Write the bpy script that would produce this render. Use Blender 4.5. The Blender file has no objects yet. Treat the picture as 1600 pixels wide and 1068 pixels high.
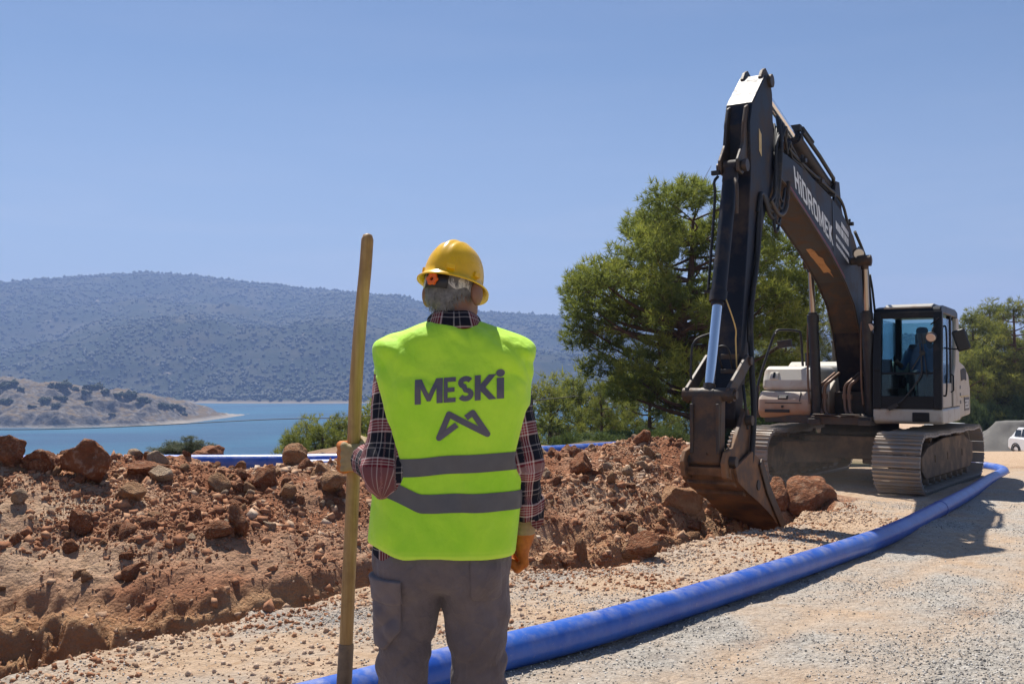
import bpy, bmesh, math, random
import numpy as np
from mathutils import Vector, Matrix, Euler
from mathutils.bvhtree import BVHTree
R = math.radians
PI = math.pi
sc = bpy.context.scene
col = sc.collection

# ---------------------------------------------------------------- camera
cam = bpy.data.cameras.new('camera')
cam.lens = 35.01; cam.sensor_width = 36.0; cam.sensor_fit = 'HORIZONTAL'
cam.clip_start = 0.1; cam.clip_end = 20000
camo = bpy.data.objects.new('camera', cam); col.objects.link(camo)
camo.location = (0, 0, 1.45)
camo.rotation_euler = (R(90) + math.atan(56 / 1556.0), 0, 0)
sc.camera = camo

# ---------------------------------------------------------------- world and sun
SUN_DIR = Vector((-.245, .566, 1.0)).normalized()
SUN_EL = math.asin(SUN_DIR.z)
SUN_AZ = math.atan2(SUN_DIR.x, SUN_DIR.y)          # clockwise from +Y
w = bpy.data.worlds.new('World'); sc.world = w; w.use_nodes = True
nt = w.node_tree; nt.nodes.clear()
sky = nt.nodes.new('ShaderNodeTexSky'); sky.sky_type = 'NISHITA'; sky.sun_disc = False
sky.sun_elevation = SUN_EL; sky.sun_rotation = SUN_AZ
sky.altitude = 0; sky.air_density = 1.0; sky.dust_density = 0.15; sky.ozone_density = 5.0
bg = nt.nodes.new('ShaderNodeBackground'); bg.inputs[1].default_value = 0.066
wo = nt.nodes.new('ShaderNodeOutputWorld')
# faint high haze streaks low in the sky
tcw = nt.nodes.new('ShaderNodeTexCoord'); mpw = nt.nodes.new('ShaderNodeMapping'); mpw.inputs['Scale'].default_value = (2.2, 2.2, 16.0)
nzw = nt.nodes.new('ShaderNodeTexNoise'); nzw.inputs['Scale'].default_value = 1.6; nzw.inputs['Detail'].default_value = 7; nzw.inputs['Roughness'].default_value = .55
rpw = nt.nodes.new('ShaderNodeValToRGB'); rpw.color_ramp.elements[0].position = .46; rpw.color_ramp.elements[1].position = .72; rpw.color_ramp.elements[1].color = (.38, .38, .38, 1)
sxw = nt.nodes.new('ShaderNodeSeparateXYZ'); mrw = nt.nodes.new('ShaderNodeMapRange'); mrw.inputs[1].default_value = .06; mrw.inputs[2].default_value = .20; mrw.inputs[3].default_value = 1; mrw.inputs[4].default_value = .10
mlw = nt.nodes.new('ShaderNodeMath'); mlw.operation = 'MULTIPLY'; mxw = nt.nodes.new('ShaderNodeMix'); mxw.data_type = 'RGBA'; mxw.inputs[7].default_value = (7.4, 7.8, 9.0, 1)
nt.links.new(tcw.outputs['Generated'], mpw.inputs[0]); nt.links.new(mpw.outputs[0], nzw.inputs[0]); nt.links.new(nzw.outputs[0], rpw.inputs[0])
nt.links.new(tcw.outputs['Generated'], sxw.inputs[0]); nt.links.new(sxw.outputs[2], mrw.inputs[0]); nt.links.new(rpw.outputs[0], mlw.inputs[0]); nt.links.new(mrw.outputs[0], mlw.inputs[1])
hzw = nt.nodes.new('ShaderNodeMapRange'); hzw.inputs[1].default_value = .02; hzw.inputs[2].default_value = .30; hzw.inputs[3].default_value = .55; hzw.inputs[4].default_value = 0
hmx = nt.nodes.new('ShaderNodeMix'); hmx.data_type = 'RGBA'; hmx.inputs[7].default_value = (4.5, 5.5, 7.9, 1)
nt.links.new(sxw.outputs[2], hzw.inputs[0]); nt.links.new(hzw.outputs[0], hmx.inputs[0]); nt.links.new(sky.outputs[0], hmx.inputs[6])
nt.links.new(mlw.outputs[0], mxw.inputs[0]); nt.links.new(hmx.outputs[2], mxw.inputs[6])
tnw = nt.nodes.new('ShaderNodeMix'); tnw.data_type = 'RGBA'; tnw.blend_type = 'MULTIPLY'; tnw.inputs[0].default_value = 1; tnw.inputs[7].default_value = (1.03, .965, .945, 1)
nt.links.new(mxw.outputs[2], tnw.inputs[6]); nt.links.new(tnw.outputs[2], bg.inputs[0]); nt.links.new(bg.outputs[0], wo.inputs[0])
sl = bpy.data.lights.new('sun', 'SUN'); sl.energy = 5.0; sl.angle = R(0.53); sl.color = (1.0, 0.95, 0.87)
slo = bpy.data.objects.new('sun', sl); col.objects.link(slo)
slo.rotation_euler = (-SUN_DIR).to_track_quat('-Z', 'Y').to_euler()
slo.location = (-20, 10, 50)
vs = sc.view_settings; vs.view_transform = 'Standard'; vs.look = 'None'; vs.gamma = 1.0; vs.exposure = 0.55
sc.cycles.volume_bounces = 1
sc.cycles.max_bounces = 8; sc.cycles.diffuse_bounces = 3; sc.cycles.transparent_max_bounces = 16

# ---------------------------------------------------------------- helpers: noise
def _hash(i, j, k, seed):
    i = i.astype(np.uint32); j = j.astype(np.uint32); k = k.astype(np.uint32)
    n = i * np.uint32(374761393) + j * np.uint32(668265263) + k * np.uint32(2246822519) + np.uint32((seed * 3266489917) & 0xffffffff)
    n = (n ^ (n >> np.uint32(13))) * np.uint32(1274126177)
    n = n ^ (n >> np.uint32(16))
    return n.astype(np.float64) / 4294967295.0

def vnoise(x, y, z=None, seed=0):
    x = np.asarray(x, float); y = np.asarray(y, float)
    z = np.zeros_like(x) if z is None else np.asarray(z, float)
    i, j, k = np.floor(x), np.floor(y), np.floor(z)
    fx, fy, fz = x - i, y - j, z - k
    fx = fx * fx * (3 - 2 * fx); fy = fy * fy * (3 - 2 * fy); fz = fz * fz * (3 - 2 * fz)
    i = i.astype(np.int64); j = j.astype(np.int64); k = k.astype(np.int64)
    def h(a, b, c): return _hash(i + a, j + b, k + c, seed)
    def lerp(a, b, t): return a + (b - a) * t
    a = lerp(lerp(h(0, 0, 0), h(1, 0, 0), fx), lerp(h(0, 1, 0), h(1, 1, 0), fx), fy)
    b = lerp(lerp(h(0, 0, 1), h(1, 0, 1), fx), lerp(h(0, 1, 1), h(1, 1, 1), fx), fy)
    return lerp(a, b, fz) * 2 - 1

def fbm(x, y, z=None, oct=4, seed=0, gain=0.5):
    s = 0; a = 1.0; f = 1.0
    for o in range(oct):
        s = s + a * vnoise(np.asarray(x) * f, np.asarray(y) * f, None if z is None else np.asarray(z) * f, seed + o)
        a *= gain; f *= 2.03
    return s

def sstep(a, b, x):
    t = np.clip((np.asarray(x, float) - a) / (b - a), 0, 1); return t * t * (3 - 2 * t)

# ---------------------------------------------------------------- helpers: materials
def newmat(name):
    m = bpy.data.materials.new(name); m.use_nodes = True
    n = m.node_tree; n.nodes.clear()
    out = n.nodes.new('ShaderNodeOutputMaterial')
    return m, n, out

class N:
    """tiny node helper"""
    def __init__(s, nt): s.t = nt
    def node(s, typ, **kw):
        n = s.t.nodes.new(typ)
        for k, v in kw.items(): setattr(n, k, v)
        return n
    def link(s, a, b): s.t.links.new(a, b)
    def val(s, sock, v):
        if isinstance(v, bpy.types.NodeSocket): s.link(v, sock)
        else: sock.default_value = v
    def math(s, op, a, b=None, c=None, clamp=False):
        n = s.node('ShaderNodeMath', operation=op); n.use_clamp = clamp
        s.val(n.inputs[0], a)
        if b is not None: s.val(n.inputs[1], b)
        if c is not None: s.val(n.inputs[2], c)
        return n.outputs[0]
    def noise(s, vec, scale, detail=4, rough=0.55):
        n = s.node('ShaderNodeTexNoise'); n.inputs['Scale'].default_value = scale
        n.inputs['Detail'].default_value = detail; n.inputs['Roughness'].default_value = rough
        if vec is not None: s.link(vec, n.inputs['Vector'])
        return n.outputs[0]
    def vor(s, vec, scale, out='Distance', feature='F1'):
        n = s.node('ShaderNodeTexVoronoi', feature=feature); n.inputs['Scale'].default_value = scale
        if vec is not None: s.link(vec, n.inputs['Vector'])
        return n.outputs[out]
    def mix(s, fac, a, b, blend='MIX'):
        n = s.node('ShaderNodeMix', data_type='RGBA', blend_type=blend)
        s.val(n.inputs[0], fac)
        for sock, v in ((n.inputs[6], a), (n.inputs[7], b)):
            if isinstance(v, bpy.types.NodeSocket): s.link(v, sock)
            else: sock.default_value = (v[0], v[1], v[2], 1)
        return n.outputs[2]
    def ramp(s, fac, stops, interp='LINEAR'):
        n = s.node('ShaderNodeValToRGB'); cr = n.color_ramp; cr.interpolation = interp
        while len(cr.elements) < len(stops): cr.elements.new(0.5)
        for e, (p, c) in zip(cr.elements, stops):
            e.position = p; e.color = (c, c, c, 1) if isinstance(c, (int, float)) else (c[0], c[1], c[2], 1)
        s.link(fac, n.inputs[0]); return n.outputs[0]
    def obj(s): return s.node('ShaderNodeTexCoord').outputs['Object']
    def pos(s): return s.node('ShaderNodeNewGeometry').outputs['Position']
    def attr(s, name, out='Fac'):
        return s.node('ShaderNodeAttribute', attribute_name=name).outputs[out]
    def bump(s, h, strength=0.5, dist=0.02, normal=None):
        n = s.node('ShaderNodeBump'); n.inputs['Strength'].default_value = strength
        n.inputs['Distance'].default_value = dist; s.link(h, n.inputs['Height'])
        if normal is not None: s.link(normal, n.inputs['Normal'])
        return n.outputs[0]
    def bsdf(s, color, rough=0.6, metal=0.0, normal=None, spec=None, coat=0):
        n = s.node('ShaderNodeBsdfPrincipled')
        if isinstance(color, bpy.types.NodeSocket): s.link(color, n.inputs['Base Color'])
        else: n.inputs['Base Color'].default_value = (*color, 1)
        s.val(n.inputs['Roughness'], rough); s.val(n.inputs['Metallic'], metal)
        if normal is not None: s.link(normal, n.inputs['Normal'])
        if spec is not None: n.inputs['Specular IOR Level'].default_value = spec
        if coat: n.inputs['Coat Weight'].default_value = coat
        return n

M = {}
def paint(name, color, rough=0.45, metal=0.0, dirt=None, dirt_amt=0.5, scale=3.0, bump=0.15, bscale=40, spec=None, low=None, var=0.25):
    """base colour with tonal variation, patches of dirt or rust, and fine relief; low = (z0, z1) adds dirt below z1 in object space"""
    m, t, out = newmat(name); n = N(t); o = n.obj()
    base = n.mix(n.math('MULTIPLY', n.noise(o, scale * 2.3, 5), var * 2, clamp=True), color, tuple(c * 0.6 for c in color))
    r = rough
    if dirt is not None:
        f = n.ramp(n.noise(o, scale, 7, 0.65), [(0.62 - 0.3 * dirt_amt, 0), (0.75 - 0.18 * dirt_amt, 1)])
        f = n.math('MULTIPLY', f, min(1, 0.35 + dirt_amt * 0.6))
        if low is not None:
            z = n.node('ShaderNodeSeparateXYZ'); n.link(o, z.inputs[0])
            zz = n.math('ADD', z.outputs[2], n.math('MULTIPLY', n.noise(o, 6, 5), 0.35))
            mr = n.node('ShaderNodeMapRange'); n.link(zz, mr.inputs[0]); mr.inputs[1].default_value = low[0] + .17; mr.inputs[2].default_value = low[1] + .17
            mr.inputs[3].default_value = 1; mr.inputs[4].default_value = 0
            f = n.math('MAXIMUM', f, n.math('MULTIPLY', mr.outputs[0], 0.85))
        base = n.mix(f, base, dirt)
        r = n.math('ADD', n.math('MULTIPLY', f, 0.35), rough, clamp=True)
    bm = n.bump(n.noise(o, bscale, 4), bump, 0.004)
    b = n.bsdf(base, r, metal, bm, spec)
    n.link(b.outputs[0], out.inputs[0]); M[name] = m
    return m

def simple(name, color, rough, metal=0, spec=None):
    m, t, out = newmat(name); n = N(t); b = n.bsdf(color, rough, metal, n.bump(n.noise(n.obj(), 90, 3), .03, .002), spec)
    n.link(b.outputs[0], out.inputs[0]); M[name] = m

def skin_mat(name, color):
    m, t, out = newmat(name); n = N(t); o = n.obj()
    c = n.mix(n.ramp(n.noise(o, 14, 5), [(.35, 0), (.7, 1)]), color, tuple(k * .72 for k in color))
    b = n.bsdf(c, .55, 0, n.bump(n.noise(o, 220, 4), .25, .003), spec=.4)
    n.link(b.outputs[0], out.inputs[0]); M[name] = m
def fabric(name, color, color2, weave=900, rough=.85, bump=.25, var=8, trans=0, spec=.2, crease=0, edge=None):
    m, t, out = newmat(name); n = N(t); o = n.obj()
    c = n.mix(n.ramp(n.noise(o, var, 6, .6), [(.3, 0), (.72, 1)]), color, color2)
    h = n.math('ADD', n.noise(o, weave, 2), n.math('MULTIPLY', n.noise(o, 45, 4), 1.2))
    nm = None
    if edge is not None: c = n.mix(n.attr('edge'), c, edge)
    if crease:
        mp = n.node('ShaderNodeMapping'); n.link(o, mp.inputs[0]); mp.inputs['Rotation'].default_value = (0, .5, 0); mp.inputs['Scale'].default_value = (1.0, 1.0, .55)
        rd = n.math('ABSOLUTE', n.math('SUBTRACT', n.noise(mp.outputs[0], 11, 3, .5), .5)); rd2 = n.math('ABSOLUTE', n.math('SUBTRACT', n.noise(o, 23, 3, .5), .5))
        nm = n.bump(n.math('SUBTRACT', 1.0, n.math('ADD', n.math('MULTIPLY', rd, 3.0), rd2), clamp=False), min(1, crease), .014)
    b = n.bsdf(c, rough, 0, n.bump(h, bump, .003, nm), spec=spec)
    b.inputs['Sheen Weight'].default_value = .12
    sh_ = b.outputs[0]
    if trans:
        tr = n.node('ShaderNodeBsdfTranslucent'); n.link(c, tr.inputs[0]); mx = n.node('ShaderNodeMixShader'); mx.inputs[0].default_value = trans
        n.link(sh_, mx.inputs[1]); n.link(tr.outputs[0], mx.inputs[2]); sh_ = mx.outputs[0]
    n.link(sh_, out.inputs[0]); M[name] = m

# ---------------------------------------------------------------- helpers: meshes
def mesh_np(name, V, F, mat=None, smooth=False, attrs=None):
    """V (n,3) array, F (m,3|4) int array or list of tuples"""
    me = bpy.data.meshes.new(name)
    V = np.asarray(V, np.float32)
    if isinstance(F, np.ndarray):
        k = F.shape[1]; m = len(F)
        me.vertices.add(len(V)); me.vertices.foreach_set('co', V.ravel())
        me.loops.add(m * k); me.loops.foreach_set('vertex_index', F.astype(np.int32).ravel())
        me.polygons.add(m)
        me.polygons.foreach_set('loop_start', np.arange(0, m * k, k, dtype=np.int32))
        me.polygons.foreach_set('loop_total', np.full(m, k, np.int32))
        me.update(calc_edges=True)
    else:
        me.from_pydata([tuple(v) for v in V], [], [tuple(f) for f in F]); me.update()
    if smooth: me.polygons.foreach_set('use_smooth', np.ones(len(me.polygons), bool))
    for an, av in (attrs or {}).items():
        av = np.asarray(av, np.float32)
        if av.ndim == 1:
            a = me.attributes.new(an, 'FLOAT', 'POINT'); a.data.foreach_set('value', av)
        else:
            a = me.attributes.new(an, 'FLOAT_VECTOR', 'POINT'); a.data.foreach_set('vector', av.ravel())
    if mat is not None: me.materials.append(M[mat] if isinstance(mat, str) else mat)
    return me

def link(name, me, parent=None, loc=None, rot=None):
    o = bpy.data.objects.new(name, me); col.objects.link(o)
    if parent is not None: o.parent = parent
    if loc is not None: o.location = loc
    if rot is not None: o.rotation_euler = rot
    return o

def tag(o, label=None, cat=None, group=None, kind=None):
    if label: o['label'] = label
    if cat: o['category'] = cat
    if group: o['group'] = group
    if kind: o['kind'] = kind
    return o

def empty(name, loc=(0, 0, 0), rz=0.0):
    o = bpy.data.objects.new(name, None); col.objects.link(o)
    o.location = loc; o.rotation_euler = (0, 0, rz); o.empty_display_size = 0.2
    return o

def copy_tree(o, parent=None):
    c = o.copy(); col.objects.link(c); c.parent = parent
    for ch in list(o.children): copy_tree(ch, c)
    return c

class MB:
    def __init__(s): s.v = []; s.f = []; s.sm = []
    def add(s, V, F, smooth=False):
        b = len(s.v); s.v += [tuple(map(float, p)) for p in V]
        s.f += [tuple(b + i for i in f) for f in F]; s.sm += [smooth] * len(F); return s
    def box(s, c, d, rot=None):
        x, y, z = d[0] / 2, d[1] / 2, d[2] / 2
        V = [Vector(p) for p in ((-x, -y, -z), (x, -y, -z), (x, y, -z), (-x, y, -z), (-x, -y, z), (x, -y, z), (x, y, z), (-x, y, z))]
        if rot is not None:
            m = Euler(rot).to_matrix(); V = [m @ p for p in V]
        V = [p + Vector(c) for p in V]
        return s.add(V, [(0, 3, 2, 1), (4, 5, 6, 7), (0, 1, 5, 4), (1, 2, 6, 5), (2, 3, 7, 6), (3, 0, 4, 7)])
    def bx(s, x0, x1, y0, y1, z0, z1):
        return s.box(((x0 + x1) / 2, (y0 + y1) / 2, (z0 + z1) / 2), (x1 - x0, y1 - y0, z1 - z0))
    def prism(s, prof, y0, y1, axis='y', y0b=None, y1b=None):
        """prof: list of (a, b); axis 'y': (x,z) profile extruded along y; 'x': (y,z) along x; 'z': (x,y) along z"""
        n = len(prof); V = []
        for t in (y0, y1):
            for a, b in prof:
                V.append({'y': (a, t, b), 'x': (t, a, b), 'z': (a, b, t)}[axis])
        area = sum(prof[i][0] * prof[(i + 1) % n][1] - prof[(i + 1) % n][0] * prof[i][1] for i in range(n))
        F = [tuple(range(n)), tuple(range(2 * n - 1, n - 1, -1))] + [(i, i + n, (i + 1) % n + n, (i + 1) % n) for i in range(n)]
        flip = (area > 0) != (axis == 'y')
        if y1 < y0: flip = not flip
        if flip: F = [tuple(reversed(f)) for f in F]
        return s.add(V, F)
    def cyl(s, p0, p1, r0, r1=None, n=16, caps=True, smooth=True):
        r1 = r0 if r1 is None else r1
        p0, p1 = Vector(p0), Vector(p1); d = (p1 - p0).normalized()
        a = d.orthogonal().normalized(); b = d.cross(a)
        V = []
        for p, r in ((p0, r0), (p1, r1)):
            for i in range(n):
                t = 2 * PI * i / n; V.append(p + (a * math.cos(t) + b * math.sin(t)) * r)
        s.add(V, [(i, (i + 1) % n, n + (i + 1) % n, n + i) for i in range(n)], smooth)
        if caps:
            s.add(V[:n], [tuple(range(n - 1, -1, -1))]); s.add(V[n:], [tuple(range(n))])
        return s
    def tube(s, path, r, n=10, caps=True):
        P = [Vector(p) for p in path]; m = len(P)
        rr = r if hasattr(r, '__len__') else [r] * m
        T = [(P[min(i + 1, m - 1)] - P[max(i - 1, 0)]).normalized() for i in range(m)]
        a = T[0].orthogonal().normalized(); V = []
        for i in range(m):
            a = (a - T[i] * a.dot(T[i])).normalized(); b = T[i].cross(a)
            for k in range(n):
                t = 2 * PI * k / n; V.append(P[i] + (a * math.cos(t) + b * math.sin(t)) * rr[i])
        F = [(i * n + k, i * n + (k + 1) % n, (i + 1) * n + (k + 1) % n, (i + 1) * n + k) for i in range(m - 1) for k in range(n)]
        s.add(V, F, True)
        if caps:
            s.add(V[:n], [tuple(range(n - 1, -1, -1))]); s.add(V[-n:], [tuple(range(n))])
        return s
    def lathe(s, prof, origin, axis='z', n=24, smooth=True):
        """prof list of (r, h)"""
        O = Vector(origin); V = []
        for r, h in prof:
            for k in range(n):
                t = 2 * PI * k / n; c, d = r * math.cos(t), r * math.sin(t)
                V.append(O + Vector({'z': (c, d, h), 'y': (d, h, c), 'x': (h, c, d)}[axis]))
        F = [(i * n + k, i * n + (k + 1) % n, (i + 1) * n + (k + 1) % n, (i + 1) * n + k) for i in range(len(prof) - 1) for k in range(n)]
        return s.add(V, F, smooth)
    def build(s, name, mat, parent=None, bevel=0, seg=2, auto=None):
        me = bpy.data.meshes.new(name); me.from_pydata(s.v, [], s.f); me.update()
        me.polygons.foreach_set('use_smooth', s.sm)
        me.materials.append(M[mat] if isinstance(mat, str) else mat)
        o = link(name, me, parent)
        if bevel:
            b = o.modifiers.new('bevel', 'BEVEL'); b.width = bevel; b.segments = seg; b.limit_method = 'ANGLE'; b.angle_limit = R(35)
            b.harden_normals = False
        return o

def bez(P, n=24):
    """Catmull-Rom through points"""
    P = [Vector(p) for p in P]; Q = [P[0] * 2 - P[1]] + P + [P[-1] * 2 - P[-2]]; out = []
    m = len(P) - 1; per = max(2, n // m)
    for i in range(m):
        a, b, c, d = Q[i:i + 4]
        for k in range(per):
            t = k / per
            out.append(0.5 * ((2 * b) + (c - a) * t + (2 * a - 5 * b + 4 * c - d) * t * t + (3 * b - a - 3 * c + d) * t ** 3))
    out.append(P[-1]); return out

# ---------------------------------------------------------------- helpers: signed distance shapes
def surface_nets(f, lo, hi, h):
    ax = [np.arange(lo[i], hi[i] + h, h) for i in range(3)]
    # coarse pass first, then only the points near the surface
    st = 4; n3 = [len(a) for a in ax]
    cx_ = [np.append(a[::st], a[-1] + st * h * 0 + (0 if (len(a) - 1) % st == 0 else h)) if (len(a) - 1) % st else a[::st] for a in ax]
    CX, CY, CZ = np.meshgrid(*cx_, indexing='ij')
    Dc = f(CX, CY, CZ)
    ids = [np.minimum(np.rint(np.arange(n) / st).astype(int), Dc.shape[k] - 1) for k, n in enumerate(n3)]
    D = Dc[np.ix_(*ids)].copy()
    band = np.abs(D) < st * h * 2.2 + .02
    X, Y, Z = np.meshgrid(*ax, indexing='ij', sparse=False)
    D[band] = f(X[band], Y[band], Z[band]); ins = D < 0
    nx, ny, nz = [k - 1 for k in D.shape]
    S = np.zeros((nx, ny, nz, 3)); Cn = np.zeros((nx, ny, nz))
    corners = [(a, b, c) for a in (0, 1) for b in (0, 1) for c in (0, 1)]
    def sub(A, o): return A[o[0]:o[0] + nx, o[1]:o[1] + ny, o[2]:o[2] + nz]
    for p in corners:
        for k in range(3):
            if p[k] == 0:
                q = list(p); q[k] = 1
                d0, d1 = sub(D, p), sub(D, q); cr = (d0 < 0) != (d1 < 0)
                t = np.where(cr, d0 / np.where(cr, d0 - d1, 1), 0)
                for a in range(3):
                    S[..., a] += np.where(cr, p[a] + (t if a == k else 0), 0)
                Cn += cr
    act = Cn > 0
    idx = np.full(act.shape, -1, np.int64); idx[act] = np.arange(act.sum())
    cells = np.argwhere(act)
    V = (cells + S[act] / Cn[act][:, None]) * h + np.array(lo)
    F = []
    for k in range(3):
        u, v = (k + 1) % 3, (k + 2) % 3
        s0 = [slice(None)] * 3; s1 = [slice(None)] * 3
        s0[k] = slice(0, -1); s1[k] = slice(1, None)
        a, b = ins[tuple(s0)], ins[tuple(s1)]
        cr = a != b
        e = np.argwhere(cr); fl = a[cr]
        ok = (e[:, u] > 0) & (e[:, v] > 0) & (e[:, u] < act.shape[u]) & (e[:, v] < act.shape[v])
        e, fl = e[ok], fl[ok]
        def cell(du, dv):
            q = e.copy(); q[:, u] += du; q[:, v] += dv
            return idx[q[:, 0], q[:, 1], q[:, 2]]
        c = np.stack([cell(-1, -1), cell(0, -1), cell(0, 0), cell(-1, 0)], 1)
        c[~fl] = c[~fl][:, ::-1]
        F.append(c)
    return V, np.concatenate(F)

def smin(a, b, k):
    h = np.clip(0.5 + 0.5 * (b - a) / k, 0, 1)
    return b + (a - b) * h - k * h * (1 - h)
def smax(a, b, k): return -smin(-a, -b, k)
def sd_cap(X, Y, Z, a, b, ra, rb=None):
    rb = ra if rb is None else rb
    a = np.array(a, float); b = np.array(b, float); d = b - a
    t = np.clip(((X - a[0]) * d[0] + (Y - a[1]) * d[1] + (Z - a[2]) * d[2]) / (d @ d), 0, 1)
    return np.sqrt((X - a[0] - t * d[0]) ** 2 + (Y - a[1] - t * d[1]) ** 2 + (Z - a[2] - t * d[2]) ** 2) - (ra + (rb - ra) * t)
def sd_ell(X, Y, Z, c, r):
    x, y, z = (X - c[0]) / r[0], (Y - c[1]) / r[1], (Z - c[2]) / r[2]
    k0 = np.sqrt(x * x + y * y + z * z) + 1e-9
    k1 = np.sqrt((x / r[0]) ** 2 + (y / r[1]) ** 2 + (z / r[2]) ** 2) + 1e-9
    return k0 * (k0 - 1) / k1
def sd_box(X, Y, Z, c, b, r=0.0):
    x, y, z = np.abs(X - c[0]) - b[0] + r, np.abs(Y - c[1]) - b[1] + r, np.abs(Z - c[2]) - b[2] + r
    return np.sqrt(np.maximum(x, 0) ** 2 + np.maximum(y, 0) ** 2 + np.maximum(z, 0) ** 2) + np.minimum(np.maximum(x, np.maximum(y, z)), 0) - r
# ================================================================ SETTING
# ---------------------------------------------------------------- terrain height
def H_near(x): return np.interp(x, [-8, -5, -4, -2.62, -2.37, -2.04, -1.77, -1.41, -1.18, -.5, .27, 1.16, 1.96, 2.93, 4.26, 5.35, 8],
                                [-5, .6, 2.6, 5.15, 5.6, 6.03, 6.66, 7.03, 7.5, 8.0, 8.5, 9.08, 10.1, 11.0, 13.0, 14.6, 18])
def H_far(x): return np.interp(x, [-8, -6, -5, -3.76, -3.0, -2.3, -2.1, -1.39, -.5, .5, 1.8, 2.8, 4.0, 8],
                               [2, 5.0, 6.5, 7.3, 7.3, 7.4, 7.7, 8.2, 9.5, 10.9, 11.7, 12.6, 13.9, 18.5])
def H_crest_d(x): return np.interp(x, [-8, -5, -3.7, -2.2, .6, 1.8, 2.6, 3.4], [4.0, 3.0, 3.3, 3.6, 2.7, 2.5, 1.9, 1.5])
def H_crest_z(x): return np.interp(x, [-9, -6, -4.6, -3.7, -3.0, -2.1, -1, .6, 1.2, 1.8, 2.4, 3.1, 3.9], [.75, .72, .66, .55, .50, .48, .46, .43, .49, .56, .56, .25, -.3])
MC = (6.127, 17.507, -.335)

def base_z(x, y):
    L = np.interp(y, [3, 9, 14, 18, 21], [0, -.18, -.15, -.06, .03])
    Rr = np.interp(y, [3, 14, 17.5, 21, 45, 57, 100, 200], [0, -.30, -.335, -.45, -1.86, -3.1, -5, -6])
    L = L - .22 * sstep(-3.2, -5.0, x) * sstep(12, 17, y)
    z = L + (Rr - L) * sstep(2.5, 6.5, x)
    return z

def ground_z(x, y, fine=True):
    x = np.asarray(x, float); y = np.asarray(y, float)
    wob = fbm(x * .9, y * .9, oct=3, seed=3) * .10
    z = base_z(x, y)
    yn = H_near(x) + wob; yf = H_far(x) + wob * 1.6
    t = (y - yn) / np.maximum(yf - yn, .3)
    pile = vnoise(x * .8 + 3, y * .8, seed=8)
    # spoil heap
    dc = H_crest_d(x); d = y - yf
    hz = H_crest_z(x) + .07 * vnoise(x * 1.1, y * .5, seed=12)
    up = np.clip(d / dc, 0, 1)
    prof = 0.25 * np.clip(d / .5, 0, 1) ** .7 + 0.75 * sstep(0, 1, up) if False else sstep(-.35, 1.0, up) - sstep(-.35, 1.0, 0)
    prof = prof / (1 - sstep(-.35, 1.0, 0))
    down = 1 - sstep(1.0, 1.0 + 2.4 / dc, d / dc)
    berm = (hz - z) * prof * down
    z = z + np.where((d > 0) & (x < 4.2), np.maximum(berm, 0) * (1 - sstep(3.4, 4.2, x)), 0)
    # trench
    fade = 1 - sstep(3.3, 4.3, x)
    depth = np.interp(x, [-8, -2, 0, 3, 5], [1.3, 1.2, 1.1, 1.0, .6])
    tn = t + .035 * fbm(x * 2.4, y * 2.4, oct=3, seed=21) + .022 * vnoise(x * 8, y * 8, seed=33) + .020 * vnoise(x * 20, y * 20, seed=34)
    dn = sstep(0.0, .14, tn)
    upL = 1 - (.45 * sstep(.62, .74, tn) + .43 * sstep(.78, .95, tn) + .12 * sstep(.95, 1.08, tn))
    upR = 1 - (.55 * sstep(.34, .62, tn) + .25 * sstep(.66, .80, tn) + .20 * sstep(.84, 1.08, tn))
    wl = 1 - sstep(-1.3, .4, x)
    cut = dn * (upL * wl + upR * (1 - wl))
    z = z - np.where((t > -.1) & (t < 1.15), depth * cut * fade, 0)
    # the seaward slope
    ye = np.interp(x, [-400, 1, 4.5, 7, 11, 40, 160], [20.6, 21.2, 29, 60, 110, 150, 240])
    e = np.maximum(y - ye - wob * 4, 0)
    z = z - .62 * e * e / (e + 2.0)
    # pad under the excavator
    pd = np.hypot(x - MC[0], y - MC[1]); pw = 1 - sstep(2.4, 3.6, pd)
    z = z + (MC[2] - z) * pw
    if fine:
        spoil = np.clip(sstep(-.3, .4, y - yn) * (1 - sstep(18, 22, y)) * (1 - sstep(4.0, 5.2, x)), 0, 1)
        near = np.hypot(x, y) < 60
        ridge = np.abs(fbm(x * 3.4, y * 3.4, oct=3, seed=45)); clod = np.maximum(vnoise(x * 11, y * 11, seed=55), 0) ** 1.5 + .6 * np.maximum(vnoise(x * 19, y * 19, seed=56), 0) ** 1.5
        z = z + near * spoil * (.075 * fbm(x * 1.6, y * 1.6, oct=3, seed=40) + .028 * fbm(x * 7, y * 7, oct=3, seed=50) + .012 * fbm(x * 26, y * 26, oct=2, seed=60) - .030 * ridge + .022 * clod * sstep(.0, .6, y - yf))
        z = z + near * (1 - spoil) * (.020 * fbm(x * .8, y * .8, oct=3, seed=70) + .006 * fbm(x * 9, y * 9, oct=3, seed=71))
        pdist = y - np.interp(x, [-1.2, -.03, .68, 1.79, 3.83, 7.0, 10], [4.0, 5.26, 6.02, 7.40, 10.1, 15.2, 20])
        sal = x * .62 + y * .78
        prints = np.exp(-((pdist - .85) / .28) ** 4) + np.exp(-((pdist - 1.9) / .25) ** 4)
        z = z + near * (1 - spoil) * prints * .011 * np.clip(np.sin(sal * 2 * PI / .185) * 1.6, -1, 1) * (.5 + .5 * vnoise(x * 2, y * 2, seed=77)) * (x < 4.2)
        ruts = np.exp(-((pdist + 1.15 + .1 * np.sin(sal * .7)) / .16) ** 2) + np.exp(-((pdist + 2.55 + .12 * np.sin(sal * .6 + 1)) / .18) ** 2)
        z = z - near * (1 - spoil) * ruts * .016
        lipb = np.exp(-((y - yn + .25) / .28) ** 2) * (x < 4.5)
        z = z + lipb * (.0 + .022 * fbm(x * 5, y * 5, oct=3, seed=75))
    return z

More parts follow.
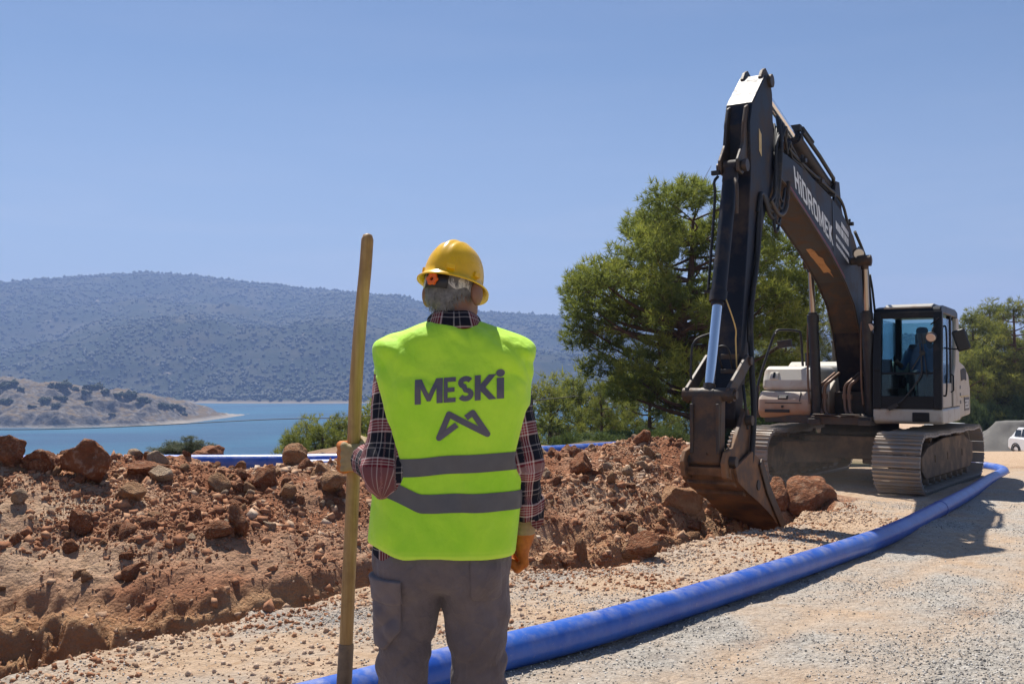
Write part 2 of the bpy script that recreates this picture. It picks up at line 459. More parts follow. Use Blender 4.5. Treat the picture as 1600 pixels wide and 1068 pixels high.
def ground_attrs(x, y):
    wob = fbm(x * .9, y * .9, oct=3, seed=3) * .10
    yn = H_near(x) + wob; yf = H_far(x) + wob * 1.6
    t = (y - yn) / np.maximum(yf - yn, .3)
    n1 = fbm(x * .9, y * .9, oct=4, seed=80); n2 = fbm(x * 2.5, y * 2.5, oct=4, seed=85)
    onspoil = sstep(-.1, .2, y - yn) * (x < 5)
    red = np.clip(.76 + .55 * n1 + .25 * n2, 0, 1) * onspoil
    red = np.where(onspoil < .5, np.clip(.9 * (n1 * .6 + n2 * .7 - .52), 0, .7), red)
    # pale trampled shelf just beyond the far lip
    shelf = np.exp(-(((y - yf) - .75) / .5) ** 2) * (x < 1.5)
    red = red * (1 - .45 * shelf)
    clay = ((t > .0) & (t < 1.05)) * sstep(.1, .3, t) * (1 - sstep(.95, 1.07, t)) * (1 - sstep(3.3, 4.3, x)) * (1 - .35 * sstep(-.6, .8, x))
    pipe_d = (y - np.interp(x, [-1.04, 0, .79, 1.99, 4.02, 6.95, 10], [4.75, 5.35, 6.25, 7.9, 10.6, 15.2, 20]))
    gravel = np.clip(.72 - .55 * (1 - sstep(-1.3, .2, -pipe_d - .6)) + .35 * n1 + .35 * n2, 0, 1) * (1 - onspoil)
    sal = x * .62 + y * .78; pdist = y - np.interp(x, [-1.2, -.03, .68, 1.79, 3.83, 7.0, 10], [4.0, 5.26, 6.02, 7.40, 10.1, 15.2, 20])
    ruts = np.exp(-((pdist + 1.15 + .1 * np.sin(sal * .7)) / .20) ** 2) + np.exp(-((pdist + 2.55 + .12 * np.sin(sal * .6 + 1)) / .22) ** 2)
    gravel = gravel * (1 - .75 * ruts * (.6 + .4 * n2))
    gravel = gravel * (1 - sstep(16, 24, y))
    green = sstep(19, 23, y) * (1 - sstep(8, 12, x))
    return red, gravel, clay, green

def make_soil():
    m, t, out = newmat('soil'); n = N(t); p = n.pos()
    red, gra, clay, green = n.attr('red'), n.attr('gravel'), n.attr('clay'), n.attr('green')
    nz1 = n.noise(p, 1.7, 6, .6); nz2 = n.noise(p, 9, 6, .65); nz3 = n.noise(p, 60, 4, .6); vor = n.vor(p, 55, 'Color')
    cred = n.mix(n.ramp(nz2, [(.35, 0), (.65, 1)]), (.245, .088, .040), (.41, .185, .098))
    ctan = n.mix(n.ramp(nz2, [(.35, 0), (.68, 1)]), (.40, .265, .165), (.60, .46, .325))
    fr = n.math('ADD', red, n.math('MULTIPLY', n.math('SUBTRACT', nz2, .5), 1.1), clamp=True)
    c = n.mix(fr, ctan, cred)
    cg = n.mix(n.ramp(nz3, [(.3, 0), (.7, 1)]), (.30, .27, .23), (.56, .51, .44))
    sep = n.node('ShaderNodeSeparateColor'); n.link(vor, sep.inputs[0])
    cg = n.mix(n.math('MULTIPLY', sep.outputs[0], .75), cg, n.ramp(sep.outputs[1], [(0, (.12, .11, .10)), (.5, (.38, .35, .31)), (1, (.62, .58, .52))]))
    fg = n.math('ADD', gra, n.math('MULTIPLY', n.math('SUBTRACT', nz1, .5), 1.3), clamp=True)
    fg = n.math('MULTIPLY', fg, n.math('GREATER_THAN', gra, .02))
    c = n.mix(fg, c, cg)
    cc = n.mix(n.ramp(nz1, [(.35, 0), (.6, 1)]), (.36, .165, .075), (.52, .30, .16))
    cc = n.mix(n.math('MULTIPLY', n.ramp(nz2, [(.45, 0), (.75, 1)]), .6), cc, (.48, .33, .20))
    c = n.mix(clay, c, cc)
    c = n.mix(green, c, (.13, .11, .055))
    hsum = n.math('ADD', n.math('ADD', n.math('MULTIPLY', n.noise(p, 48, 8, .8), 1.0), n.math('MULTIPLY', n.vor(p, 17), -.9)), n.math('ADD', n.math('MULTIPLY', nz2, 1.1), n.math('MULTIPLY', n.vor(p, 42), -.7)))
    bn = n.bump(hsum, .8, .024); n.link(n.math('ADD', n.math('MULTIPLY', n.math('MAXIMUM', red, clay), .030), .020), bn.node.inputs['Distance'])
    b = n.bsdf(c, .95, 0, bn, spec=.15)
    n.link(b.outputs[0], out.inputs[0]); M['soil'] = m
make_soil()

def lines(fine0, fine1, step, lo, hi, g=1.16):
    a = list(np.arange(fine0, fine1, step)); s = step
    x = a[-1]
    while x < hi:
        s *= g; x += s; a.append(x)
    s = step; x = a[0]; pre = []
    while x > lo:
        s *= g; x -= s; pre.append(x)
    return np.array(pre[::-1] + a)

gx = lines(-5.4, 5.6, .026, -160, 240); gy = lines(3.6, 15.5, .026, -60, 260)
GX, GY = np.meshgrid(gx, gy, indexing='ij')
GZ = ground_z(GX, GY)
nx, ny = GX.shape
ii = np.arange(nx * ny).reshape(nx, ny)
quads = np.stack([ii[:-1, :-1], ii[1:, :-1], ii[1:, 1:], ii[:-1, 1:]], -1).reshape(-1, 4)
ra, ga, ca, gra = ground_attrs(GX, GY)
ground_me = mesh_np('ground', np.stack([GX, GY, GZ], -1).reshape(-1, 3), quads, 'soil', True,
                    {'red': ra.ravel(), 'gravel': ga.ravel(), 'clay': ca.ravel(), 'green': gra.ravel()})
ground = tag(link('ground', ground_me), 'bare reddish earth and gravel track cut by an open trench', kind='structure')

# ---------------------------------------------------------------- sea
def make_sea():
    m, t, out = newmat('sea'); n = N(t); p = n.pos()
    mp = n.node('ShaderNodeMapping'); n.link(p, mp.inputs[0]); mp.inputs['Scale'].default_value = (1, 2.2, 1)
    big = n.noise(mp.outputs[0], .006, 4)
    c = n.mix(n.ramp(big, [(.38, 0), (.62, 1)]), (.004, .058, .130), (.011, .105, .185))
    h = n.math('ADD', n.noise(mp.outputs[0], .5, 5), n.math('MULTIPLY', n.noise(mp.outputs[0], .07, 4), 2.0))
    b = n.bsdf(c, .5, 0, n.bump(h, .8, .8), spec=.08)
    n.link(b.outputs[0], out.inputs[0]); M['sea'] = m
make_sea()
SEA = -30.0
sx = np.linspace(-3400, 3400, 35); sy = np.linspace(-250, 3450, 21)
SX, SY = np.meshgrid(sx, sy, indexing='ij'); si = np.arange(SX.size).reshape(SX.shape)
sq = np.stack([si[:-1, :-1], si[1:, :-1], si[1:, 1:], si[:-1, 1:]], -1).reshape(-1, 4)
tag(link('sea', mesh_np('sea', np.stack([SX, SY, np.full(SX.shape, SEA)], -1).reshape(-1, 3), sq, 'sea', True)), 'calm teal blue bay water below the site', kind='structure')

# ---------------------------------------------------------------- far hills
def px2x(px, Y): return (px - 800) / 1556.0 * Y
sky_px = np.array([-700, -300, -100, 0, 60, 130, 190, 240, 300, 400, 500, 570, 660, 750, 800, 880, 1000, 1150, 1300, 1500, 1800, 2300])
sky_py = np.array([560, 510, 475, 457, 445, 435, 431, 428, 434, 445, 455, 462, 478, 490, 493, 498, 507, 517, 526, 545, 560, 575])
RY = 2600.0
def hill_z(x, y):
    x = np.asarray(x, float); y = np.asarray(y, float)
    ridge = 1.45 + (590 - np.interp(x * RY / (RY), px2x(sky_px, RY), sky_py)) / 1556.0 * RY - SEA
    shore = 1215 + 45 * fbm(x * .004, x * 0 + 3, oct=3, seed=101) + 60 * sstep(-650, -1000, x)
    t = np.clip((y - shore) / (RY - shore), -.2, 1.25)
    g = np.where(t < 0, t * .12, .30 * (np.clip(t, 0, 1) ** .8) + .70 * sstep(.05, 1.0, t))
    g = np.where(t > 1, 1 - (t - 1) * .9, g)
    gul = fbm(x * .0035, y * .0022, oct=4, seed=110)
    z = ridge * g + gul * 30 * sstep(0, .25, t) * (1 - sstep(.72, .97, t))
    spur = 74 * np.exp(-((y - 1560) / 190) ** 2) * (np.exp(-((x + 480) / 330) ** 2) + .35 * np.exp(-((x - 60) / 260) ** 2))
    z = z + spur * sstep(0, .12, t) + 4 * fbm(x * .02, y * .02, oct=3, seed=115) * sstep(0, .04, t)
    z = z + np.where(t > 0, 3.0 * sstep(0, .01, t), 0)
    return SEA + z
hx = np.linspace(-2300, 2300, 260); hy = np.concatenate([np.linspace(1120, 1700, 110), np.linspace(1708, 3200, 90)])
HX, HY = np.meshgrid(hx, hy, indexing='ij'); HZ = hill_z(HX, HY)
hi_ = np.arange(HX.size).reshape(HX.shape)
hq = np.stack([hi_[:-1, :-1], hi_[1:, :-1], hi_[1:, 1:], hi_[:-1, 1:]], -1).reshape(-1, 4)
def make_hill():
    m, t, out = newmat('hillside'); n = N(t); p = n.pos()
    f = n.ramp(n.noise(p, .0075, 8, .65), [(.46, 0), (.66, 1)])
    c = n.mix(f, (.022, .032, .015), (.070, .064, .038))
    c = n.mix(n.ramp(n.noise(p, .06, 4, .6), [(.66, 0), (.76, 1)]), c, (.27, .22, .165))
    z = n.node('ShaderNodeSeparateXYZ'); n.link(p, z.inputs[0])
    mr = n.node('ShaderNodeMapRange'); n.link(z.outputs[2], mr.inputs[0])
    mr.inputs[1].default_value = SEA + 1.5; mr.inputs[2].default_value = SEA + 4.5; mr.inputs[3].default_value = 1; mr.inputs[4].default_value = 0
    c = n.mix(mr.outputs[0], c, (.24, .20, .15))
    b = n.bsdf(c, .95, 0, n.bump(n.noise(p, .15, 5), .6, 2), spec=.1)
    n.link(b.outputs[0], out.inputs[0]); M['hillside'] = m
make_hill()
tag(link('hills', mesh_np('hills', np.stack([HX, HY, HZ], -1).reshape(-1, 3), hq, 'hillside', True)), 'long wooded hill ridge across the bay', kind='structure')

# foliage material used by woods, shrubs and crowns: per-point tint
def foliage(name, dark, mid, light, trans=.3, rough=.7):
    m, t, out = newmat(name); n = N(t)
    c = n.ramp(n.attr('tint'), [(0, dark), (.55, mid), (1, light)])
    d = n.bsdf(c, rough, 0, None, spec=.25)
    tr = n.node('ShaderNodeBsdfTranslucent'); n.link(n.mix(.5, c, (.16, .18, .02)), tr.inputs[0])
    mx = n.node('ShaderNodeMixShader'); mx.inputs[0].default_value = trans
    n.link(d.outputs[0], mx.inputs[1]); n.link(tr.outputs[0], mx.inputs[2])
    n.link(mx.outputs[0], out.inputs[0]); M[name] = m
foliage('woods', (.010, .020, .009), (.026, .040, .016), (.055, .066, .026), 0.0)

rng = np.random.default_rng(7)
ICO_V = None
def ico(sub):
    bm = bmesh.new(); bmesh.ops.create_icosphere(bm, subdivisions=sub, radius=1)
    V = np.array([v.co[:] for v in bm.verts]); F = np.array([[v.index for v in f.verts] for f in bm.faces]); bm.free(); return V, F
ICO1 = ico(1); ICO2 = ico(2); ICO3 = ico(3); ICO4 = ico(4)
OCT = (np.array([(1, 0, 0), (-1, 0, 0), (0, 1, 0), (0, -1, 0), (0, 0, 1), (0, 0, -1)], float),
       np.array([(0, 2, 4), (2, 1, 4), (1, 3, 4), (3, 0, 4), (2, 0, 5), (1, 2, 5), (3, 1, 5), (0, 3, 5)]))
def rand_rot(n, rng, up=False):
    if up:
        a = rng.uniform(0, 2 * PI, n); c, s = np.cos(a), np.sin(a); z = np.zeros(n); o = np.ones(n)
        return np.stack([np.stack([c, -s, z], -1), np.stack([s, c, z], -1), np.stack([z, z, o], -1)], 1)
    q = rng.normal(size=(n, 4)); q /= np.linalg.norm(q, axis=1)[:, None]; w_, x, y, z = q.T
    return np.stack([np.stack([1 - 2 * (y * y + z * z), 2 * (x * y - z * w_), 2 * (x * z + y * w_)], -1),
                     np.stack([2 * (x * y + z * w_), 1 - 2 * (x * x + z * z), 2 * (y * z - x * w_)], -1),
                     np.stack([2 * (x * z - y * w_), 2 * (y * z + x * w_), 1 - 2 * (x * x + y * y)], -1)], 1)
def scatter(tmpl, P, S, rng, jit=.25, up=False, tint=None):
    """many copies of a small template joined into arrays; P (n,3), S (n,3) scale"""
    V, F = tmpl; n = len(P); k = len(V)
    W = V[None] * (1 + rng.uniform(-jit, jit, (n, k, 1)))
    W = W * S[:, None, :]
    W = np.einsum('nij,nkj->nki', rand_rot(n, rng, up), W) + P[:, None, :]
    FF = F[None] + (np.arange(n) * k)[:, None, None]
    tt = np.repeat(rng.uniform(0, 1, n) if tint is None else tint, k)
    return W.reshape(-1, 3), FF.reshape(-1, F.shape[1]), tt

nF = 80000
fx = rng.uniform(-1900, 1700, nF); fy = 1225 + (3100 - 1225) * rng.uniform(0, 1, nF) ** 1.25
fx = fx * (fy / 2600) ** .5
dens = .80 + .5 * np.exp(-((fy - 1520) / 170) ** 2) * np.exp(-((fx + 480) / 420) ** 2) + .95 * fbm(fx * .0055, fy * .0055, oct=5, seed=130) + .35 * sstep(1350, 2000, fy) - .30 * (1 - sstep(1230, 1420, fy))
fz = hill_z(fx, fy)
keep = (rng.uniform(0, 1, nF) < dens) & (fz > SEA + 3)
fx, fy, fz = fx[keep], fy[keep], fz[keep]
s = 1.1 + 3.4 * rng.uniform(0, 1, len(fx)) ** 2.0 * (1 + .25 * sstep(1500, 2500, fy))
P = np.stack([fx, fy, fz + s * .45], -1); S = np.stack([s, s, s * rng.uniform(.7, 1.15, len(s))], -1)
Vf, Ff, tf = scatter(OCT, P, S, rng, .3, True, np.clip(.45 + .5 * fbm(fx * .003, fy * .003, oct=3, seed=133) + rng.normal(0, .15, len(fx)) - .45 * np.exp(-((fy - 1520) / 150) ** 2) * np.exp(-((fx + 420) / 420) ** 2), 0, 1))
tag(link('forest', mesh_np('forest', Vf, Ff, 'woods', False, {'tint': tf})), 'scrubby pine woods covering the far hillside', kind='stuff')

# ---------------------------------------------------------------- headland
def head_z(x, y):
    x = np.asarray(x, float); y = np.asarray(y, float)
    top = np.interp(x, [-700, -420, -330, -285, -255, -240, -230, -222, -205], [36, 31, 25, 20, 14, 8, 3.5, -1, -12])
    n = fbm(x * .02, y * .02, oct=4, seed=140)
    front = np.interp(x, [-600, -330, -250, -222, -200], [618, 624, 632, 690, 745]) + 9 * fbm(x * .035, x * 0, oct=3, seed=141)
    t = (y - front) / 75.0
    cl = np.clip((y - front) / 13.0, -1, 1)
    g = np.where(t < 0, np.clip(cl, -1, 0) * .3, .34 * sstep(0, 1, cl) + .66 * sstep(.05, 1.0, t))
    back = 1 - sstep(760, 900, y)
    g = np.where(g > 0, g * back, g) - (1 - back) * .3
    z = top * g * (1 + .12 * n) + 3.2 * fbm(x * .10, y * .10, oct=5, seed=145) * sstep(0, .1, t) * np.clip(top / 12, 0, 1)
    z = np.where(t < 0, (y - front) * .25, z)
    z = np.where(top <= 0, np.minimum(top, -.5), z)
    return SEA + z - .5
ex = np.linspace(-640, -180, 250); ey = np.concatenate([np.linspace(600, 720, 110), np.linspace(723, 930, 40)])
EX, EY = np.meshgrid(ex, ey, indexing='ij'); EZ = head_z(EX, EY)
ei = np.arange(EX.size).reshape(EX.shape)
eq = np.stack([ei[:-1, :-1], ei[1:, :-1], ei[1:, 1:], ei[:-1, 1:]], -1).reshape(-1, 4)
def make_headland():
    m, t, out = newmat('headland'); n = N(t); p = n.pos()
    z = n.node('ShaderNodeSeparateXYZ'); n.link(p, z.inputs[0])
    g = n.node('ShaderNodeNewGeometry'); nz = n.node('ShaderNodeSeparateXYZ'); n.link(g.outputs['True Normal'], nz.inputs[0])
    grass = n.mix(n.noise(p, .08, 5), (.115, .085, .045), (.215, .15, .082))
    rock = n.mix(n.ramp(n.noise(p, .25, 6, .65), [(.35, 0), (.65, 1)]), (.060, .055, .050), (.25, .22, .19))
    steep = n.ramp(n.math('ADD', nz.outputs[2], n.math('MULTIPLY', n.math('SUBTRACT', n.noise(p, .12, 5), .5), .35)), [(.80, 1), (.93, 0)])
    c = n.mix(steep, grass, rock)
    mr = n.node('ShaderNodeMapRange'); n.link(z.outputs[2], mr.inputs[0])
    mr.inputs[1].default_value = SEA + 1.0; mr.inputs[2].default_value = SEA + 2.6; mr.inputs[3].default_value = 1; mr.inputs[4].default_value = 0
    c = n.mix(mr.outputs[0], c, (.33, .29, .24))
    b = n.bsdf(c, .95, 0, n.bump(n.noise(p, .5, 5), .8, 1.0), spec=.1)
    n.link(b.outputs[0], out.inputs[0]); M['headland'] = m
make_headland()
tag(link('headland', mesh_np('headland', np.stack([EX, EY, EZ], -1).reshape(-1, 3), eq, 'headland', True)), 'rocky headland running out into the bay', kind='structure')

# shrubs on the headland, each a thing of its own
def shrub_mesh(name, seed, mat, nleaf=420, size=.16):
    r = np.random.default_rng(seed)
    c = r.normal(size=(14, 3)) * np.array([.42, .42, .18]); c[:, 2] = np.abs(c[:, 2]) + .28
    k = r.integers(0, 14, nleaf); d = r.normal(size=(nleaf, 3)); d /= np.linalg.norm(d, axis=1)[:, None]
    P = c[k] + d * r.uniform(.12, .34, (nleaf, 1)); P[:, 2] = np.maximum(P[:, 2], .04)
    s_ = r.uniform(.6, 1.3, nleaf) * size
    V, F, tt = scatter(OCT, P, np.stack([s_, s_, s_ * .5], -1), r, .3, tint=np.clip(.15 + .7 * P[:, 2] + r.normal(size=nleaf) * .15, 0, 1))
    return mesh_np(name, V, F, mat, False, {'tint': tt})
foliage('shrub_green', (.016, .026, .010), (.036, .052, .020), (.075, .088, .034), .15)
shm = [shrub_mesh('headland_shrub', 200 + i, 'shrub_green') for i in range(3)]
r = random.Random(4)
spots = [(-30, 600, 9), (4, 603, 8), (20, 598, 7), (33, 606, 5), (80, 603, 7), (100, 604, 10), (118, 607, 6), (96, 622, 6), (150, 606, 10), (165, 611, 6), (135, 612, 6), (187, 616, 7), (205, 619, 9), (222, 622, 6), (232, 626, 5),
         (255, 632, 7), (268, 635, 8), (281, 637, 6), (72, 626, 8), (92, 632, 6), (50, 633, 4), (10, 626, 7), (140, 628, 4), (218, 628, 4), (290, 645, 4), (176, 645, 3)]
for i, (px, py, sz) in enumerate(spots):
    # walk out along the view ray until it meets the headland
    ys = np.linspace(612, 800, 500); xs = (px - 800) / 1556.0 * ys; zs = 1.45 - (py + 3 - 590) / 1556.0 * ys
    hzs = head_z(xs, ys); hit = np.argmax(hzs >= zs) if np.any(hzs >= zs) else int(np.argmin(zs - hzs))
    o = link('shrub', shm[i % 3], loc=(xs[hit], ys[hit], hzs[hit] - .5), rot=(0, 0, r.uniform(0, 6.28)))
    k = sz * .62; o.scale = (k * r.uniform(.9, 1.2), k, k * r.uniform(.75, 1.0))
    tag(o, 'dark green shrub dotted over the rocky headland across the water', 'shrub', 'dark shrubs on the headland')

# ---------------------------------------------------------------- haze
def make_haze():
    m, t, out = newmat('haze'); n = N(t)
    v = n.node('ShaderNodeVolumePrincipled')
    v.inputs['Color'].default_value = (.35, .49, .84, 1); v.inputs['Density'].default_value = .00029
    v.inputs['Anisotropy'].default_value = .2
    n.link(v.outputs[0], out.inputs['Volume']); M['haze'] = m
make_haze()
mb = MB(); mb.bx(-3500, 3500, -300, 3550, -40, 300)
tag(mb.build('haze', 'haze'), 'pale blue sea haze over the bay', kind='stuff')
# ================================================================ ROCKS, PIPES, PLANTS AND THE REST OF THE SITE
# ---------------------------------------------------------------- stones
def make_rock(name, ca, cb, cc, scale=3.0):
    m, t, out = newmat(name); n = N(t); o = n.obj()
    rnd = n.node('ShaderNodeObjectInfo').outputs['Random']
    vec = n.node('ShaderNodeVectorMath', operation='ADD'); n.link(o, vec.inputs[0])
    cmb = n.node('ShaderNodeCombineXYZ'); n.link(n.math('MULTIPLY', rnd, 37), cmb.inputs[0]); n.link(cmb.outputs[0], vec.inputs[1]); v = vec.outputs[0]
    c = n.mix(n.ramp(n.noise(v, scale * .7, 6, .62), [(.36, 0), (.62, 1)]), ca, cb)
    c = n.mix(n.math('MULTIPLY', n.ramp(n.noise(v, scale * 1.4, 6, .7), [(.52, 0), (.68, 1)]), .8), c, cc)
    c = n.mix(n.math('MULTIPLY', rnd, .45), c, cb)
    h = n.math('ADD', n.noise(v, scale * 3, 8, .68), n.math('MULTIPLY', n.vor(v, scale * 2.2), .5))
    b = n.bsdf(c, .93, 0, n.bump(h, .9, .10), spec=.15)
    n.link(b.outputs[0], out.inputs[0]); M[name] = m
make_rock('rock_red', (.24, .085, .038), (.41, .185, .095), (.56, .39, .26))
make_rock('rock_tan', (.36, .165, .080), (.54, .33, .185), (.32, .115, .05))
make_rock('rock_crust', (.24, .085, .038), (.36, .155, .075), (.64, .50, .38), 2.2)
make_rock('rock_pale', (.50, .33, .20), (.66, .50, .35), (.40, .18, .09))
def make_rubble(name):
    m, t, out = newmat(name); n = N(t)
    c = n.ramp(n.attr('tint'), [(0, (.20, .07, .033)), (.35, (.35, .15, .078)), (.6, (.45, .255, .15)), (.85, (.54, .39, .27)), (1, (.62, .50, .39))])
    c = n.mix(n.math('MULTIPLY', n.noise(n.pos(), 90, 4), .6), c, (.38, .225, .135))
    b = n.bsdf(c, .95, 0, n.bump(n.noise(n.pos(), 140, 4), .5, .01), spec=.12)
    n.link(b.outputs[0], out.inputs[0]); M[name] = m
make_rubble('rubble')
def make_gravel(name):
    m, t, out = newmat(name); n = N(t)
    c = n.ramp(n.attr('tint'), [(0, (.17, .155, .14)), (.4, (.37, .34, .30)), (.75, (.50, .46, .41)), (1, (.68, .65, .60))])
    b = n.bsdf(c, .9, 0, None, spec=.2); n.link(b.outputs[0], out.inputs[0]); M[name] = m
make_gravel('gravel')

def rock_mesh(name, seed, mat, sub=2, cuts=9, rough=.12):
    r_ = np.random.default_rng(seed); V, F = {1: ICO1, 2: ICO2, 3: ICO3, 4: ICO4}[sub]; V = V.copy()
    for _ in range(cuts):
        d = r_.normal(size=3); d /= np.linalg.norm(d); lim = r_.uniform(.45, .85); k = V @ d
        V = V - np.maximum(k - lim, 0)[:, None] * d
    nrm = V / np.linalg.norm(V, axis=1)[:, None]
    V = V + nrm * (rough * fbm(V[:, 0] * 2.1 + seed, V[:, 1] * 2.1, V[:, 2] * 2.1, oct=4, seed=seed))[:, None]
    if sub >= 3:
        rid = np.abs(fbm(V[:, 0] * 4 + seed, V[:, 1] * 4, V[:, 2] * 4, oct=3, seed=seed + 5)); V = V - nrm * (rid * rough * .5)[:, None]
    return mesh_np(name, V, F, mat, sub >= 4)
kinds = [rock_mesh('stone', 300 + i, ('rock_red', 'rock_tan', 'rock_red', 'rock_tan', 'rock_pale')[i % 5], 3, 10) for i in range(15)]
def gz1(x, y): return float(ground_z(np.array([x]), np.array([y]))[0])
def ray_ground(px, py, y0=4.0, y1=22.0):
    ys = np.linspace(y0, y1, 1400); xs = (px - 800) / 1556.0 * ys; zs = 1.45 - (py - 590) / 1556.0 * ys
    g_ = ground_z(xs, ys); h_ = np.nonzero(g_ >= zs)[0]
    k = h_[0] if len(h_) else int(np.argmin(zs - g_)); return xs[k], ys[k], g_[k]

# boulders one can name: place by the foot of each, size in metres
BOULD = [
    # (foot px, foot py, width px, height px, material, seed, label)
    (140, 758, 88, 84, 'rock_crust', 1, 'largest boulder, pale crusted and angular, perched on the spoil crest'),
    (62, 722, 72, 46, 'rock_red', 2, 'lumpy rust red boulder behind the pale slab on the heap'),
    (6, 718, 60, 52, 'rock_red', 3, 'rust red boulder cut off by the picture edge atop the heap'),
    (14, 757, 60, 44, 'rock_tan', 4, 'tan flat-topped slab boulder at the picture edge on the heap'),
    (322, 722, 46, 30, 'rock_red', 5, 'brown rock on the crest in front of the distant blue pipe'),
    (226, 742, 66, 26, 'rock_red', 6, 'long flat red brown slab below the distant blue pipe end'),
    (418, 768, 40, 46, 'rock_red', 7, 'round dark red rock halfway down the spoil heap'),
    (448, 778, 26, 26, 'rock_tan', 8, 'small tan rock touching the round dark red rock'),
    (372, 836, 34, 56, 'rock_red', 9, 'upright knobbly red rock standing at the trench lip'),
    (344, 840, 40, 28, 'rock_red', 10, 'low red rock leaning against the upright knobbly rock'),
    (250, 756, 36, 32, 'rock_pale', 11, 'pale grey rounded rock beside the flat red slab'),
    (462, 726, 42, 32, 'rock_tan', 12, 'flat tan rock lying across the distant blue pipe'),
    (206, 786, 42, 34, 'rock_tan', 13, 'tan rock below the pale grey rounded rock'),
    (124, 832, 42, 36, 'rock_red', 14, 'reddish block low on the heap under the largest boulder'),
    (32, 790, 24, 26, 'rock_pale', 15, 'pale round rock under the tan slab boulder'),
    (518, 770, 52, 34, 'rock_tan', 16, 'broad tan rock on the heap close to the shovel handle'),
    (422, 828, 26, 18, 'rock_pale', 17, 'whitish stone at the trench lip beside the upright rock'),
    (1004, 695, 34, 26, 'rock_red', 18, 'red clod on top of the heap near the round bush'),
    (905, 742, 46, 40, 'rock_red', 19, 'large red brown rock on the heap beside the worker sleeve'),
    (956, 758, 18, 22, 'rock_tan', 20, 'narrow tan stone standing on the far heap slope'),
    (1062, 800, 70, 50, 'rock_tan', 21, 'big tan block slumped in the trench left of the bucket'),
    (1008, 872, 56, 42, 'rock_red', 22, 'smooth red boulder lying at the near trench lip'),
    (1002, 838, 24, 20, 'rock_pale', 23, 'white stone in the trench above the smooth red boulder'),
    (986, 834, 24, 24, 'rock_tan', 24, 'yellowish stone touching the white stone in the trench'),
    (908, 872, 22, 34, 'rock_tan', 25, 'upright tan stone against the trench wall near the glove'),
    (984, 872, 36, 22, 'rock_tan', 26, 'tan stone left of the smooth red trench boulder'),
    (1085, 832, 26, 18, 'rock_red', 27, 'brown clod on the near trench lip left of the bucket'),
    (1262, 806, 92, 66, 'rock_red', 28, 'huge red boulder in the trench right behind the bucket teeth'),
    (1214, 790, 44, 50, 'rock_red', 29, 'red boulder half hidden behind the digging bucket'),
    (500, 716, 26, 12, 'rock_pale', 30, 'small pale stone on the far pipe beside the shovel'),
    (212, 706, 34, 20, 'rock_pale', 31, 'pale broken rock on the skyline behind the largest boulder'),
    (186, 706, 26, 22, 'rock_pale', 32, 'craggy pale rock on the skyline touching the largest boulder'),
    (390, 768, 20, 18, 'rock_tan', 33, 'tan pebbly rock left of the round dark red rock'),
]
for (px, py, wpx, hpx, mt, sd, lab) in BOULD:
    x, y, z = ray_ground(px, py)
    if sd in (1, 2, 3, 4): x, y = (px - 800) / 1556.0 * 9.3, 9.3; z = gz1(x, y)
    if sd in (28, 29): x, y = (px - 800) / 1556.0 * 13.3, 13.3; z = 1.45 - (py - 590) / 1556.0 * 13.3 - .05
    if sd in (31, 32): x, y = (px - 800) / 1556.0 * 10.4, 10.4; z = gz1(x, y) - .03
    wm, hm = wpx / 1556.0 * y, hpx / 1556.0 * y
    big = wpx > 40
    o = link('boulder' if big else 'rock', rock_mesh('boulder', 500 + sd, mt, 4 if big else 3, 11, .11), loc=(x, y + wm * .2, z + hm * .40), rot=(0, 0, sd * 1.3))
    if sd in (1, 2, 3, 4): o.location.z = min(1.45 - (py - 590) / 1556.0 * y + hm * .44, gz1(x, y + wm * .2) + hm * .36)
    o.scale = (wm * .60, wm * .55, hm * .62) if sd not in (1, 2, 3, 4) else (wm * .53, wm * .5, hm * .56)
    tag(o, lab, 'boulder' if big else 'rock')

# 300 smaller stones of the heap
rs = np.random.default_rng(21); cand = []
while len(cand) < 300:
    x = rs.uniform(-4.6, 3.2); y = rs.uniform(4.8, 14.2)
    if abs(x / y) > .53: continue
    yn, yf = float(H_near(x)), float(H_far(x)); dd = y - yf
    if dd < -.2:
        if not (0 < y - yn < yf - yn) or rs.uniform() > (.45 if x > 0 else .10): continue
    if dd > float(H_crest_d(x)) + .3: continue
    if x < 1 and -.2 < dd < .9 and rs.uniform() > .12 + .6 * max(0, dd): continue
    if rs.uniform() > .35 + .65 * float(np.clip(.5 + vnoise(np.array([x * 1.3]), np.array([y * 1.3]), seed=90)[0], 0, 1)): continue
    cand.append((x, y))
for i, (x, y) in enumerate(cand):
    s_ = .045 * (1 + .055 * y) * rs.uniform(.55, 1.0) * (1 + 1.1 * rs.uniform() ** 4)
    o = link('stone', kinds[int(rs.integers(0, 15))], loc=(x, y, gz1(x, y) + s_ * .22), rot=tuple(rs.uniform(0, 6.28, 3)))
    o.scale = (s_ * rs.uniform(.8, 1.4), s_ * rs.uniform(.7, 1.2), s_ * rs.uniform(.6, 1.0))
    tag(o, 'reddish brown or tan stone lying loose among the dug-out earth', 'stone', 'loose stones of the spoil heap')

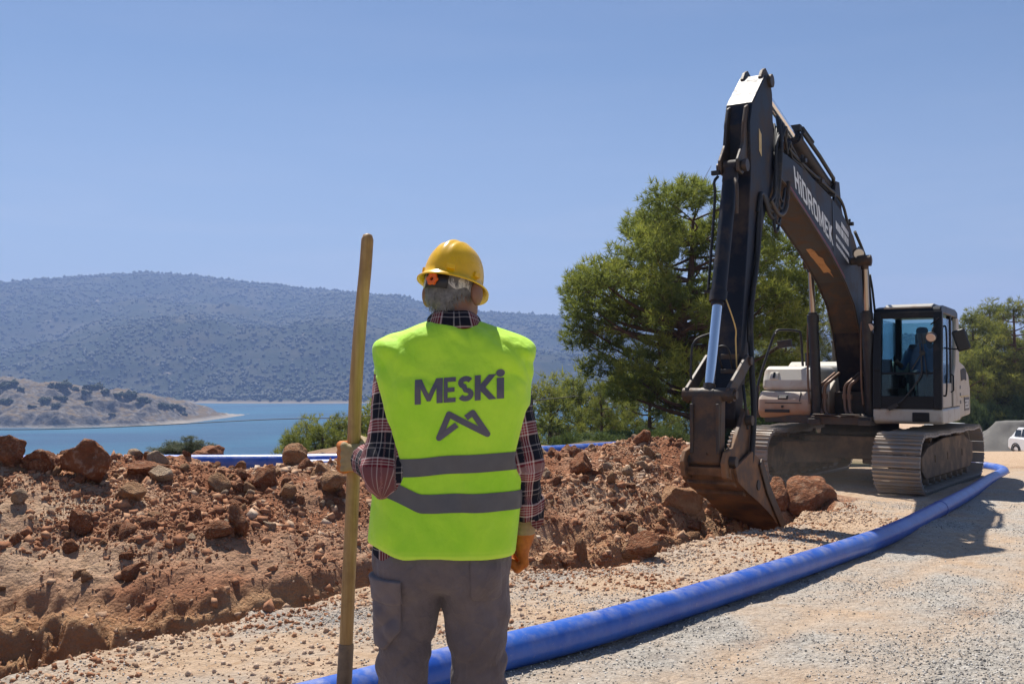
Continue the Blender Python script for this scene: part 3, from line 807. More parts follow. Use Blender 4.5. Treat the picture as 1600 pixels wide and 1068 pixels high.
# rubble too small to count
def scatter_on(n, xr, yr, dens, smin_, smax_, rng, power=2.5, tmpl=ICO1, tintf=None, sink=.3, flat=(.6, 1.0), jit=.28):
    x = rng.uniform(*xr, n); y = rng.uniform(*yr, n)
    k = (np.abs(x / y) < .56) & (rng.uniform(0, 1, n) < dens(x, y)); x, y = x[k], y[k]; n = len(x)
    s_ = smin_ + (smax_ - smin_) * rng.uniform(0, 1, n) ** power
    S = np.stack([s_ * rng.uniform(.8, 1.35, n), s_ * rng.uniform(.7, 1.2, n), s_ * rng.uniform(*flat, n)], -1)
    P = np.stack([x, y, ground_z(x, y) + s_ * (.5 - sink)], -1)
    return scatter(tmpl, P, S, rng, jit, False, None if tintf is None else tintf(x, y, rng))
def spoil_d(x, y):
    yn, yf = H_near(x), H_far(x); d = y - yf
    inb = (d > -.15) & (d < H_crest_d(x) + .5) & (x < 3.8)
    cl = np.clip(.60 + .8 * fbm(x * 1.4, y * 1.4, oct=3, seed=95), .12, 1)
    cl = cl * np.where((x < 1.0) & (d > -.15), .30 + .70 * sstep(.35, 1.2, d), 1.0)
    tr_ = (y > yn) & (d <= -.15) & (x < 4)
    return np.where(inb, cl, 0) + np.where(tr_, np.maximum(cl, .35) * (.45 + .10 * (x > 0)), 0)
def tint_sp(x, y, rng):
    return np.clip(.42 + .38 * fbm(x * 1.1 + 9, y * 1.1, oct=3, seed=97) + rng.normal(0, .20, len(x)), 0, 1)
rg = np.random.default_rng(31)
# angular chips: jittered boxes
CHIP = (np.array([(-1, -1, -1), (1, -1, -1), (1, 1, -1), (-1, 1, -1), (-1, -1, 1), (1, -1, 1), (1, 1, 1), (-1, 1, 1)], float) * .75,
        np.array([(0, 3, 2), (0, 2, 1), (4, 5, 6), (4, 6, 7), (0, 1, 5), (0, 5, 4), (1, 2, 6), (1, 6, 5), (2, 3, 7), (2, 7, 6), (3, 0, 4), (3, 4, 7)]))
A = scatter_on(44000, (-6, 4), (5, 15), spoil_d, .010, .046, rg, 4.0, CHIP, tint_sp, sink=.5, jit=.38)
B = scatter_on(230000, (-6, 4), (5, 15), spoil_d, .004, .016, rg, 1.8, OCT, tint_sp, jit=.38)
tag(link('rubble', mesh_np('rubble', A[0], A[1], 'rubble', False, {'tint': A[2]})), 'loose reddish rubble of the spoil heap', kind='stuff')
tag(link('rubble', mesh_np('rubble_fines', B[0], B[1], 'rubble', False, {'tint': B[2]})), 'fine red crumbs of earth over the spoil heap', kind='stuff')
def pipe_y(x): return np.interp(x, [-1.04, 0, .79, 1.99, 4.02, 6.95, 10], [4.75, 5.35, 6.25, 7.9, 10.6, 15.2, 20])
def lip_d(x, y):
    yn = H_near(x); on = (y < yn - .02) & (y > pipe_y(x) + .1) & (x < 4.5)
    e = np.exp(-((yn - y) / .55)); cl = np.clip(.35 + .8 * fbm(x * 1.8, y * 1.8, oct=3, seed=98), 0, 1)
    return np.where(on, np.clip(e * 1.0 + cl * .45, 0, 1), 0)
Cc = scatter_on(110000, (-4, 4.5), (3.5, 14), lip_d, .004, .019, rg, 4.0, CHIP, jit=.38, tintf= lambda x, y, r_: np.clip(.60 + .55 * fbm(x * 1.3, y * 1.3, oct=3, seed=99) + r_.normal(0, .17, len(x)), 0, .93))
tag(link('rubble', mesh_np('lip_rubble', Cc[0], Cc[1], 'rubble', False, {'tint': Cc[2]})), 'mixed grey and red crumbs along the near trench lip', kind='stuff')
def road_d(x, y):
    on = (y < pipe_y(x) + .05) | (x > 4.5); cl = np.clip(.30 + .75 * fbm(x * .9, y * .9, oct=3, seed=80), .06, 1)
    return np.where(on | (y < H_near(x) - .3), cl, 0) * (1 - .6 * sstep(7, 14, y))
Dd = scatter_on(200000, (-3, 7), (3.4, 14), road_d, .003, .0095, rg, 1.8, OCT, None, .2)
tag(link('gravel', mesh_np('gravel', Dd[0], Dd[1], 'gravel', False, {'tint': Dd[2]})), 'fine grey gravel strewn over the track', kind='stuff')

# ---------------------------------------------------------------- blue pipes
def make_pipe():
    m, t, out = newmat('pipe_blue'); n = N(t); p = n.pos(); g = n.node('ShaderNodeNewGeometry'); nz = n.node('ShaderNodeSeparateXYZ'); n.link(g.outputs['Normal'], nz.inputs[0])
    c = n.mix(n.ramp(n.noise(p, 3, 6, .6), [(.35, 0), (.7, 1)]), (.018, .080, .41), (.042, .138, .52))
    dust = n.math('MULTIPLY', n.ramp(n.noise(p, 7, 7, .7), [(.44, 0), (.72, 1)]), n.math('MAXIMUM', n.math('MULTIPLY', nz.outputs[2], .70), .15))
    sc1 = n.math('MULTIPLY', n.ramp(n.noise(p, 22, 6, .75), [(.60, 0), (.68, 1)]), .35)
    c = n.mix(n.math('MAXIMUM', dust, sc1), c, (.38, .36, .38))
    b = n.bsdf(c, n.math('ADD', n.math('MULTIPLY', dust, .4), .34), 0, n.bump(n.noise(p, 35, 5), .12, .01), spec=.45)
    n.link(b.outputs[0], out.inputs[0]); M['pipe_blue'] = m
    paint('pipe_bead', (.012, .045, .36), .4, 0, (.3, .3, .32), .1, 6, .1, 40)
make_pipe()
def blue_pipe(pts, r_, label, beads=(), n=90, dz=0.0):
    P_ = bez([(x, y, (gz1(x, y) if z is None else z) + r_ * .97 + dz) for x, y, z in pts], n)
    for _ in range(10): P_ = [P_[0]] + [(P_[k - 1] + P_[k] * 2 + P_[k + 1]) / 4 for k in range(1, len(P_) - 1)] + [P_[-1]]
    root = empty('pipe', tuple(P_[0])); tag(root, label, 'pipe'); o = Vector(root.location)
    g = MB(); g.tube([p - o for p in P_], r_, 36)
    inner = [p - o for p in P_]; g.build('pipe_wall', 'pipe_blue', root)
    for t in beads:
        k = min(len(P_) - 2, int(t * (len(P_) - 1))); d = (P_[k + 1] - P_[k]).normalized(); c = P_[k] - o
        g = MB(); g.cyl(c - d * .012, c - d * .002, r_ * 1.045, r_ * 1.05, 36, False); g.cyl(c + d * .002, c + d * .012, r_ * 1.05, r_ * 1.045, 36, False); g.cyl(c - d * .016, c - d * .012, r_ * .99, r_ * 1.045, 36, False); g.cyl(c + d * .012, c + d * .016, r_ * 1.045, r_ * .99, 36, False)
        g.build('weld_bead', 'pipe_bead', root)
    return root
blue_pipe([(-2.1, 2.2, -.02), (-1.7, 3.2, -.03), (-1.2, 4.0, -.045), (-.97, 4.27, -.05), (-.62, 4.62, -.055), (-.03, 5.26, -.07), (.28, 5.58, -.08), (.68, 6.02, -.09), (1.18, 6.63, -.11), (1.79, 7.40, -.13), (2.61, 8.45, -.16), (3.83, 10.1, -.21), (5.38, 12.6, -.29),
           (7.0, 15.2, -.36), (8.35, 17.5, -.42), (9.5, 19.3, -.47), (9.95, 20.4, -.50), (9.9, 21.2, -.50), (9.4, 21.2, -.48), (8.9, 20.4, -.46), (8.0, 19.0, -.42)], .096, 'long blue water pipe curving past the worker along the gravel track', (.60, .90), 150)
blue_pipe([(-9, 17.4, -.14), (-6.5, 17.2, -.12), (-3.6, 17.0, -.09), (-1.0, 17.3, -.05), (1.5, 19.2, -.05), (2.6, 20.4, -.05)], .125, 'distant blue pipe lying along the top behind the spoil heap', (.4,))
blue_pipe([(-3.45, 16.5, -.12), (-2.9, 16.45, -.11), (-1.6, 16.5, -.10), (.2, 17.2, -.085)], .115, 'lower blue pipe glimpsed beneath the distant blue pipe', ())
# thin line over the water
paint('line_black', (.015, .015, .017), .6)
g = MB(); g.tube(bez([(-24, 30, .35), (-15.4, 30, -.10), (-7.3, 30, .20), (-4.2, 30, .32), (2.0, 30, .9)], 60), .012, 6)
tag(g.build('overhead_cable', 'line_black'), 'thin dark cable strung across the view of the water', 'cable')

# ---------------------------------------------------------------- pines
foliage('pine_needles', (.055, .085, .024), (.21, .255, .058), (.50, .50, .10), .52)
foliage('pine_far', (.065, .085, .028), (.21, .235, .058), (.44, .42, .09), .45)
paint('pine_bark', (.13, .070, .045), .9, 0, (.05, .035, .028), .5, 9, .9, 30)
def tufts(P, D, size, k, rng, tint):
    """needle tufts: k thin triangles fanned round direction D at each point P"""
    n = len(P); D = D / np.linalg.norm(D, axis=1)[:, None]
    d = D[:, None, :] * rng.uniform(.35, 1.0, (n, k, 1)) + rng.normal(0, .55, (n, k, 3)); d /= np.linalg.norm(d, axis=2)[:, :, None]
    sd = np.cross(d, rng.normal(size=(n, k, 3))); sd /= np.linalg.norm(sd, axis=2)[:, :, None]
    L_ = (size[:, None, None] * rng.uniform(.7, 1.2, (n, k, 1))); wdt = L_ * .055
    base = P[:, None, :] + d * L_ * .05; tip = P[:, None, :] + d * L_
    V = np.stack([base - sd * wdt, base + sd * wdt, tip], 2).reshape(-1, 3)
    F = np.arange(len(V)).reshape(-1, 3)
    return V, F, np.repeat(np.clip(tint[:, None] + rng.normal(0, .08, (n, k)), 0, 1), 3)
def pine(name, seed, pads, trunk, npt, tsize, k, mat, limb_r=.05, lower=.0):
    """pads: (x,y,z,rx,rz) foliage pads; trunk: list of points with radii; returns crown mesh and trunk mesh"""
    r_ = np.random.default_rng(seed); Ps, Ds, Ts = [], [], []
    mbk = MB(); tp = [Vector(p[:3]) for p in trunk]; tr_path = bez(tp, 30); rad = np.interp(np.linspace(0, 1, len(tr_path)), np.linspace(0, 1, len(trunk)), [p[3] for p in trunk])
    mbk.tube(tr_path, list(rad), 10)
    zs_ = np.array([p.z for p in tr_path])
    for (x, y, z, rx, rz) in pads:
        n = int(npt * (rx / .8) ** 2); d = r_.normal(size=(n, 3)); d /= np.linalg.norm(d, axis=1)[:, None]
        rr_ = r_.uniform(.25, 1.0, (n, 1)) ** .5; lump = 1 + .28 * fbm(d[:, 0] * 2.2 + x, d[:, 1] * 2.2 + y, d[:, 2] * 2.2 + z, oct=2, seed=seed)[:, None]
        P_ = np.array([x, y, z]) + d * rr_ * lump * np.array([rx, rx, rz]); Ps.append(P_)
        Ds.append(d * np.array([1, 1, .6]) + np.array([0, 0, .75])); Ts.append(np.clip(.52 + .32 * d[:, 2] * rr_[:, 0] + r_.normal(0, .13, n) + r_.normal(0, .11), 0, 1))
        # limb from trunk to pad
        kk = int(np.argmin(np.abs(zs_ - (z - .55 * rx - .25 * abs(x - tr_path[len(tr_path) // 2].x))))); a = tr_path[kk]; c = Vector((x, y, z - rz * .2)); mid = (a + c) / 2 + Vector((r_.normal(0, .12), r_.normal(0, .12), -.12 + r_.normal(0, .08))) * (c - a).length * .5
        lp = bez([a, mid, c], 12); r0_ = min(rad[kk] * .6, limb_r * (.6 + .25 * (c - a).length)); mbk.tube(lp, list(np.linspace(r0_, .012, len(lp))), 6)
        for _ in range(5):
            e = c + Vector(r_.normal(0, .55, 3)) * rx; s2 = lp[int(r_.integers(len(lp) // 2, len(lp) - 1))]; mbk.tube(bez([s2, (s2 + e) / 2 + Vector((0, 0, -.06 * rx)), e], 6), [.012 + .01 * rx, .010, .008, .007, .006, .005, .004][:len(bez([s2, (s2 + e) / 2, e], 6))], 4)
    P_ = np.concatenate(Ps); D_ = np.concatenate(Ds); T_ = np.concatenate(Ts)
    V, F, tt = tufts(P_, D_, tsize * r_.uniform(.7, 1.25, len(P_)), k, r_, T_)
    cm = mesh_np(name + '_crown', V, F, mat, False, {'tint': tt}); tm = mesh_np(name + '_trunk', mbk.v, mbk.f, 'pine_bark', True)
    return cm, tm
def put_pine(cm, tm, loc, rz, sc_, label, group=None, name='pine_tree'):
    o = tag(empty(name, loc, rz), label, 'tree', group); o.scale = sc_
    link('crown', cm, o); link('trunk', tm, o); return o
# the big pine: pads placed through its broad, layered crown (local metres, origin at the foot)
BX, BY = 5.55, 26.0; bz = gz1(BX, BY)
rp = np.random.default_rng(77); pads = []
outl = [(-4.15, 3.05), (-4.2, 4.2), (-3.9, 4.75), (-3.1, 5.35), (-2.45, 6.35), (-1.55, 6.95), (-.7, 7.15), (.2, 7.0), (1.0, 6.5), (1.7, 5.7), (2.3, 5.0), (2.4, 4.0), (2.0, 3.1), (1.5, 2.3), (-.5, 1.4), (-1.8, 1.2), (-3.0, 1.5), (-3.6, 2.2)]
def inside(x, z):
    c = False; n = len(outl)
    for i in range(n):
        (x1, z1), (x2, z2) = outl[i], outl[(i + 1) % n]
        if (z1 > z) != (z2 > z) and x < (x2 - x1) * (z - z1) / (z2 - z1) + x1: c = not c
    return c
tries = 0
while len(pads) < 82 and tries < 6000:
    tries += 1
    x, z = rp.uniform(-4.3, 2.5), rp.uniform(1.1, 7.2); rx = rp.uniform(.42, .80)
    if not (inside(x, z) and inside(x - rx * .75, z) and inside(x + rx * .75, z) and inside(x, z + rx * .45)): continue
    half = 2.7 * math.sqrt(max(.05, 1 - ((x + .9) / 3.6) ** 2)); y = rp.uniform(-half, half)
    dens_low = 1.0 if z > 3.4 else .45
    if rp.uniform() > dens_low: continue
    if any((x - p[0]) ** 2 + ((y - p[1]) * .8) ** 2 + ((z - p[2]) * 1.3) ** 2 < (.62 * (rx + p[3]) * .9) ** 2 for p in pads): continue
    pads.append((x, y, z, rx, rx * .60))
for (x, z) in outl: pads.append((x * .90 - .05, rp.uniform(-.8, .8), 3.9 + (z - 3.9) * .90, rp.uniform(.40, .58), .33))
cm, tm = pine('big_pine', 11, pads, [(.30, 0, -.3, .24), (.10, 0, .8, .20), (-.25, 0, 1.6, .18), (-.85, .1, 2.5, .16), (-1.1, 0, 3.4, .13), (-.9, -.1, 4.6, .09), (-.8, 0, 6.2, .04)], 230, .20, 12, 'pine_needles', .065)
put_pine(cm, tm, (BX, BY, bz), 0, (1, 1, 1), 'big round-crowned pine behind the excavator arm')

# generic smaller pines, three shapes
def gen_pads(seed, H_, Rw, n, base=.18):
    r_ = np.random.default_rng(seed); out_ = []
    for i in range(n):
        t = (i + .5) / n; z = H_ * (base + (1 - base) * t); w_ = Rw * (math.sin(PI * min(1, (t * .82 + .14))) ** .8); a = i * 2.4 + r_.uniform(-.5, .5)
        q = w_ * r_.uniform(.35, .95); rx = (.30 + .28 * (1 - t)) * Rw * .62; out_.append((q * math.cos(a), q * math.sin(a), z - rx * .2, rx, rx * .62))
    out_.append((0, 0, H_ * .97, .24 * Rw, .3 * Rw)); return out_
gens = []
for i, (H_, Rw, n, bs) in enumerate(((5.5, 1.9, 34, .10), (6.5, 1.7, 36, .25), (4.5, 2.0, 28, .06), (8.0, 2.4, 40, .34))):
    gens.append(pine('pine', 400 + i, gen_pads(40 + i, H_, Rw, n, bs), [(0, 0, -.5, .16), (.05, 0, H_ * .3, .13), (-.05, .05, H_ * .65, .08), (0, 0, H_ * .97, .03)], 260, .20, 8, 'pine_far', .05))
PINES = [
    # (px, top py, Y, shape, label)
    (862, 606, 34, 0, 'slim young pine beside the worker sleeve, seen against the water'),
    (905, 600, 38, 2, 'light green young pine between the worker and the big pine'),
    (938, 600, 30, 1, 'bushy young pine under the near edge of the big pine crown'),
    (975, 584, 35, 0, 'mid green pine rising under the big pine crown'),
    (1015, 590, 33, 2, 'broad young pine behind the round bush'),
    (1060, 590, 37, 1, 'dusky pine behind the bucket linkage'),
    (1180, 560, 40, 3, 'tall pine seen between excavator arm and storage box'),
    (1228, 500, 44, 3, 'tall pine behind the excavator hand rail'),
    (1262, 470, 52, 3, 'pine showing just left of the boom cylinder'),
    (1330, 545, 50, 1, 'low pine top seen below the boom'),
    (1120, 610, 31, 2, 'shaded pine behind the digging arm'),
    (1520, 492, 72, 3, 'tall pine directly beside the cab mirror'),
    (1548, 478, 74, 3, 'tallest pine of the right-hand wood'),
    (1585, 474, 70, 1, 'dark pine at the picture edge above the parked cars'),
    (1536, 545, 69, 2, 'yellow green pine in front of the wood by the gravel heap'),
    (1566, 560, 70, 0, 'low yellow green pine above the gravel heap'),
    (1510, 560, 68, 2, 'rounded pine behind the cab tail'),
    (1600, 540, 71, 1, 'pine at the very edge over the white cars'),
    (1490, 520, 80, 3, 'pine top showing behind the cab roof corner'),
    (1630, 500, 78, 3, 'pine beyond the picture edge behind the white cars'),
    (480, 664, 30, 0, 'spiky young pine poking over the heap left of the shovel'),
    (505, 672, 29, 2, 'low pine tuft between shovel and spiky young pine'),
    (530, 656, 30, 1, 'bright green young pine just left of the shovel handle'),
    (566, 650, 32, 0, 'young pine right behind the shovel handle'),
    (600, 652, 34, 2, 'young pine hidden mostly by the plaid sleeve'),
    (462, 682, 28, 2, 'small dark pine tip at the end of the young pine row'),
]
for i, (px, py, Y, k, lab) in enumerate(PINES):
    H_ = (5.5, 6.5, 4.5, 8.0)[k]; x = (px - 800) / 1556.0 * Y; g_ = gz1(x, Y); topz = 1.45 - (py - 590) / 1556.0 * Y
    h_ = topz - g_
    s_ = max(.35, h_ / H_); 
    if h_ / H_ < .5: s_ = .5; g_ = topz - .5 * H_
    put_pine(*gens[k], (x, Y, g_), i * 2.1, (s_ * .95, s_ * .95, s_), lab)

# ---------------------------------------------------------------- bushes
foliage('bush_green', (.035, .060, .026), (.085, .135, .055), (.17, .23, .09), .35)
foliage('olive_green', (.05, .062, .040), (.11, .13, .085), (.22, .24, .17), .25)
def leaf_bush(name, seed, n, mat, leaf=.05, flat=.75, spread=1.0):
    r_ = np.random.default_rng(seed); c = r_.normal(size=(26, 3)) * np.array([.36, .36, .24]) * spread; c[:, 2] = np.abs(c[:, 2]) + .25
    k = r_.integers(0, 26, n); d = r_.normal(size=(n, 3)); d /= np.linalg.norm(d, axis=1)[:, None]
    P_ = c[k] + d * r_.uniform(.05, .26, (n, 1)) * np.array([1, 1, flat]); P_[:, 2] = np.maximum(P_[:, 2], .02)
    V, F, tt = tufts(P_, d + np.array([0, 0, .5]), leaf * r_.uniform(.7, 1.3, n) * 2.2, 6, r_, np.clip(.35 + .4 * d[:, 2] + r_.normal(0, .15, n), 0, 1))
    return mesh_np(name, V, F, mat, False, {'tint': tt})
def stem_mesh(seed):
    r_ = random.Random(seed); g = MB()
    for _ in range(9): a = r_.uniform(0, 6.28); g.tube(bez([(0, 0, -.1), (.12 * math.cos(a), .12 * math.sin(a), .25), (.35 * math.cos(a), .35 * math.sin(a), .6)], 6), [.025, .02, .018, .016, .012, .01, .006][:7], 5)
    return mesh_np('stems', g.v, g.f, 'pine_bark', True)
sm_ = stem_mesh(3)
def put_bush(px, py_top, py_bot, wpx, Y, me, lab, cat='bush'):
    x = (px - 800) / 1556.0 * Y; zb = 1.45 - (py_bot - 590) / 1556.0 * Y; h_ = (py_bot - py_top) / 1556.0 * Y; w_ = wpx / 1556.0 * Y
    o = tag(empty('bush', (x, Y, min(zb, gz1(x, Y) + .05))), lab, cat); o.scale = (w_ / 1.5, w_ / 1.5, (h_ + zb - o.location.z) / 1.0)
    link('foliage', me, o); link('stem', sm_, o)
b1 = leaf_bush('round_bush', 61, 3400, 'bush_green', .05); b2 = leaf_bush('olive_bush', 62, 2600, 'olive_green', .055, .8, 1.0); b3 = leaf_bush('scrub', 63, 2600, 'bush_green', .06)
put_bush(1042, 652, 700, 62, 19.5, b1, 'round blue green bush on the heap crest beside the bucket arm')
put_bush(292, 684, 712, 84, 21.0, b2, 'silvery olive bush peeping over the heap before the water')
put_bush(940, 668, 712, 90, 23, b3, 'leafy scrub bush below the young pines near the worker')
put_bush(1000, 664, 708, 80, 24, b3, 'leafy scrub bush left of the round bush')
put_bush(885, 664, 712, 70, 25, b3, 'scrub bush just right of the worker elbow')
put_bush(1190, 600, 690, 110, 29, b3, 'shaded scrub behind the storage box of the excavator')
put_bush(1150, 640, 700, 90, 26, b3, 'dark scrub behind the excavator track')
put_bush(1230, 610, 690, 100, 31, b3, 'scrub below the storage box between the tracks')
put_bush(1518, 610, 665, 60, 66, b3, 'dull scrub at the foot of the wood by the cab tail')
put_bush(1550, 615, 662, 70, 67, b3, 'dull scrub above the grey gravel heap')
put_bush(1590, 605, 665, 80, 68, b3, 'dull scrub behind the white cars')

# ---------------------------------------------------------------- gravel heap, blocks and cars
paint('heap_gravel', (.15, .142, .13), .95, 0, (.20, .19, .17), .5, 1.2, .8, 14)
hxn = 60; r2 = np.linspace(0, 1, 26); th = np.linspace(0, 2 * PI, hxn, endpoint=False); RR, TT = np.meshgrid(r2, th, indexing='ij')
hx_ = RR * np.cos(TT) * np.where(np.cos(TT) > 0, 5.5, 3.7); hy_ = RR * np.sin(TT) * 3.4
hh = np.maximum(0, 1 - RR ** 1.05) * (1 + .18 * fbm(hx_ * .5, hy_ * .5, oct=3, seed=151)) * 2.45 + .06 * fbm(hx_ * 2, hy_ * 2, oct=3, seed=152); hh = np.minimum(hh, 2.25 + .03 * hx_)
gi = np.arange(RR.size).reshape(RR.shape); gq = np.stack([gi[:-1], np.roll(gi, -1, 1)[:-1], np.roll(gi, -1, 1)[1:], gi[1:]], -1).reshape(-1, 4)
hpx_, hpy_ = px2x(1582, 63), 63.0
hp = link('gravel_heap', mesh_np('gravel_heap', np.stack([hx_, hy_, hh], -1).reshape(-1, 3), gq, 'heap_gravel', True), loc=(hpx_, hpy_, gz1(hpx_, hpy_) - .15))
tag(hp, 'grey gravel heap in front of the wood behind the excavator', 'gravel heap')
paint('concrete', (.40, .41, .41), .85, 0, (.25, .23, .21), .3, 3, .3, 20)
for px, lab in ((1466, 'grey concrete block under the cab corner, nearer the tracks'), (1492, 'grey concrete block under the cab, nearer the gravel heap')):
    x = px2x(px, 31.0); g = MB(); g.bx(-.25, .25, -.4, .4, -.02, .56); g.bx(-.10, .10, -.30, .30, .56, .62)
    o = g.build('concrete_block', 'concrete', None, .02); o.location = (x, 31.0, 1.45 - 101 / 1556 * 31.0); o.rotation_euler = (0, 0, .3); tag(o, lab, 'block', 'concrete blocks behind the excavator')
    g = MB(); g.bx(-.35, .35, -.5, .5, -.9, -.02); 
simple('car_white', (.78, .79, .80), .22); simple('car_glass', (.02, .025, .03), .06); simple('tyre_rubber', (.018, .018, .018), .85); simple('wheel_alloy', (.42, .43, .44), .35, .8); simple('headlight', (.55, .58, .62), .1, .3); simple('trim_black', (.02, .02, .022), .5)
def car(loc, rz, label):
    root = tag(empty('car', loc, rz), label, 'car')
    # forward is -y; side profile (y, z) swept across x with tumblehome
    low = [(-2.12, .42), (-2.16, .62), (-2.10, .86), (-1.95, .98), (-1.0, 1.06), (1.95, 1.10), (2.10, .95), (2.14, .45), (1.75, .30), (-1.85, .30)]
    g = MB(); g.prism(low, -.90, .90, 'x'); body_ = g.build('body', 'car_white', root, .09, 3)
    cabn = [(-1.05, 1.05), (-.42, 1.60), (-.10, 1.68), (1.45, 1.66), (1.95, 1.12), (1.9, 1.05)]
    g = MB(); g.prism(cabn, -.80, .80, 'x'); g.v = [(x * (1 - .17 * max(0, (z - 1.05) / .63)), y, z) for x, y, z in g.v]; g.build('cabin', 'car_white', root, .05, 3)
    def quadp(name, q, mat): 
        g = MB(); g.add(q, [(0, 1, 2, 3)]); o = g.build(name, mat, root); m_ = o.modifiers.new('solid', 'SOLIDIFY'); m_.thickness = .02; m_.offset = 0
    quadp('windscreen', [(-.70, -1.03, 1.11), (.70, -1.03, 1.11), (.62, -.46, 1.59), (-.62, -.46, 1.59)], 'car_glass')
    for s_ in (-1, 1):
        for y0, y1, z1 in ((-.72, .18, 1.58), (.26, 1.02, 1.58), (1.08, 1.62, 1.52)):
            quadp('side_window', [(s_ * .797, y0, 1.14), (s_ * .797, y1, 1.14), (s_ * .690, y1 - .03, z1), (s_ * .690, min(y1 - .1, y0 + (.40 if y0 < 0 else .02)), z1)], 'car_glass')
        g = MB(); g.box((s_ * .96, -.80, 1.16), (.20, .10, .15)); g.build('wing_mirror', 'car_white', root, .03)
        g = MB(); g.box((s_ * .66, -2.08, .82), (.42, .12, .17), (0, 0, s_ * -.18)); g.build('headlight', 'headlight', root, .03)
        g = MB(); g.tube([(s_ * .60, -.1, 1.70), (s_ * .61, .1, 1.74), (s_ * .61, 1.2, 1.74), (s_ * .60, 1.4, 1.69)], .02, 8); g.build('roof_rail', 'trim_black', root)
        for y in (-1.34, 1.36):
            wh = empty('wheel'); wh.parent = root; wh.location = (s_ * .80, y, .34)
            g = MB(); g.lathe([(.21, -.11), (.32, -.11), (.34, -.08), (.34, .08), (.32, .11), (.21, .11)], (0, 0, 0), 'x', 28); g.build('tyre', 'tyre_rubber', wh)
            g = MB(); g.lathe([(0, s_ * .09), (.20, s_ * .09), (.22, s_ * .05), (.22, -s_ * .05)], (0, 0, 0), 'x', 20); g.build('rim', 'wheel_alloy', wh)
            g = MB(); arcp = [(y + .43 * math.cos(t), .34 + .43 * math.sin(t)) for t in np.linspace(-.1, PI + .1, 14)] + [(y + .36 * math.cos(t), .34 + .36 * math.sin(t)) for t in np.linspace(PI + .1, -.1, 14)]
            g.prism(arcp, s_ * .88, s_ * .925, 'x'); g.build('wheel_arch', 'trim_black', root)
    g = MB(); g.box((0, -2.14, .50), (1.5, .06, .22)); g.build('bumper', 'trim_black', root, .02)
    g = MB(); g.box((0, -2.13, .80), (.86, .05, .14)); g.build('grille', 'trim_black', root, .02)
    return root
cx1 = px2x(1597, 57) + 1.25
car((cx1, 57, gz1(cx1, 57)), R(8), 'white car parked by the wood at the picture edge, farther of two')
cx2 = px2x(1594, 51) + 2.1
car((cx2, 50, gz1(cx2, 50)), R(4), 'white car cut off by the picture edge, nearer of two')

# ---------------------------------------------------------------- dust around the digging bucket
def make_dust(name, d):
    m, t, out = newmat(name); n = N(t); v = n.node('ShaderNodeVolumePrincipled'); v.inputs['Color'].default_value = (.80, .74, .66, 1); v.inputs['Density'].default_value = d
    v.inputs['Anisotropy'].default_value = .3; n.link(v.outputs[0], out.inputs['Volume']); M[name] = m
make_dust('dust', .013)
for i, (c, s_) in enumerate((((4.6, 14.3, .15), (1.5, 1.2, .75)), ((3.9, 13.4, .0), (.9, .8, .55)), ((1.9, 12.2, -.15), (.6, .5, .35)))):
    V, F = ICO3; V = V * (1 + .22 * fbm(V[:, 0] * 1.6 + i, V[:, 1] * 1.6, V[:, 2] * 1.6, oct=3, seed=170 + i))[:, None]
    o = link('dust', mesh_np('dust', V * np.array(s_), F, 'dust', True), loc=c); tag(o, 'drifting pale dust around the bucket', kind='stuff')
# ================================================================ EXCAVATOR
paint('boom_paint', (.007, .011, .021), .52, 0, (.095, .066, .044), .52, 2.2, .2, 50, spec=.3)
paint('black_steel', (.016, .016, .018), .50, 0, (.085, .06, .04), .35, 4.0, .2, 50)
paint('cab_black', (.007, .008, .010), .42, 0, (.06, .05, .04), .10, 3.0, .08, 60, spec=.3)
paint('worn_steel', (.060, .050, .042), .50, .35, (.15, .085, .045), .5, 5.0, .35, 45)
paint('bucket_steel', (.085, .050, .030), .55, .2, (.33, .175, .085), .80, 3.0, .4, 30)
paint('link_steel', (.060, .042, .030), .5, .3, (.20, .110, .055), .65, 4, .4, 40)
paint('cream_paint', (.60, .56, .47), .45, 0, (.34, .135, .045), .30, 2.0, .06, 60, low=(1.20, 1.74), var=.10)
paint('skirt_paint', (.47, .44, .38), .45, 0, (.28, .15, .08), .25, 5.0, .1, 50, var=.12)
paint('side_paint', (.50, .43, .34), .5, 0, (.36, .22, .12), .25, 3.0, .08, 50, var=.12)
paint('track_steel', (.34, .30, .26), .5, .15, (.42, .30, .20), .5, 6.0, .4, 40)
paint('dusty_frame', (.13, .095, .065), .85, 0, (.30, .20, .125), .75, 3.0, .3, 30)
paint('hose_rubber', (.012, .012, .013), .55, 0, (.09, .07, .05), .30, 8, .1, 80)
paint('brown_metal', (.15, .085, .055), .42, .3, (.22, .12, .06), .5, 6, .15, 60)
paint('sign_white', (.78, .78, .76), .55, 0, (.25, .18, .13), .18, 9, .05, 60, var=.15)
paint('yellow_plate', (.66, .46, .16), .5, 0, (.3, .2, .1), .2, 9, .05, 60)
paint('stripe_red', (.20, .014, .022), .5, 0, (.12, .06, .05), .35, 6, .05, 60)
paint('worn_plate', (.27, .265, .26), .5, .3, (.07, .06, .055), .45, 5, .3, 40)
paint('seat_fabric', (.05, .055, .062), .8)
paint('lamp_body', (.02, .02, .02), .5)
paint('scrape', (.52, .29, .12), .7, 0, (.22, .09, .04), .4, 9, .3, 40)
simple('chrome', (.80, .82, .85), .14, 1.0)
simple('bronze_rod', (.42, .34, .27), .28, 1.0)
simple('lamp_lens', (.62, .60, .55), .18, .55)
simple('mirror_glass', (.55, .58, .62), .05, 1.0)
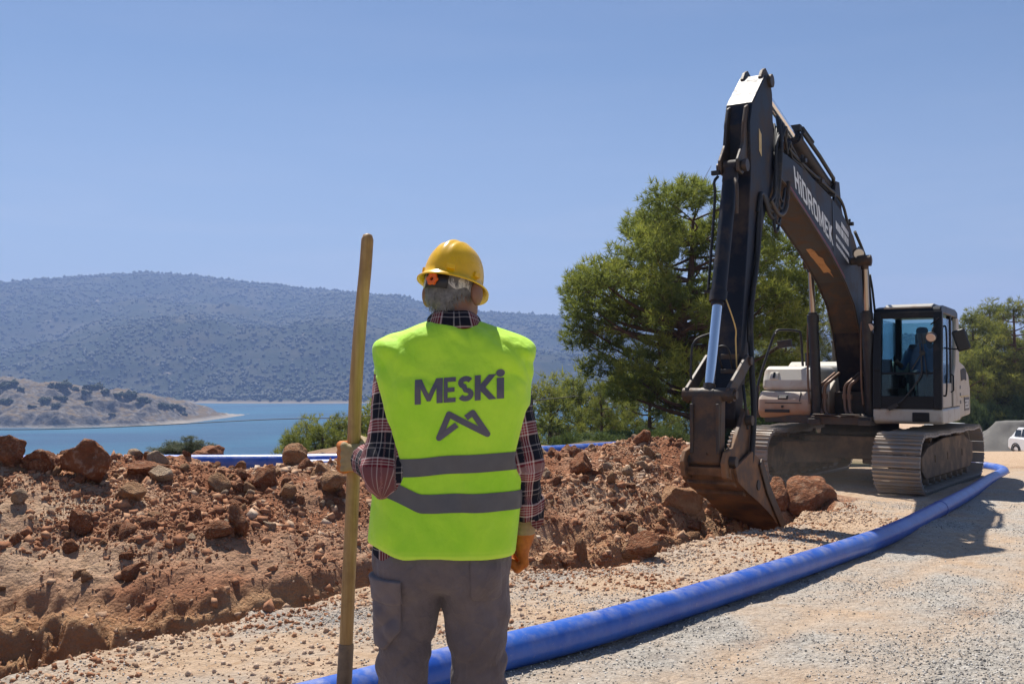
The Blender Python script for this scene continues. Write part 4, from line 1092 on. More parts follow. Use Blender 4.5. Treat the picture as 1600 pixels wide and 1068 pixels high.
def glass(name, tint, refl=1.0):
    m, t, out = newmat(name); n = N(t)
    tr = n.node('ShaderNodeBsdfTransparent'); tr.inputs[0].default_value = (*tint, 1)
    gl = n.node('ShaderNodeBsdfGlossy'); gl.inputs['Roughness'].default_value = .04; gl.inputs[0].default_value = (.9, .95, 1, 1)
    fr = n.node('ShaderNodeFresnel'); fr.inputs[0].default_value = 1.5
    mx = n.node('ShaderNodeMixShader'); n.link(n.math('MULTIPLY', fr.outputs[0], refl, clamp=True), mx.inputs[0])
    n.link(tr.outputs[0], mx.inputs[1]); n.link(gl.outputs[0], mx.inputs[2]); n.link(mx.outputs[0], out.inputs[0]); M[name] = m
glass('cab_glass', (.66, .80, .82), .8)

PB, PT = R(31.59), R(36.75)
exc = tag(empty('excavator', MC, -PI / 2 - PB), 'large tracked excavator with navy boom and cream body digging the trench', 'excavator')

# ---- tracks
def track_path(s, r=.405, L=3.5, zc=.475):
    """point and tangent angle at arc length s on a stadium in the x-z plane"""
    per = 2 * L + 2 * PI * r; s = s % per
    if s < L: x = -L / 2 + s; sag = -.018 * math.sin(PI * s / L * 4) ** 2; return (x, zc + r + sag, 0.0)
    s -= L
    if s < PI * r: a = s / r; return (L / 2 + r * math.sin(a), zc + r * math.cos(a), -a)
    s -= PI * r
    if s < L: return (L / 2 - s, zc - r, -PI)
    a = (s - L) / r
    return (-L / 2 - r * math.sin(a), zc - r * math.cos(a), -PI - a)
PER = 2 * 3.5 + 2 * PI * .405; NSH = 49; PITCH = PER / NSH
sh = MB(); hw = .35
prof = [(-PITCH * .49, 0), (-PITCH * .49, .022), (-PITCH * .42, .022), (-PITCH * .40, .070), (-PITCH * .33, .070), (-PITCH * .30, .024), (-.015, .024), (-.01, .066), (.018, .066), (.022, .024),
        (PITCH * .30, .024), (PITCH * .33, .068), (PITCH * .41, .068), (PITCH * .43, .022), (PITCH * .47, .010), (PITCH * .47, 0)]
sh.prism(prof, -hw, hw)
sh.box((0, -.10, -.03), (PITCH * .9, .05, .06)); sh.box((0, .10, -.03), (PITCH * .9, .05, .06))
shoe0 = sh.build('track_shoe', 'track_steel'); shoe_me = shoe0.data; bpy.data.objects.remove(shoe0)
rt = random.Random(3)
for side in (1, -1):
    tr = empty('track'); tr.parent = exc; tr.rotation_euler = (0, 0, -(PT - PB))
    tr['label'] = 'steel crawler track under the cab side' if side > 0 else 'steel crawler track behind the bucket'
    yc = side * 1.19
    for k in range(NSH):
        x, z, a = track_path(k * PITCH)
        o = link('track_shoe', shoe_me, tr, (x, yc, z), (rt.uniform(-.01, .01), -a, 0))
    g = MB()
    g.prism([(-1.62, .30), (-1.45, .20), (1.45, .20), (1.62, .30), (1.55, .62), (1.0, .74), (-1.0, .74), (-1.6, .62)], yc - .20, yc + .20)
    g.prism([(-1.72, .34), (-1.5, .22), (1.45, .22), (1.66, .34), (1.66, .56), (1.3, .70), (.3, .80), (-1.0, .80), (-1.72, .62)], yc + side * .203, yc + side * .25)
    for q in (-.9, .1, .9): g.box((q, yc + side * .255, .5), (.05, .02, .12))
    g.prism([(-1.3, .30), (1.3, .30), (1.2, .56), (.3, .70), (-.8, .70), (-1.2, .6)], yc - side * .203, yc - side * .24)
    for q in (-1.0, -.3, .4, 1.0): g.box((q, yc - side * .25, .46), (.06, .03, .22))
    g.build('track_frame', 'dusty_frame', tr, .015)
    for x in (-1.75, 1.75):
        g = MB(); g.lathe([(0, -.08), (.30, -.08), (.385, -.06), (.385, .06), (.30, .08), (0, .08)], (x, yc, .475), 'y', 28)
        g.lathe([(0, -.14), (.15, -.14), (.17, -.12), (.17, .12), (.15, .14), (0, .14)], (x, yc, .475), 'y', 20)
        if x < 0:
            for q in range(15):
                t = 2 * PI * q / 15; g.box((x + .395 * math.sin(t), yc, .475 + .395 * math.cos(t)), (.05, .05, .05), (0, t, 0))
        g.build('sprocket' if x < 0 else 'idler', 'dusty_frame', tr)
    for q in range(8):
        g = MB(); g.lathe([(0, -.24), (.05, -.24), (.05, -.15), (.09, -.15), (.09, .15), (.05, .15), (.05, .24), (0, .24)], (-1.3 + q * .372, yc, .16), 'y', 14)
        g.build('track_roller', 'dusty_frame', tr)
    for x in (-.6, .7):
        g = MB(); g.cyl((x, yc - .14, .80), (x, yc + .14, .80), .07, n=14); g.build('carrier_roller', 'dusty_frame', tr)
g = MB()
for sx_ in (1, -1):
    for sy_ in (1, -1):
        g.prism([(sx_ * .25, 0 + sy_ * .2), (sx_ * .62, sy_ * .2), (sx_ * 1.15, sy_ * 1.0), (sx_ * .55, sy_ * 1.0)], .34, .70, 'z')
g.bx(-.75, .75, -.75, .75, .42, .80)
uc = g.build('undercarriage', 'dusty_frame', exc, .02); uc.rotation_euler = (0, 0, -(PT - PB))
g = MB(); g.lathe([(0, .80), (.68, .80), (.68, .90), (.62, .92), (.62, 1.04), (0, 1.04)], (0, 0, 0), 'z', 40); g.build('slew_ring', 'black_steel', exc)

# ---- upper structure
g = MB(); g.prism([(-1.9, -1.33), (1.25, -1.33), (1.40, -.55), (1.55, -.45), (1.55, .5), (1.40, .52), (-1.9, 1.30)], 1.03, 1.16, 'z')
g.bx(.9, 1.62, -.50, -.30, 1.02, 1.12); g.bx(.9, 1.62, .30, .50, 1.02, 1.12)
g.build('deck', 'worn_steel', exc, .012)
# right-hand storage boxes
g = MB(); g.prism([(-.25, 1.17), (1.28, 1.10), (1.36, 1.20), (1.34, 1.42), (1.24, 1.56), (-.25, 1.56)], -1.42, -.52)
lowbox = g.build('storage_box', 'cream_paint', exc, .06, 4)
lowbox['label'] = 'rust-streaked cream storage box with latch'
g = MB(); g.box((1.352, -.98, 1.36), (.02, .62, .012), (0, -.05, 0)); g.box((1.31, -.70, 1.47), (.02, .010, .18), (0, -.55, 0)); g.build('panel_seam', 'black_steel', lowbox)
g = MB(); g.box((1.325, -.99, 1.455), (.03, .17, .075), (0, -.5, 0)); g.build('latch', 'black_steel', lowbox, .008)
g = MB(); g.box((1.345, -.99, 1.458), (.02, .12, .032), (0, -.5, 0)); g.build('latch_handle', 'skirt_paint', lowbox)
g = MB(); g.cyl((1.345, -.99, 1.30), (1.375, -.99, 1.30), .022, n=12); g.build('lock', 'worn_steel', lowbox)
g = MB(); g.box((1.362, -1.08, 1.225), (.03, .42, .05)); g.build('step_bar', 'black_steel', lowbox, .006)
g = MB(); g.prism([(-.25, 1.565), (1.20, 1.565), (1.16, 1.75), (1.06, 1.93), (.95, 1.985), (-.25, 1.985)], -1.40, -.50)
upbox = g.build('tank_cover', 'cream_paint', exc, .085, 4)
g = MB(); g.box((1.10, -1.19, 1.80), (.10, .17, .16), (0, -.5, 0)); g.build('grip_recess', 'cream_paint', upbox, .03, 3)
g = MB(); g.box((1.148, -1.19, 1.83), (.016, .035, .11), (0, -.52, 0)); g.build('grip_slot', 'black_steel', upbox)
g = MB(); g.cyl((.55, -.74, 1.97), (.55, -.74, 2.20), .075, n=18); g.cyl((.55, -.74, 2.20), (.55, -.74, 2.22), .085, n=18); g.build('breather', 'black_steel', exc)
# engine cover, side panels and counterweight
g = MB(); g.prism([(-2.1, 1.17), (-.26, 1.17), (-.26, 2.0), (-.45, 2.08), (-1.9, 2.10), (-2.1, 2.02)], -1.38, 1.36); g.build('engine_cover', 'cream_paint', exc, .06, 3)
g = MB(); g.lathe([(.06, 2.05), (.06, 2.45), (.075, 2.45), (.075, 2.5), (.05, 2.5)], (-1.3, -.75, 0), 'z', 16); g.build('exhaust', 'black_steel', exc)
n_ = 16; arc = [(-2.0 - .78 * math.sin(PI * q / n_) ** .8, -1.36 + 2.72 * q / n_) for q in range(n_ + 1)]
g = MB(); g.prism([(-1.95, 1.36)] + arc[::-1] + [(-1.95, -1.36)], 1.02, 2.06, 'z'); g.build('counterweight', 'side_paint', exc, .07, 3)
g = MB(); g.prism([(-2.35, 1.10), (-.42, 1.06), (-.42, 2.02), (-.70, 2.12), (-1.60, 2.02), (-2.15, 1.85), (-2.35, 1.6)], 1.37, 1.47)
sp = g.build('side_panel', 'side_paint', exc, .04, 3)
g = MB()
for q in range(6): g.box((-1.75 + q * .12, 1.473, 1.86 - abs(q - 2) * .008), (.07, .012, .20), (0, .25, 0))
g.build('vent', 'black_steel', sp)
g = MB(); g.box((-1.85, 1.473, 1.31), (.62, .010, .24)); nb = g.build('number_plate', 'cab_black', sp)
g = MB()
for q in range(3): g.box((-.95 - q * .02, 1.473, 1.62 - q * .13), (.22, .008, .06))
g.box((-1.2, 1.473, 1.45), (.07, .008, .03)); g.box((-.85, 1.473, 1.30), (.10, .008, .03)); g.box((-1.5, 1.473, 1.40), (.05, .008, .12)); g.box((-.70, 1.473, 1.40), (.04, .008, .05))
g.build('warning_sticker', 'black_steel', sp)
g = MB(); g.box((-1.35, 1.474, 1.455), (1.5, .008, .022)); g.build('trim_line', 'yellow_plate', sp)

# ---- cab
cab = empty('cab'); cab.parent = exc; cab['label'] = 'black framed glass cab with cream skirt'
CX0, CX1, CY0, CY1 = -.40, 1.40, .53, 1.53
def post(pts, w1, w2, name='pillar', mat='cab_black', bev=.02, par=None):
    g = MB()
    for a, b in zip(pts[:-1], pts[1:]):
        a, b = Vector(a), Vector(b); d = b - a; c = (a + b) / 2
        rot = Vector((0, 0, 1)).rotation_difference(d.normalized()).to_euler()
        g.box(c, (w1, w2, d.length + .02), rot)
    return g.build(name, mat, par or cab, bev)
for yy in (CY0 + .05, CY1 - .05):
    post([(CX1 + .08, yy, 1.30), (CX1 + .06, yy, 1.9), (CX1 - .05, yy, 2.82)], .13, .13)
    post([(CX0 + .06, yy, 1.16), (CX0 + .06, yy, 2.82)], .12, .10)
post([(.34, CY1 - .04, 1.16), (.34, CY1 - .04, 2.82)], .09, .07, 'door_pillar')
g = MB(); g.prism([(CX0 - .02, 2.80), (CX1 - .02, 2.80), (CX1 + .0, 2.84), (CX1 - .05, 2.90), (CX1 - .30, 2.935), (CX0 + .25, 2.94), (CX0, 2.90)], CY0, CY1)
roof = g.build('roof', 'cab_black', cab, .035, 3)
g = MB(); g.prism([(CX1 - .03, 2.885), (CX1 - .28, 2.942), (-.1, 2.948), (-.1, 2.975), (CX1 - .26, 2.968), (CX1 - .02, 2.915)], CY0 + .14, CY1 - .14); g.build('roof_hatch', 'skirt_paint', roof, .01)
g = MB(); g.prism([(CX0, 1.06), (CX1 + .02, 1.06), (CX1 + .11, 1.10), (CX1 + .12, 1.30), (CX0, 1.30)], CY0 - .02, CY1 + .02); skirt = g.build('skirt', 'skirt_paint', cab, .035, 3)
g = MB(); g.box((CX1 + .12, CY0 + .70, 1.17), (.03, .25, .15)); g.build('vent_grille', 'cab_black', skirt, .012)
g = MB(); g.prism([(CX1 + .05, 1.30), (CX1 + .125, 1.30), (CX1 + .12, 1.50), (CX1 + .05, 1.50)], CY0, CY1); g.build('front_sill', 'cab_black', cab, .01)
g = MB(); g.prism([(CX1 + .045, 1.84), (CX1 + .085, 1.84), (CX1 + .08, 1.875), (CX1 + .04, 1.875)], CY0 + .08, CY1 - .08); g.build('cross_bar', 'cab_black', cab, .006)
g = MB(); g.box((CX1 - .03, (CY0 + CY1) / 2, 2.78), (.09, CY1 - CY0, .10)); g.build('header', 'cab_black', cab, .015)
def pane(name, quad, th=.008):
    a, b, c, d = [Vector(q) for q in quad]; nrm = (b - a).cross(d - a).normalized() * th
    g = MB(); g.add([a, b, c, d, a + nrm, b + nrm, c + nrm, d + nrm], [(0, 3, 2, 1), (4, 5, 6, 7), (0, 1, 5, 4), (1, 2, 6, 5), (2, 3, 7, 6), (3, 0, 4, 7)])
    return g.build(name, 'cab_glass', cab)
pane('windscreen', [(CX1 + .07, CY0 + .10, 1.875), (CX1 + .07, CY1 - .10, 1.875), (CX1 - .04, CY1 - .10, 2.74), (CX1 - .04, CY0 + .10, 2.74)])
pane('lower_windscreen', [(CX1 + .09, CY0 + .10, 1.49), (CX1 + .09, CY1 - .10, 1.49), (CX1 + .075, CY1 - .10, 1.84), (CX1 + .075, CY0 + .10, 1.84)])
pane('door_window', [(CX1 - .02, CY1 - .03, 1.70), (.40, CY1 - .03, 1.70), (.40, CY1 - .03, 2.74), (CX1 - .10, CY1 - .03, 2.74)])
pane('side_window', [(.28, CY1 - .03, 1.80), (CX0 + .13, CY1 - .03, 1.80), (CX0 + .13, CY1 - .03, 2.74), (.28, CY1 - .03, 2.74)])
pane('inner_window', [(CX0 + .1, CY0 + .03, 1.60), (CX1, CY0 + .03, 1.60), (CX1 - .08, CY0 + .03, 2.74), (CX0 + .1, CY0 + .03, 2.74)])
pane('rear_window', [(CX0 + .05, CY0 + .1, 2.05), (CX0 + .05, CY1 - .1, 2.05), (CX0 + .05, CY1 - .1, 2.74), (CX0 + .05, CY0 + .1, 2.74)])
g = MB(); g.prism([(.40, 1.31), (CX1 + .02, 1.31), (CX1 + .0, 1.70), (.40, 1.70)], CY1 - .045, CY1 - .005); dr = g.build('door', 'side_paint', cab, .01); dr['label'] = 'dull olive cream lower door panel'
g = MB(); g.tube([(.5, CY1, 1.55), (.5, CY1 + .04, 1.58), (.5, CY1 + .04, 1.82), (.5, CY1, 1.85)], .012, 8); g.build('handle', 'cab_black', dr)
g = MB(); g.tube(bez([(CX1 - .08, CY1 + .0, 1.5), (CX1 - .09, CY1 + .05, 1.6), (CX1 - .14, CY1 + .05, 2.5), (CX1 - .16, CY1 + .0, 2.6)], 16), .014, 8); g.build('grab_rail', 'cab_black', cab)
g = MB(); g.prism([(CX0 - .02, 1.31), (.30, 1.31), (.28, 1.75), (.02, 2.0), (-.12, 2.45), (-.16, 2.80), (CX0 - .02, 2.80)], CY1 - .055, CY1 + .012); g.build('rear_quarter', 'side_paint', cab, .015)
g = MB(); g.bx(CX0, CX0 + .04, CY0 + .02, CY1 - .02, 1.3, 2.05); g.bx(CX0, CX1 + .05, CY0 + .01, CY0 + .045, 1.3, 1.6); g.build('back_wall', 'cab_black', cab)
g = MB(); g.bx(CX0 + .05, CX1, CY0 + .04, CY1 - .06, 1.30, 1.34); g.build('floor_mat', 'seat_fabric', cab)
# interior
g = MB(); g.box((.25, 1.03, 1.72), (.52, .50, .14)); g.box((.25, 1.03, 1.50), (.40, .40, .34)); g.box((-.05, 1.03, 2.05), (.13, .48, .62), (0, -.12, 0)); g.box((-.10, 1.03, 2.45), (.09, .28, .20), (0, -.1, 0))
g.build('seat', 'seat_fabric', cab, .04, 3)
for yy in (.70, 1.36):
    g = MB(); g.box((.45, yy, 1.72), (.55, .13, .22)); g.tube(bez([(.68, yy, 1.82), (.70, yy, 1.95), (.66, yy, 2.08)], 8), .018, 8); g.lathe([(0, .0), (.028, .02), (.03, .08), (.0, .12)], (.66, yy, 2.04), 'z', 12)
    g.build('console', 'cab_black', cab, .01)
for yy in (.98, 1.10):
    g = MB(); g.tube([(1.05, yy, 1.33), (1.12, yy, 1.62)], .012, 8); g.box((1.10, yy, 1.36), (.20, .08, .02), (0, -.4, 0)); g.box((1.14, yy, 1.64), (.03, .03, .12)); g.build('pedal_lever', 'skirt_paint', cab)
g = MB(); g.box((1.22, .68, 1.98), (.06, .16, .20), (0, .3, 0)); g.build('monitor', 'cab_black', cab, .01)
# wiper
g = MB(); g.tube(bez([(CX1 + .115, CY1 - .30, 2.32), (CX1 + .125, CY1 - .28, 2.05), (CX1 + .14, CY1 - .30, 1.80), (CX1 + .155, CY1 - .55, 1.45), (CX1 + .16, CY1 - .74, 1.30)], 20), .014, 8)
g.tube([(CX1 + .12, CY1 - .27, 2.46), (CX1 + .11, CY1 - .20, 1.80)], .008, 6); g.tube([(CX1 + .12, CY1 - .27, 2.18), (CX1 + .13, CY1 - .42, 1.92)], .012, 6)
g.box((CX1 + .165, CY1 - .70, 1.33), (.05, .16, .06), (.5, 0, 0)); g.lathe([(0, -.03), (.045, -.03), (.045, .03), (0, .03)], (CX1 + .10, CY1 - .27, 2.18), 'x', 12)
g.build('wiper', 'lamp_body', cab)
def lamp(name, c, d, r, par, mat2='lamp_lens'):
    d = Vector(d).normalized(); c = Vector(c)
    g = MB(); g.cyl(c - d * .09, c - d * .02, r * .6, r * 1.05, 16); g.cyl(c - d * .02, c + d * .02, r * 1.12, r * 1.12, 16)
    g.cyl(c - d * .06, c - d * .06 + Vector((-.05, 0, .10)), .015, n=8)
    o = g.build(name, 'lamp_body', par)
    g = MB(); g.cyl(c + d * .018, c + d * .027, r, r * .9, 16); g.build('lens', mat2, o); return o
lamp('work_light', (CX1 + .10, CY0 - .05, 2.60), (1, -.1, -.35), .065, cab)
lamp('work_light', (CX1 + .14, CY1 - .13, 2.42), (1, -.15, -.45), .075, cab)
g = MB(); g.tube([(CX1 + .0, CY1 - .06, 2.66), (CX1 + .10, CY1 - .10, 2.56), (CX1 + .12, CY1 - .12, 2.48)], .018, 8); g.tube([(CX1 + .06, CY1 - .02, 2.72), (CX1 + .02, CY1 - .15, 2.62)], .012, 6); g.build('lamp_bracket', 'cab_black', cab)
g = MB(); g.tube([(CX1 - .02, CY0 + .03, 2.45), (CX1 + .04, CY0 + .12, 2.43), (CX1 + .06, CY0 + .12, 2.15), (CX1 + .05, CY0 + .05, 2.13)], .012, 8); g.build('grab_handle', 'cab_black', cab)
# door side mirror
mir = empty('mirror'); mir.parent = exc
g = MB(); g.tube(bez([(1.0, CY1 - .02, 2.26), (1.04, CY1 + .14, 2.24), (1.06, CY1 + .26, 2.26), (1.05, CY1 + .32, 2.38), (1.05, CY1 + .30, 2.52)], 20), .013, 8); g.build('mirror_arm', 'lamp_body', mir)
g = MB(); g.box((1.08, CY1 + .24, 2.38), (.07, .20, .34), (.30, .1, .1)); g.build('mirror_housing', 'lamp_body', mir, .04, 4)
g = MB(); g.box((1.04, CY1 + .24, 2.38), (.008, .165, .30), (.30, .1, .1)); g.build('mirror_face', 'mirror_glass', mir)

# ---- hand rail on the storage side
rail = [(1.20, -1.46, 1.10), (1.22, -1.46, 1.50), (1.18, -1.44, 1.75), (.98, -1.30, 2.36), (.93, -1.22, 2.58), (.86, -1.12, 2.62), (.72, -.92, 2.60), (.66, -.86, 2.52), (.62, -.84, 1.97)]
g = MB(); g.tube(bez(rail, 64), .022, 10); hr = g.build('hand_rail', 'black_steel', exc)
g = MB(); g.box((1.20, -1.455, 1.60), (.06, .05, .10)); g.box((1.215, -1.455, 1.16), (.05, .05, .12)); g.build('rail_clamp', 'worn_steel', hr)
g = MB(); g.tube([(1.03, -1.32, 2.24), (1.05, -1.22, 2.30), (1.06, -1.10, 2.36)], .012, 8); g.box((1.05, -1.03, 2.37), (.07, .24, .13), (.12, 0, 0)); g.build('rail_mirror', 'black_steel', hr, .015)

# ---- boom (side profile in forward distance and height)
bot = [(.42, 1.22), (.62, 1.6), (.82, 2.1), (1.05, 2.55), (1.42, 2.98), (2.0, 3.30), (3.0, 3.68), (4.1, 4.02), (5.0, 4.27), (5.45, 4.36)]
top = [(5.58, 4.45), (5.55, 4.60), (5.40, 4.72), (4.69, 4.69), (3.88, 4.62), (2.9, 4.52), (2.2, 4.38), (1.42, 4.10), (.85, 3.70), (.50, 3.30), (.20, 2.56), (.02, 1.9), (-.05, 1.45), (.05, 1.24), (.22, 1.16)]
def boom_sweep(prof, name, mat, par, hw0, hw1, bevel):
    """extruded profile whose half-width tapers along x"""
    g = MB(); g.prism(prof, -1, 1); g.v = [(x, y * hw0, z) for x, y, z in g.v]
    return g.build(name, mat, par, bevel)
boom = boom_sweep(bot + top, 'boom', 'boom_paint', exc, .225, .225, .012)
# seams and edges
g = MB(); path = [Vector((x, 0, z)) for x, z in bot[2:]]
for sgn in (1, -1):
    pts = [(p.x, sgn * (.225 - .006), p.z - .004) for p in path]
    g.tube(pts, .016, 6)
g.build('weld_edge', 'worn_steel', boom)
g = MB()
for a, b in ((bot[3], bot[4]), (bot[4], bot[5]), (bot[5], bot[6]), (bot[6], bot[7])):
    pass
und = [(.95, 2.42), (1.05, 2.55), (1.42, 2.98), (2.0, 3.30), (3.0, 3.68), (4.1, 4.02), (5.0, 4.27)]
V = []; 
for q, (x, z) in enumerate(und):
    hw_ = .203
    d = Vector((und[min(q + 1, 6)][0] - und[max(q - 1, 0)][0], und[min(q + 1, 6)][1] - und[max(q - 1, 0)][1])).normalized()
    nx_, nz_ = d.y, -d.x
    V += [(x + nx_ * .004, -hw_, z + nz_ * .004), (x + nx_ * .004, hw_, z + nz_ * .004)]
g.add(V, [(2 * q, 2 * q + 1, 2 * q + 3, 2 * q + 2) for q in range(6)]); g.build('underside_plate', 'worn_steel', boom)
# scraped patch on the underside
g = MB(); rs = random.Random(8); d = Vector((2.05 - 3.1, 0, 3.32 - 3.715)).normalized(); nn = Vector((-d.z, 0, d.x))
if nn.z > 0: nn = -nn
c0 = Vector((2.72, .0, 3.575)); outl = []
for q in range(22):
    t = 2 * PI * q / 22; rr = 1 + rs.uniform(-.28, .22)
    outl.append(c0 + d * (.52 * rr * math.cos(t)) + Vector((0, 1, 0)) * (.075 * rr * math.sin(t) + .06 * math.cos(t)) + nn * .012)
g.add(outl, [tuple(range(22))]); g.build('scraped_patch', 'scrape', boom)
def on_side(x, z, y=None):
    return (x, .229 if y is None else y, z)
g = MB(); g.add([on_side(5.1, 4.345), on_side(3.0, 3.73), on_side(3.0, 3.70), on_side(5.1, 4.315)], [(0, 1, 2, 3)]); g.add([on_side(3.0, 3.73), on_side(2.05, 3.37), on_side(2.05, 3.34), on_side(3.0, 3.70)], [(0, 1, 2, 3)])
g.build('red_stripe', 'stripe_red', boom)
g = MB(); g.box((2.78, .227, 4.08), (.035, .012, .76), (0, .05, 0)); g.build('cable_channel', 'cab_black', boom)

# lettering: every letter a list of plain polygons on a 0..w by 0..1 cell
def letters(text):
    b = .20
    L = {
        'H': (.72, [[(0, 0), (b, 0), (b, 1), (0, 1)], [(.52, 0), (.72, 0), (.72, 1), (.52, 1)], [(b, .40), (.52, .40), (.52, .60), (b, .60)]]),
        'i': (.22, [[(0, 0), (.22, 0), (.22, .74), (0, .74)], [(0, .82), (.22, .82), (.22, 1), (0, 1)]]),
        'D': (.74, [[(0, 0), (b, 0), (b, 1), (0, 1)], [(b, 0), (.60, 0), (.52, .18), (b, .18)], [(b, .82), (.52, .82), (.60, 1), (b, 1)], [(.60, 0), (.74, .16), (.74, .84), (.60, 1), (.52, .82), (.54, .76), (.54, .24), (.52, .18)]]),
        'R': (.76, [[(0, 0), (b, 0), (b, 1), (0, 1)], [(b, .82), (.54, .82), (.62, 1), (b, 1)], [(b, .38), (.62, .38), (.54, .55), (b, .55)], [(.62, .38), (.74, .50), (.74, .88), (.62, 1), (.54, .82), (.54, .55)], [(.34, .38), (.53, 0), (.76, 0), (.56, .38)]]),
        'O': (.76, [[(0, .14), (b, .20), (b, .80), (0, .86)], [(.56, .20), (.76, .14), (.76, .86), (.56, .80)], [(0, .14), (.14, 0), (.62, 0), (.76, .14), (.56, .20), (b, .20)], [(0, .86), (b, .80), (.56, .80), (.76, .86), (.62, 1), (.14, 1)]]),
        'M': (.92, [[(0, 0), (b, 0), (b, .62), (.40, .10), (.52, .10), (.72, .62), (.72, 0), (.92, 0), (.92, 1), (.70, 1), (.46, .38), (.22, 1), (0, 1)]]),
        'E': (.62, [[(0, 0), (b, 0), (b, 1), (0, 1)], [(b, 0), (.62, 0), (.62, .18), (b, .18)], [(b, .41), (.56, .41), (.56, .59), (b, .59)], [(b, .82), (.62, .82), (.62, 1), (b, 1)]]),
        'K': (.74, [[(0, 0), (b, 0), (b, 1), (0, 1)], [(b, .36), (.48, 0), (.74, 0), (.36, .50), (.73, 1), (.47, 1), (b, .64)]]),
        '2': (.62, [[(0, 0), (.62, 0), (.62, .18), (0, .18)], [(0, .18), (b, .18), (b, .41), (0, .41)], [(0, .41), (.62, .41), (.62, .59), (0, .59)], [(.42, .59), (.62, .59), (.62, .82), (.42, .82)], [(0, .82), (.62, .82), (.62, 1), (0, 1)]]),
        '0': (.62, [[(0, 0), (.62, 0), (.62, .18), (0, .18)], [(0, .18), (b, .18), (b, .82), (0, .82)], [(.42, .18), (.62, .18), (.62, .82), (.42, .82)], [(0, .82), (.62, .82), (.62, 1), (0, 1)]]),
        'I': (.25, [[(0, 0), (.25, 0), (.25, .84), (0, .84)], [(.125 + .155 * math.cos(q * PI / 6), 1.03 + .155 * math.sin(q * PI / 6)) for q in range(12)]]),
    }
    # rounded S as a strip between two offset curves
    cl = []
    for q in range(13): t = R(25 + q * 245 / 12); cl.append((.33 + .21 * math.cos(t), .745 + .155 * math.sin(t)))
    for q in range(13): t = R(90 - q * 245 / 12); cl.append((.33 + .225 * math.cos(t), .27 + .17 * math.sin(t)))
    cl = [c for q, c in enumerate(cl) if q not in (12,)]
    strip = []; th = .105
    for q, c in enumerate(cl):
        a, d_ = cl[max(q - 1, 0)], cl[min(q + 1, len(cl) - 1)]; t = Vector((d_[0] - a[0], d_[1] - a[1])).normalized()
        strip.append(((c[0] - t.y * th, c[1] + t.x * th), (c[0] + t.y * th, c[1] - t.x * th)))
    L['S'] = (.66, [[strip[q][0], strip[q][1], strip[q + 1][1], strip[q + 1][0]] for q in range(len(strip) - 1)])
    x = 0; out = []
    for ch in text:
        if ch == ' ': x += .3; continue
        w_, polys = L[ch]
        for p in polys: out.append([(x + a, b_) for a, b_ in p])
        x += w_ + .14
    return out, x - .14
def place_text(text, origin, along, up, nrm, height, width, name, mat, par):
    polys, wd = letters(text); o = Vector(origin); a = Vector(along).normalized(); u = Vector(up).normalized(); nn_ = Vector(nrm).normalized()
    g = MB()
    for p in polys:
        V = [o + a * (x / wd * width) + u * (y * height) for x, y in p]
        k = len(V)
        if (V[1] - V[0]).cross(V[2] - V[1]).dot(nn_) < 0: V = V[::-1]
        g.add(V + [v - nn_ * .004 for v in V], [tuple(range(k))])
    return g.build(name, mat, par)
al = Vector((2.72 - 4.78, 0, 3.745 - 4.315)); upv = Vector((.27, 0, .965))
place_text('HiDROMEK', on_side(4.80, 4.335, .2295), al, upv, (0, 1, 0), .30, 2.12, 'lettering', 'sign_white', boom)
g = MB(); rs = random.Random(5)
for row in range(4):
    x = 2.60
    while x > 1.80:
        w_ = rs.uniform(.035, .085); hgt = (.085, .12, .06, .06)[row]; zz = 4.22 - (0, .15, .30, .42)[row] + (x - 2.6) * .24
        if row > 0 or x < 2.3: g.add([on_side(x, zz), on_side(x - w_, zz - w_ * .24), on_side(x - w_ + .01, zz - w_ * .24 + hgt), on_side(x + .01, zz + hgt)], [(0, 1, 2, 3)])
        x -= w_ + rs.uniform(.012, .03)
g.build('small_print', 'sign_white', boom)
place_text('220', (-1.60, 1.4795, 1.235), (-1, 0, 0), (0, 0, 1), (0, 1, 0), .15, .46, 'lettering', 'sign_white', nb)
# boom work light
lamp('work_light', (1.62, .345, 3.78), (1, .35, -.35), .085, boom)

# ---- cylinders
def ram(name, a, b, split, rb, rr, par, barrel='boom_paint', rod='chrome', eye=.09, eyew=.10):
    a, b = Vector(a), Vector(b); d = (b - a).normalized(); L_ = (b - a).length; s_ = a + d * (L_ * split)
    root = empty(name); root.parent = par
    g = MB(); g.cyl(a + d * eye * .6, s_, rb, n=20); g.cyl(s_ - d * .10, s_ + d * .03, rb * 1.14, n=20); g.cyl(s_ + d * .03, s_ + d * .07, rb * .85, n=20)
    g.cyl(a + d * .12, a + d * .20, rb * 1.06, n=20)
    g.cyl(a - Vector((0, eyew, 0)), a + Vector((0, eyew, 0)), eye, n=18); g.build('barrel', barrel, root)
    g = MB(); g.cyl(s_ + d * .05, b - d * eye * .7, rr, n=18); g.build('rod', rod, root)
    g = MB(); g.cyl(b - d * eye * 1.5, b, rr * 1.25, n=16); g.cyl(b - Vector((0, eyew, 0)), b + Vector((0, eyew, 0)), eye, n=18); g.build('rod_eye', 'worn_steel', root)
    return root
for sy_ in (-1, 1):
    c = ram('boom_cylinder', (1.26, sy_ * .43, 1.13), (1.60, sy_ * .43, 3.66), .66, .085, .048, exc, 'black_steel', 'bronze_rod')
    g = MB(); g.cyl((1.60, sy_ * .20, 3.66), (1.60, sy_ * .54, 3.66), .06, n=16); g.build('pin', 'worn_steel', c)
    g = MB(); g.tube(bez([(1.36, sy_ * .43 - .10, 1.35), (1.38, sy_ * .43 - .12, 1.75), (1.42, sy_ * .43 - .10, 2.6), (1.44, sy_ * .43 - .05, 2.78)], 20), .018, 8); g.build('pipe_line', 'brown_metal', c)
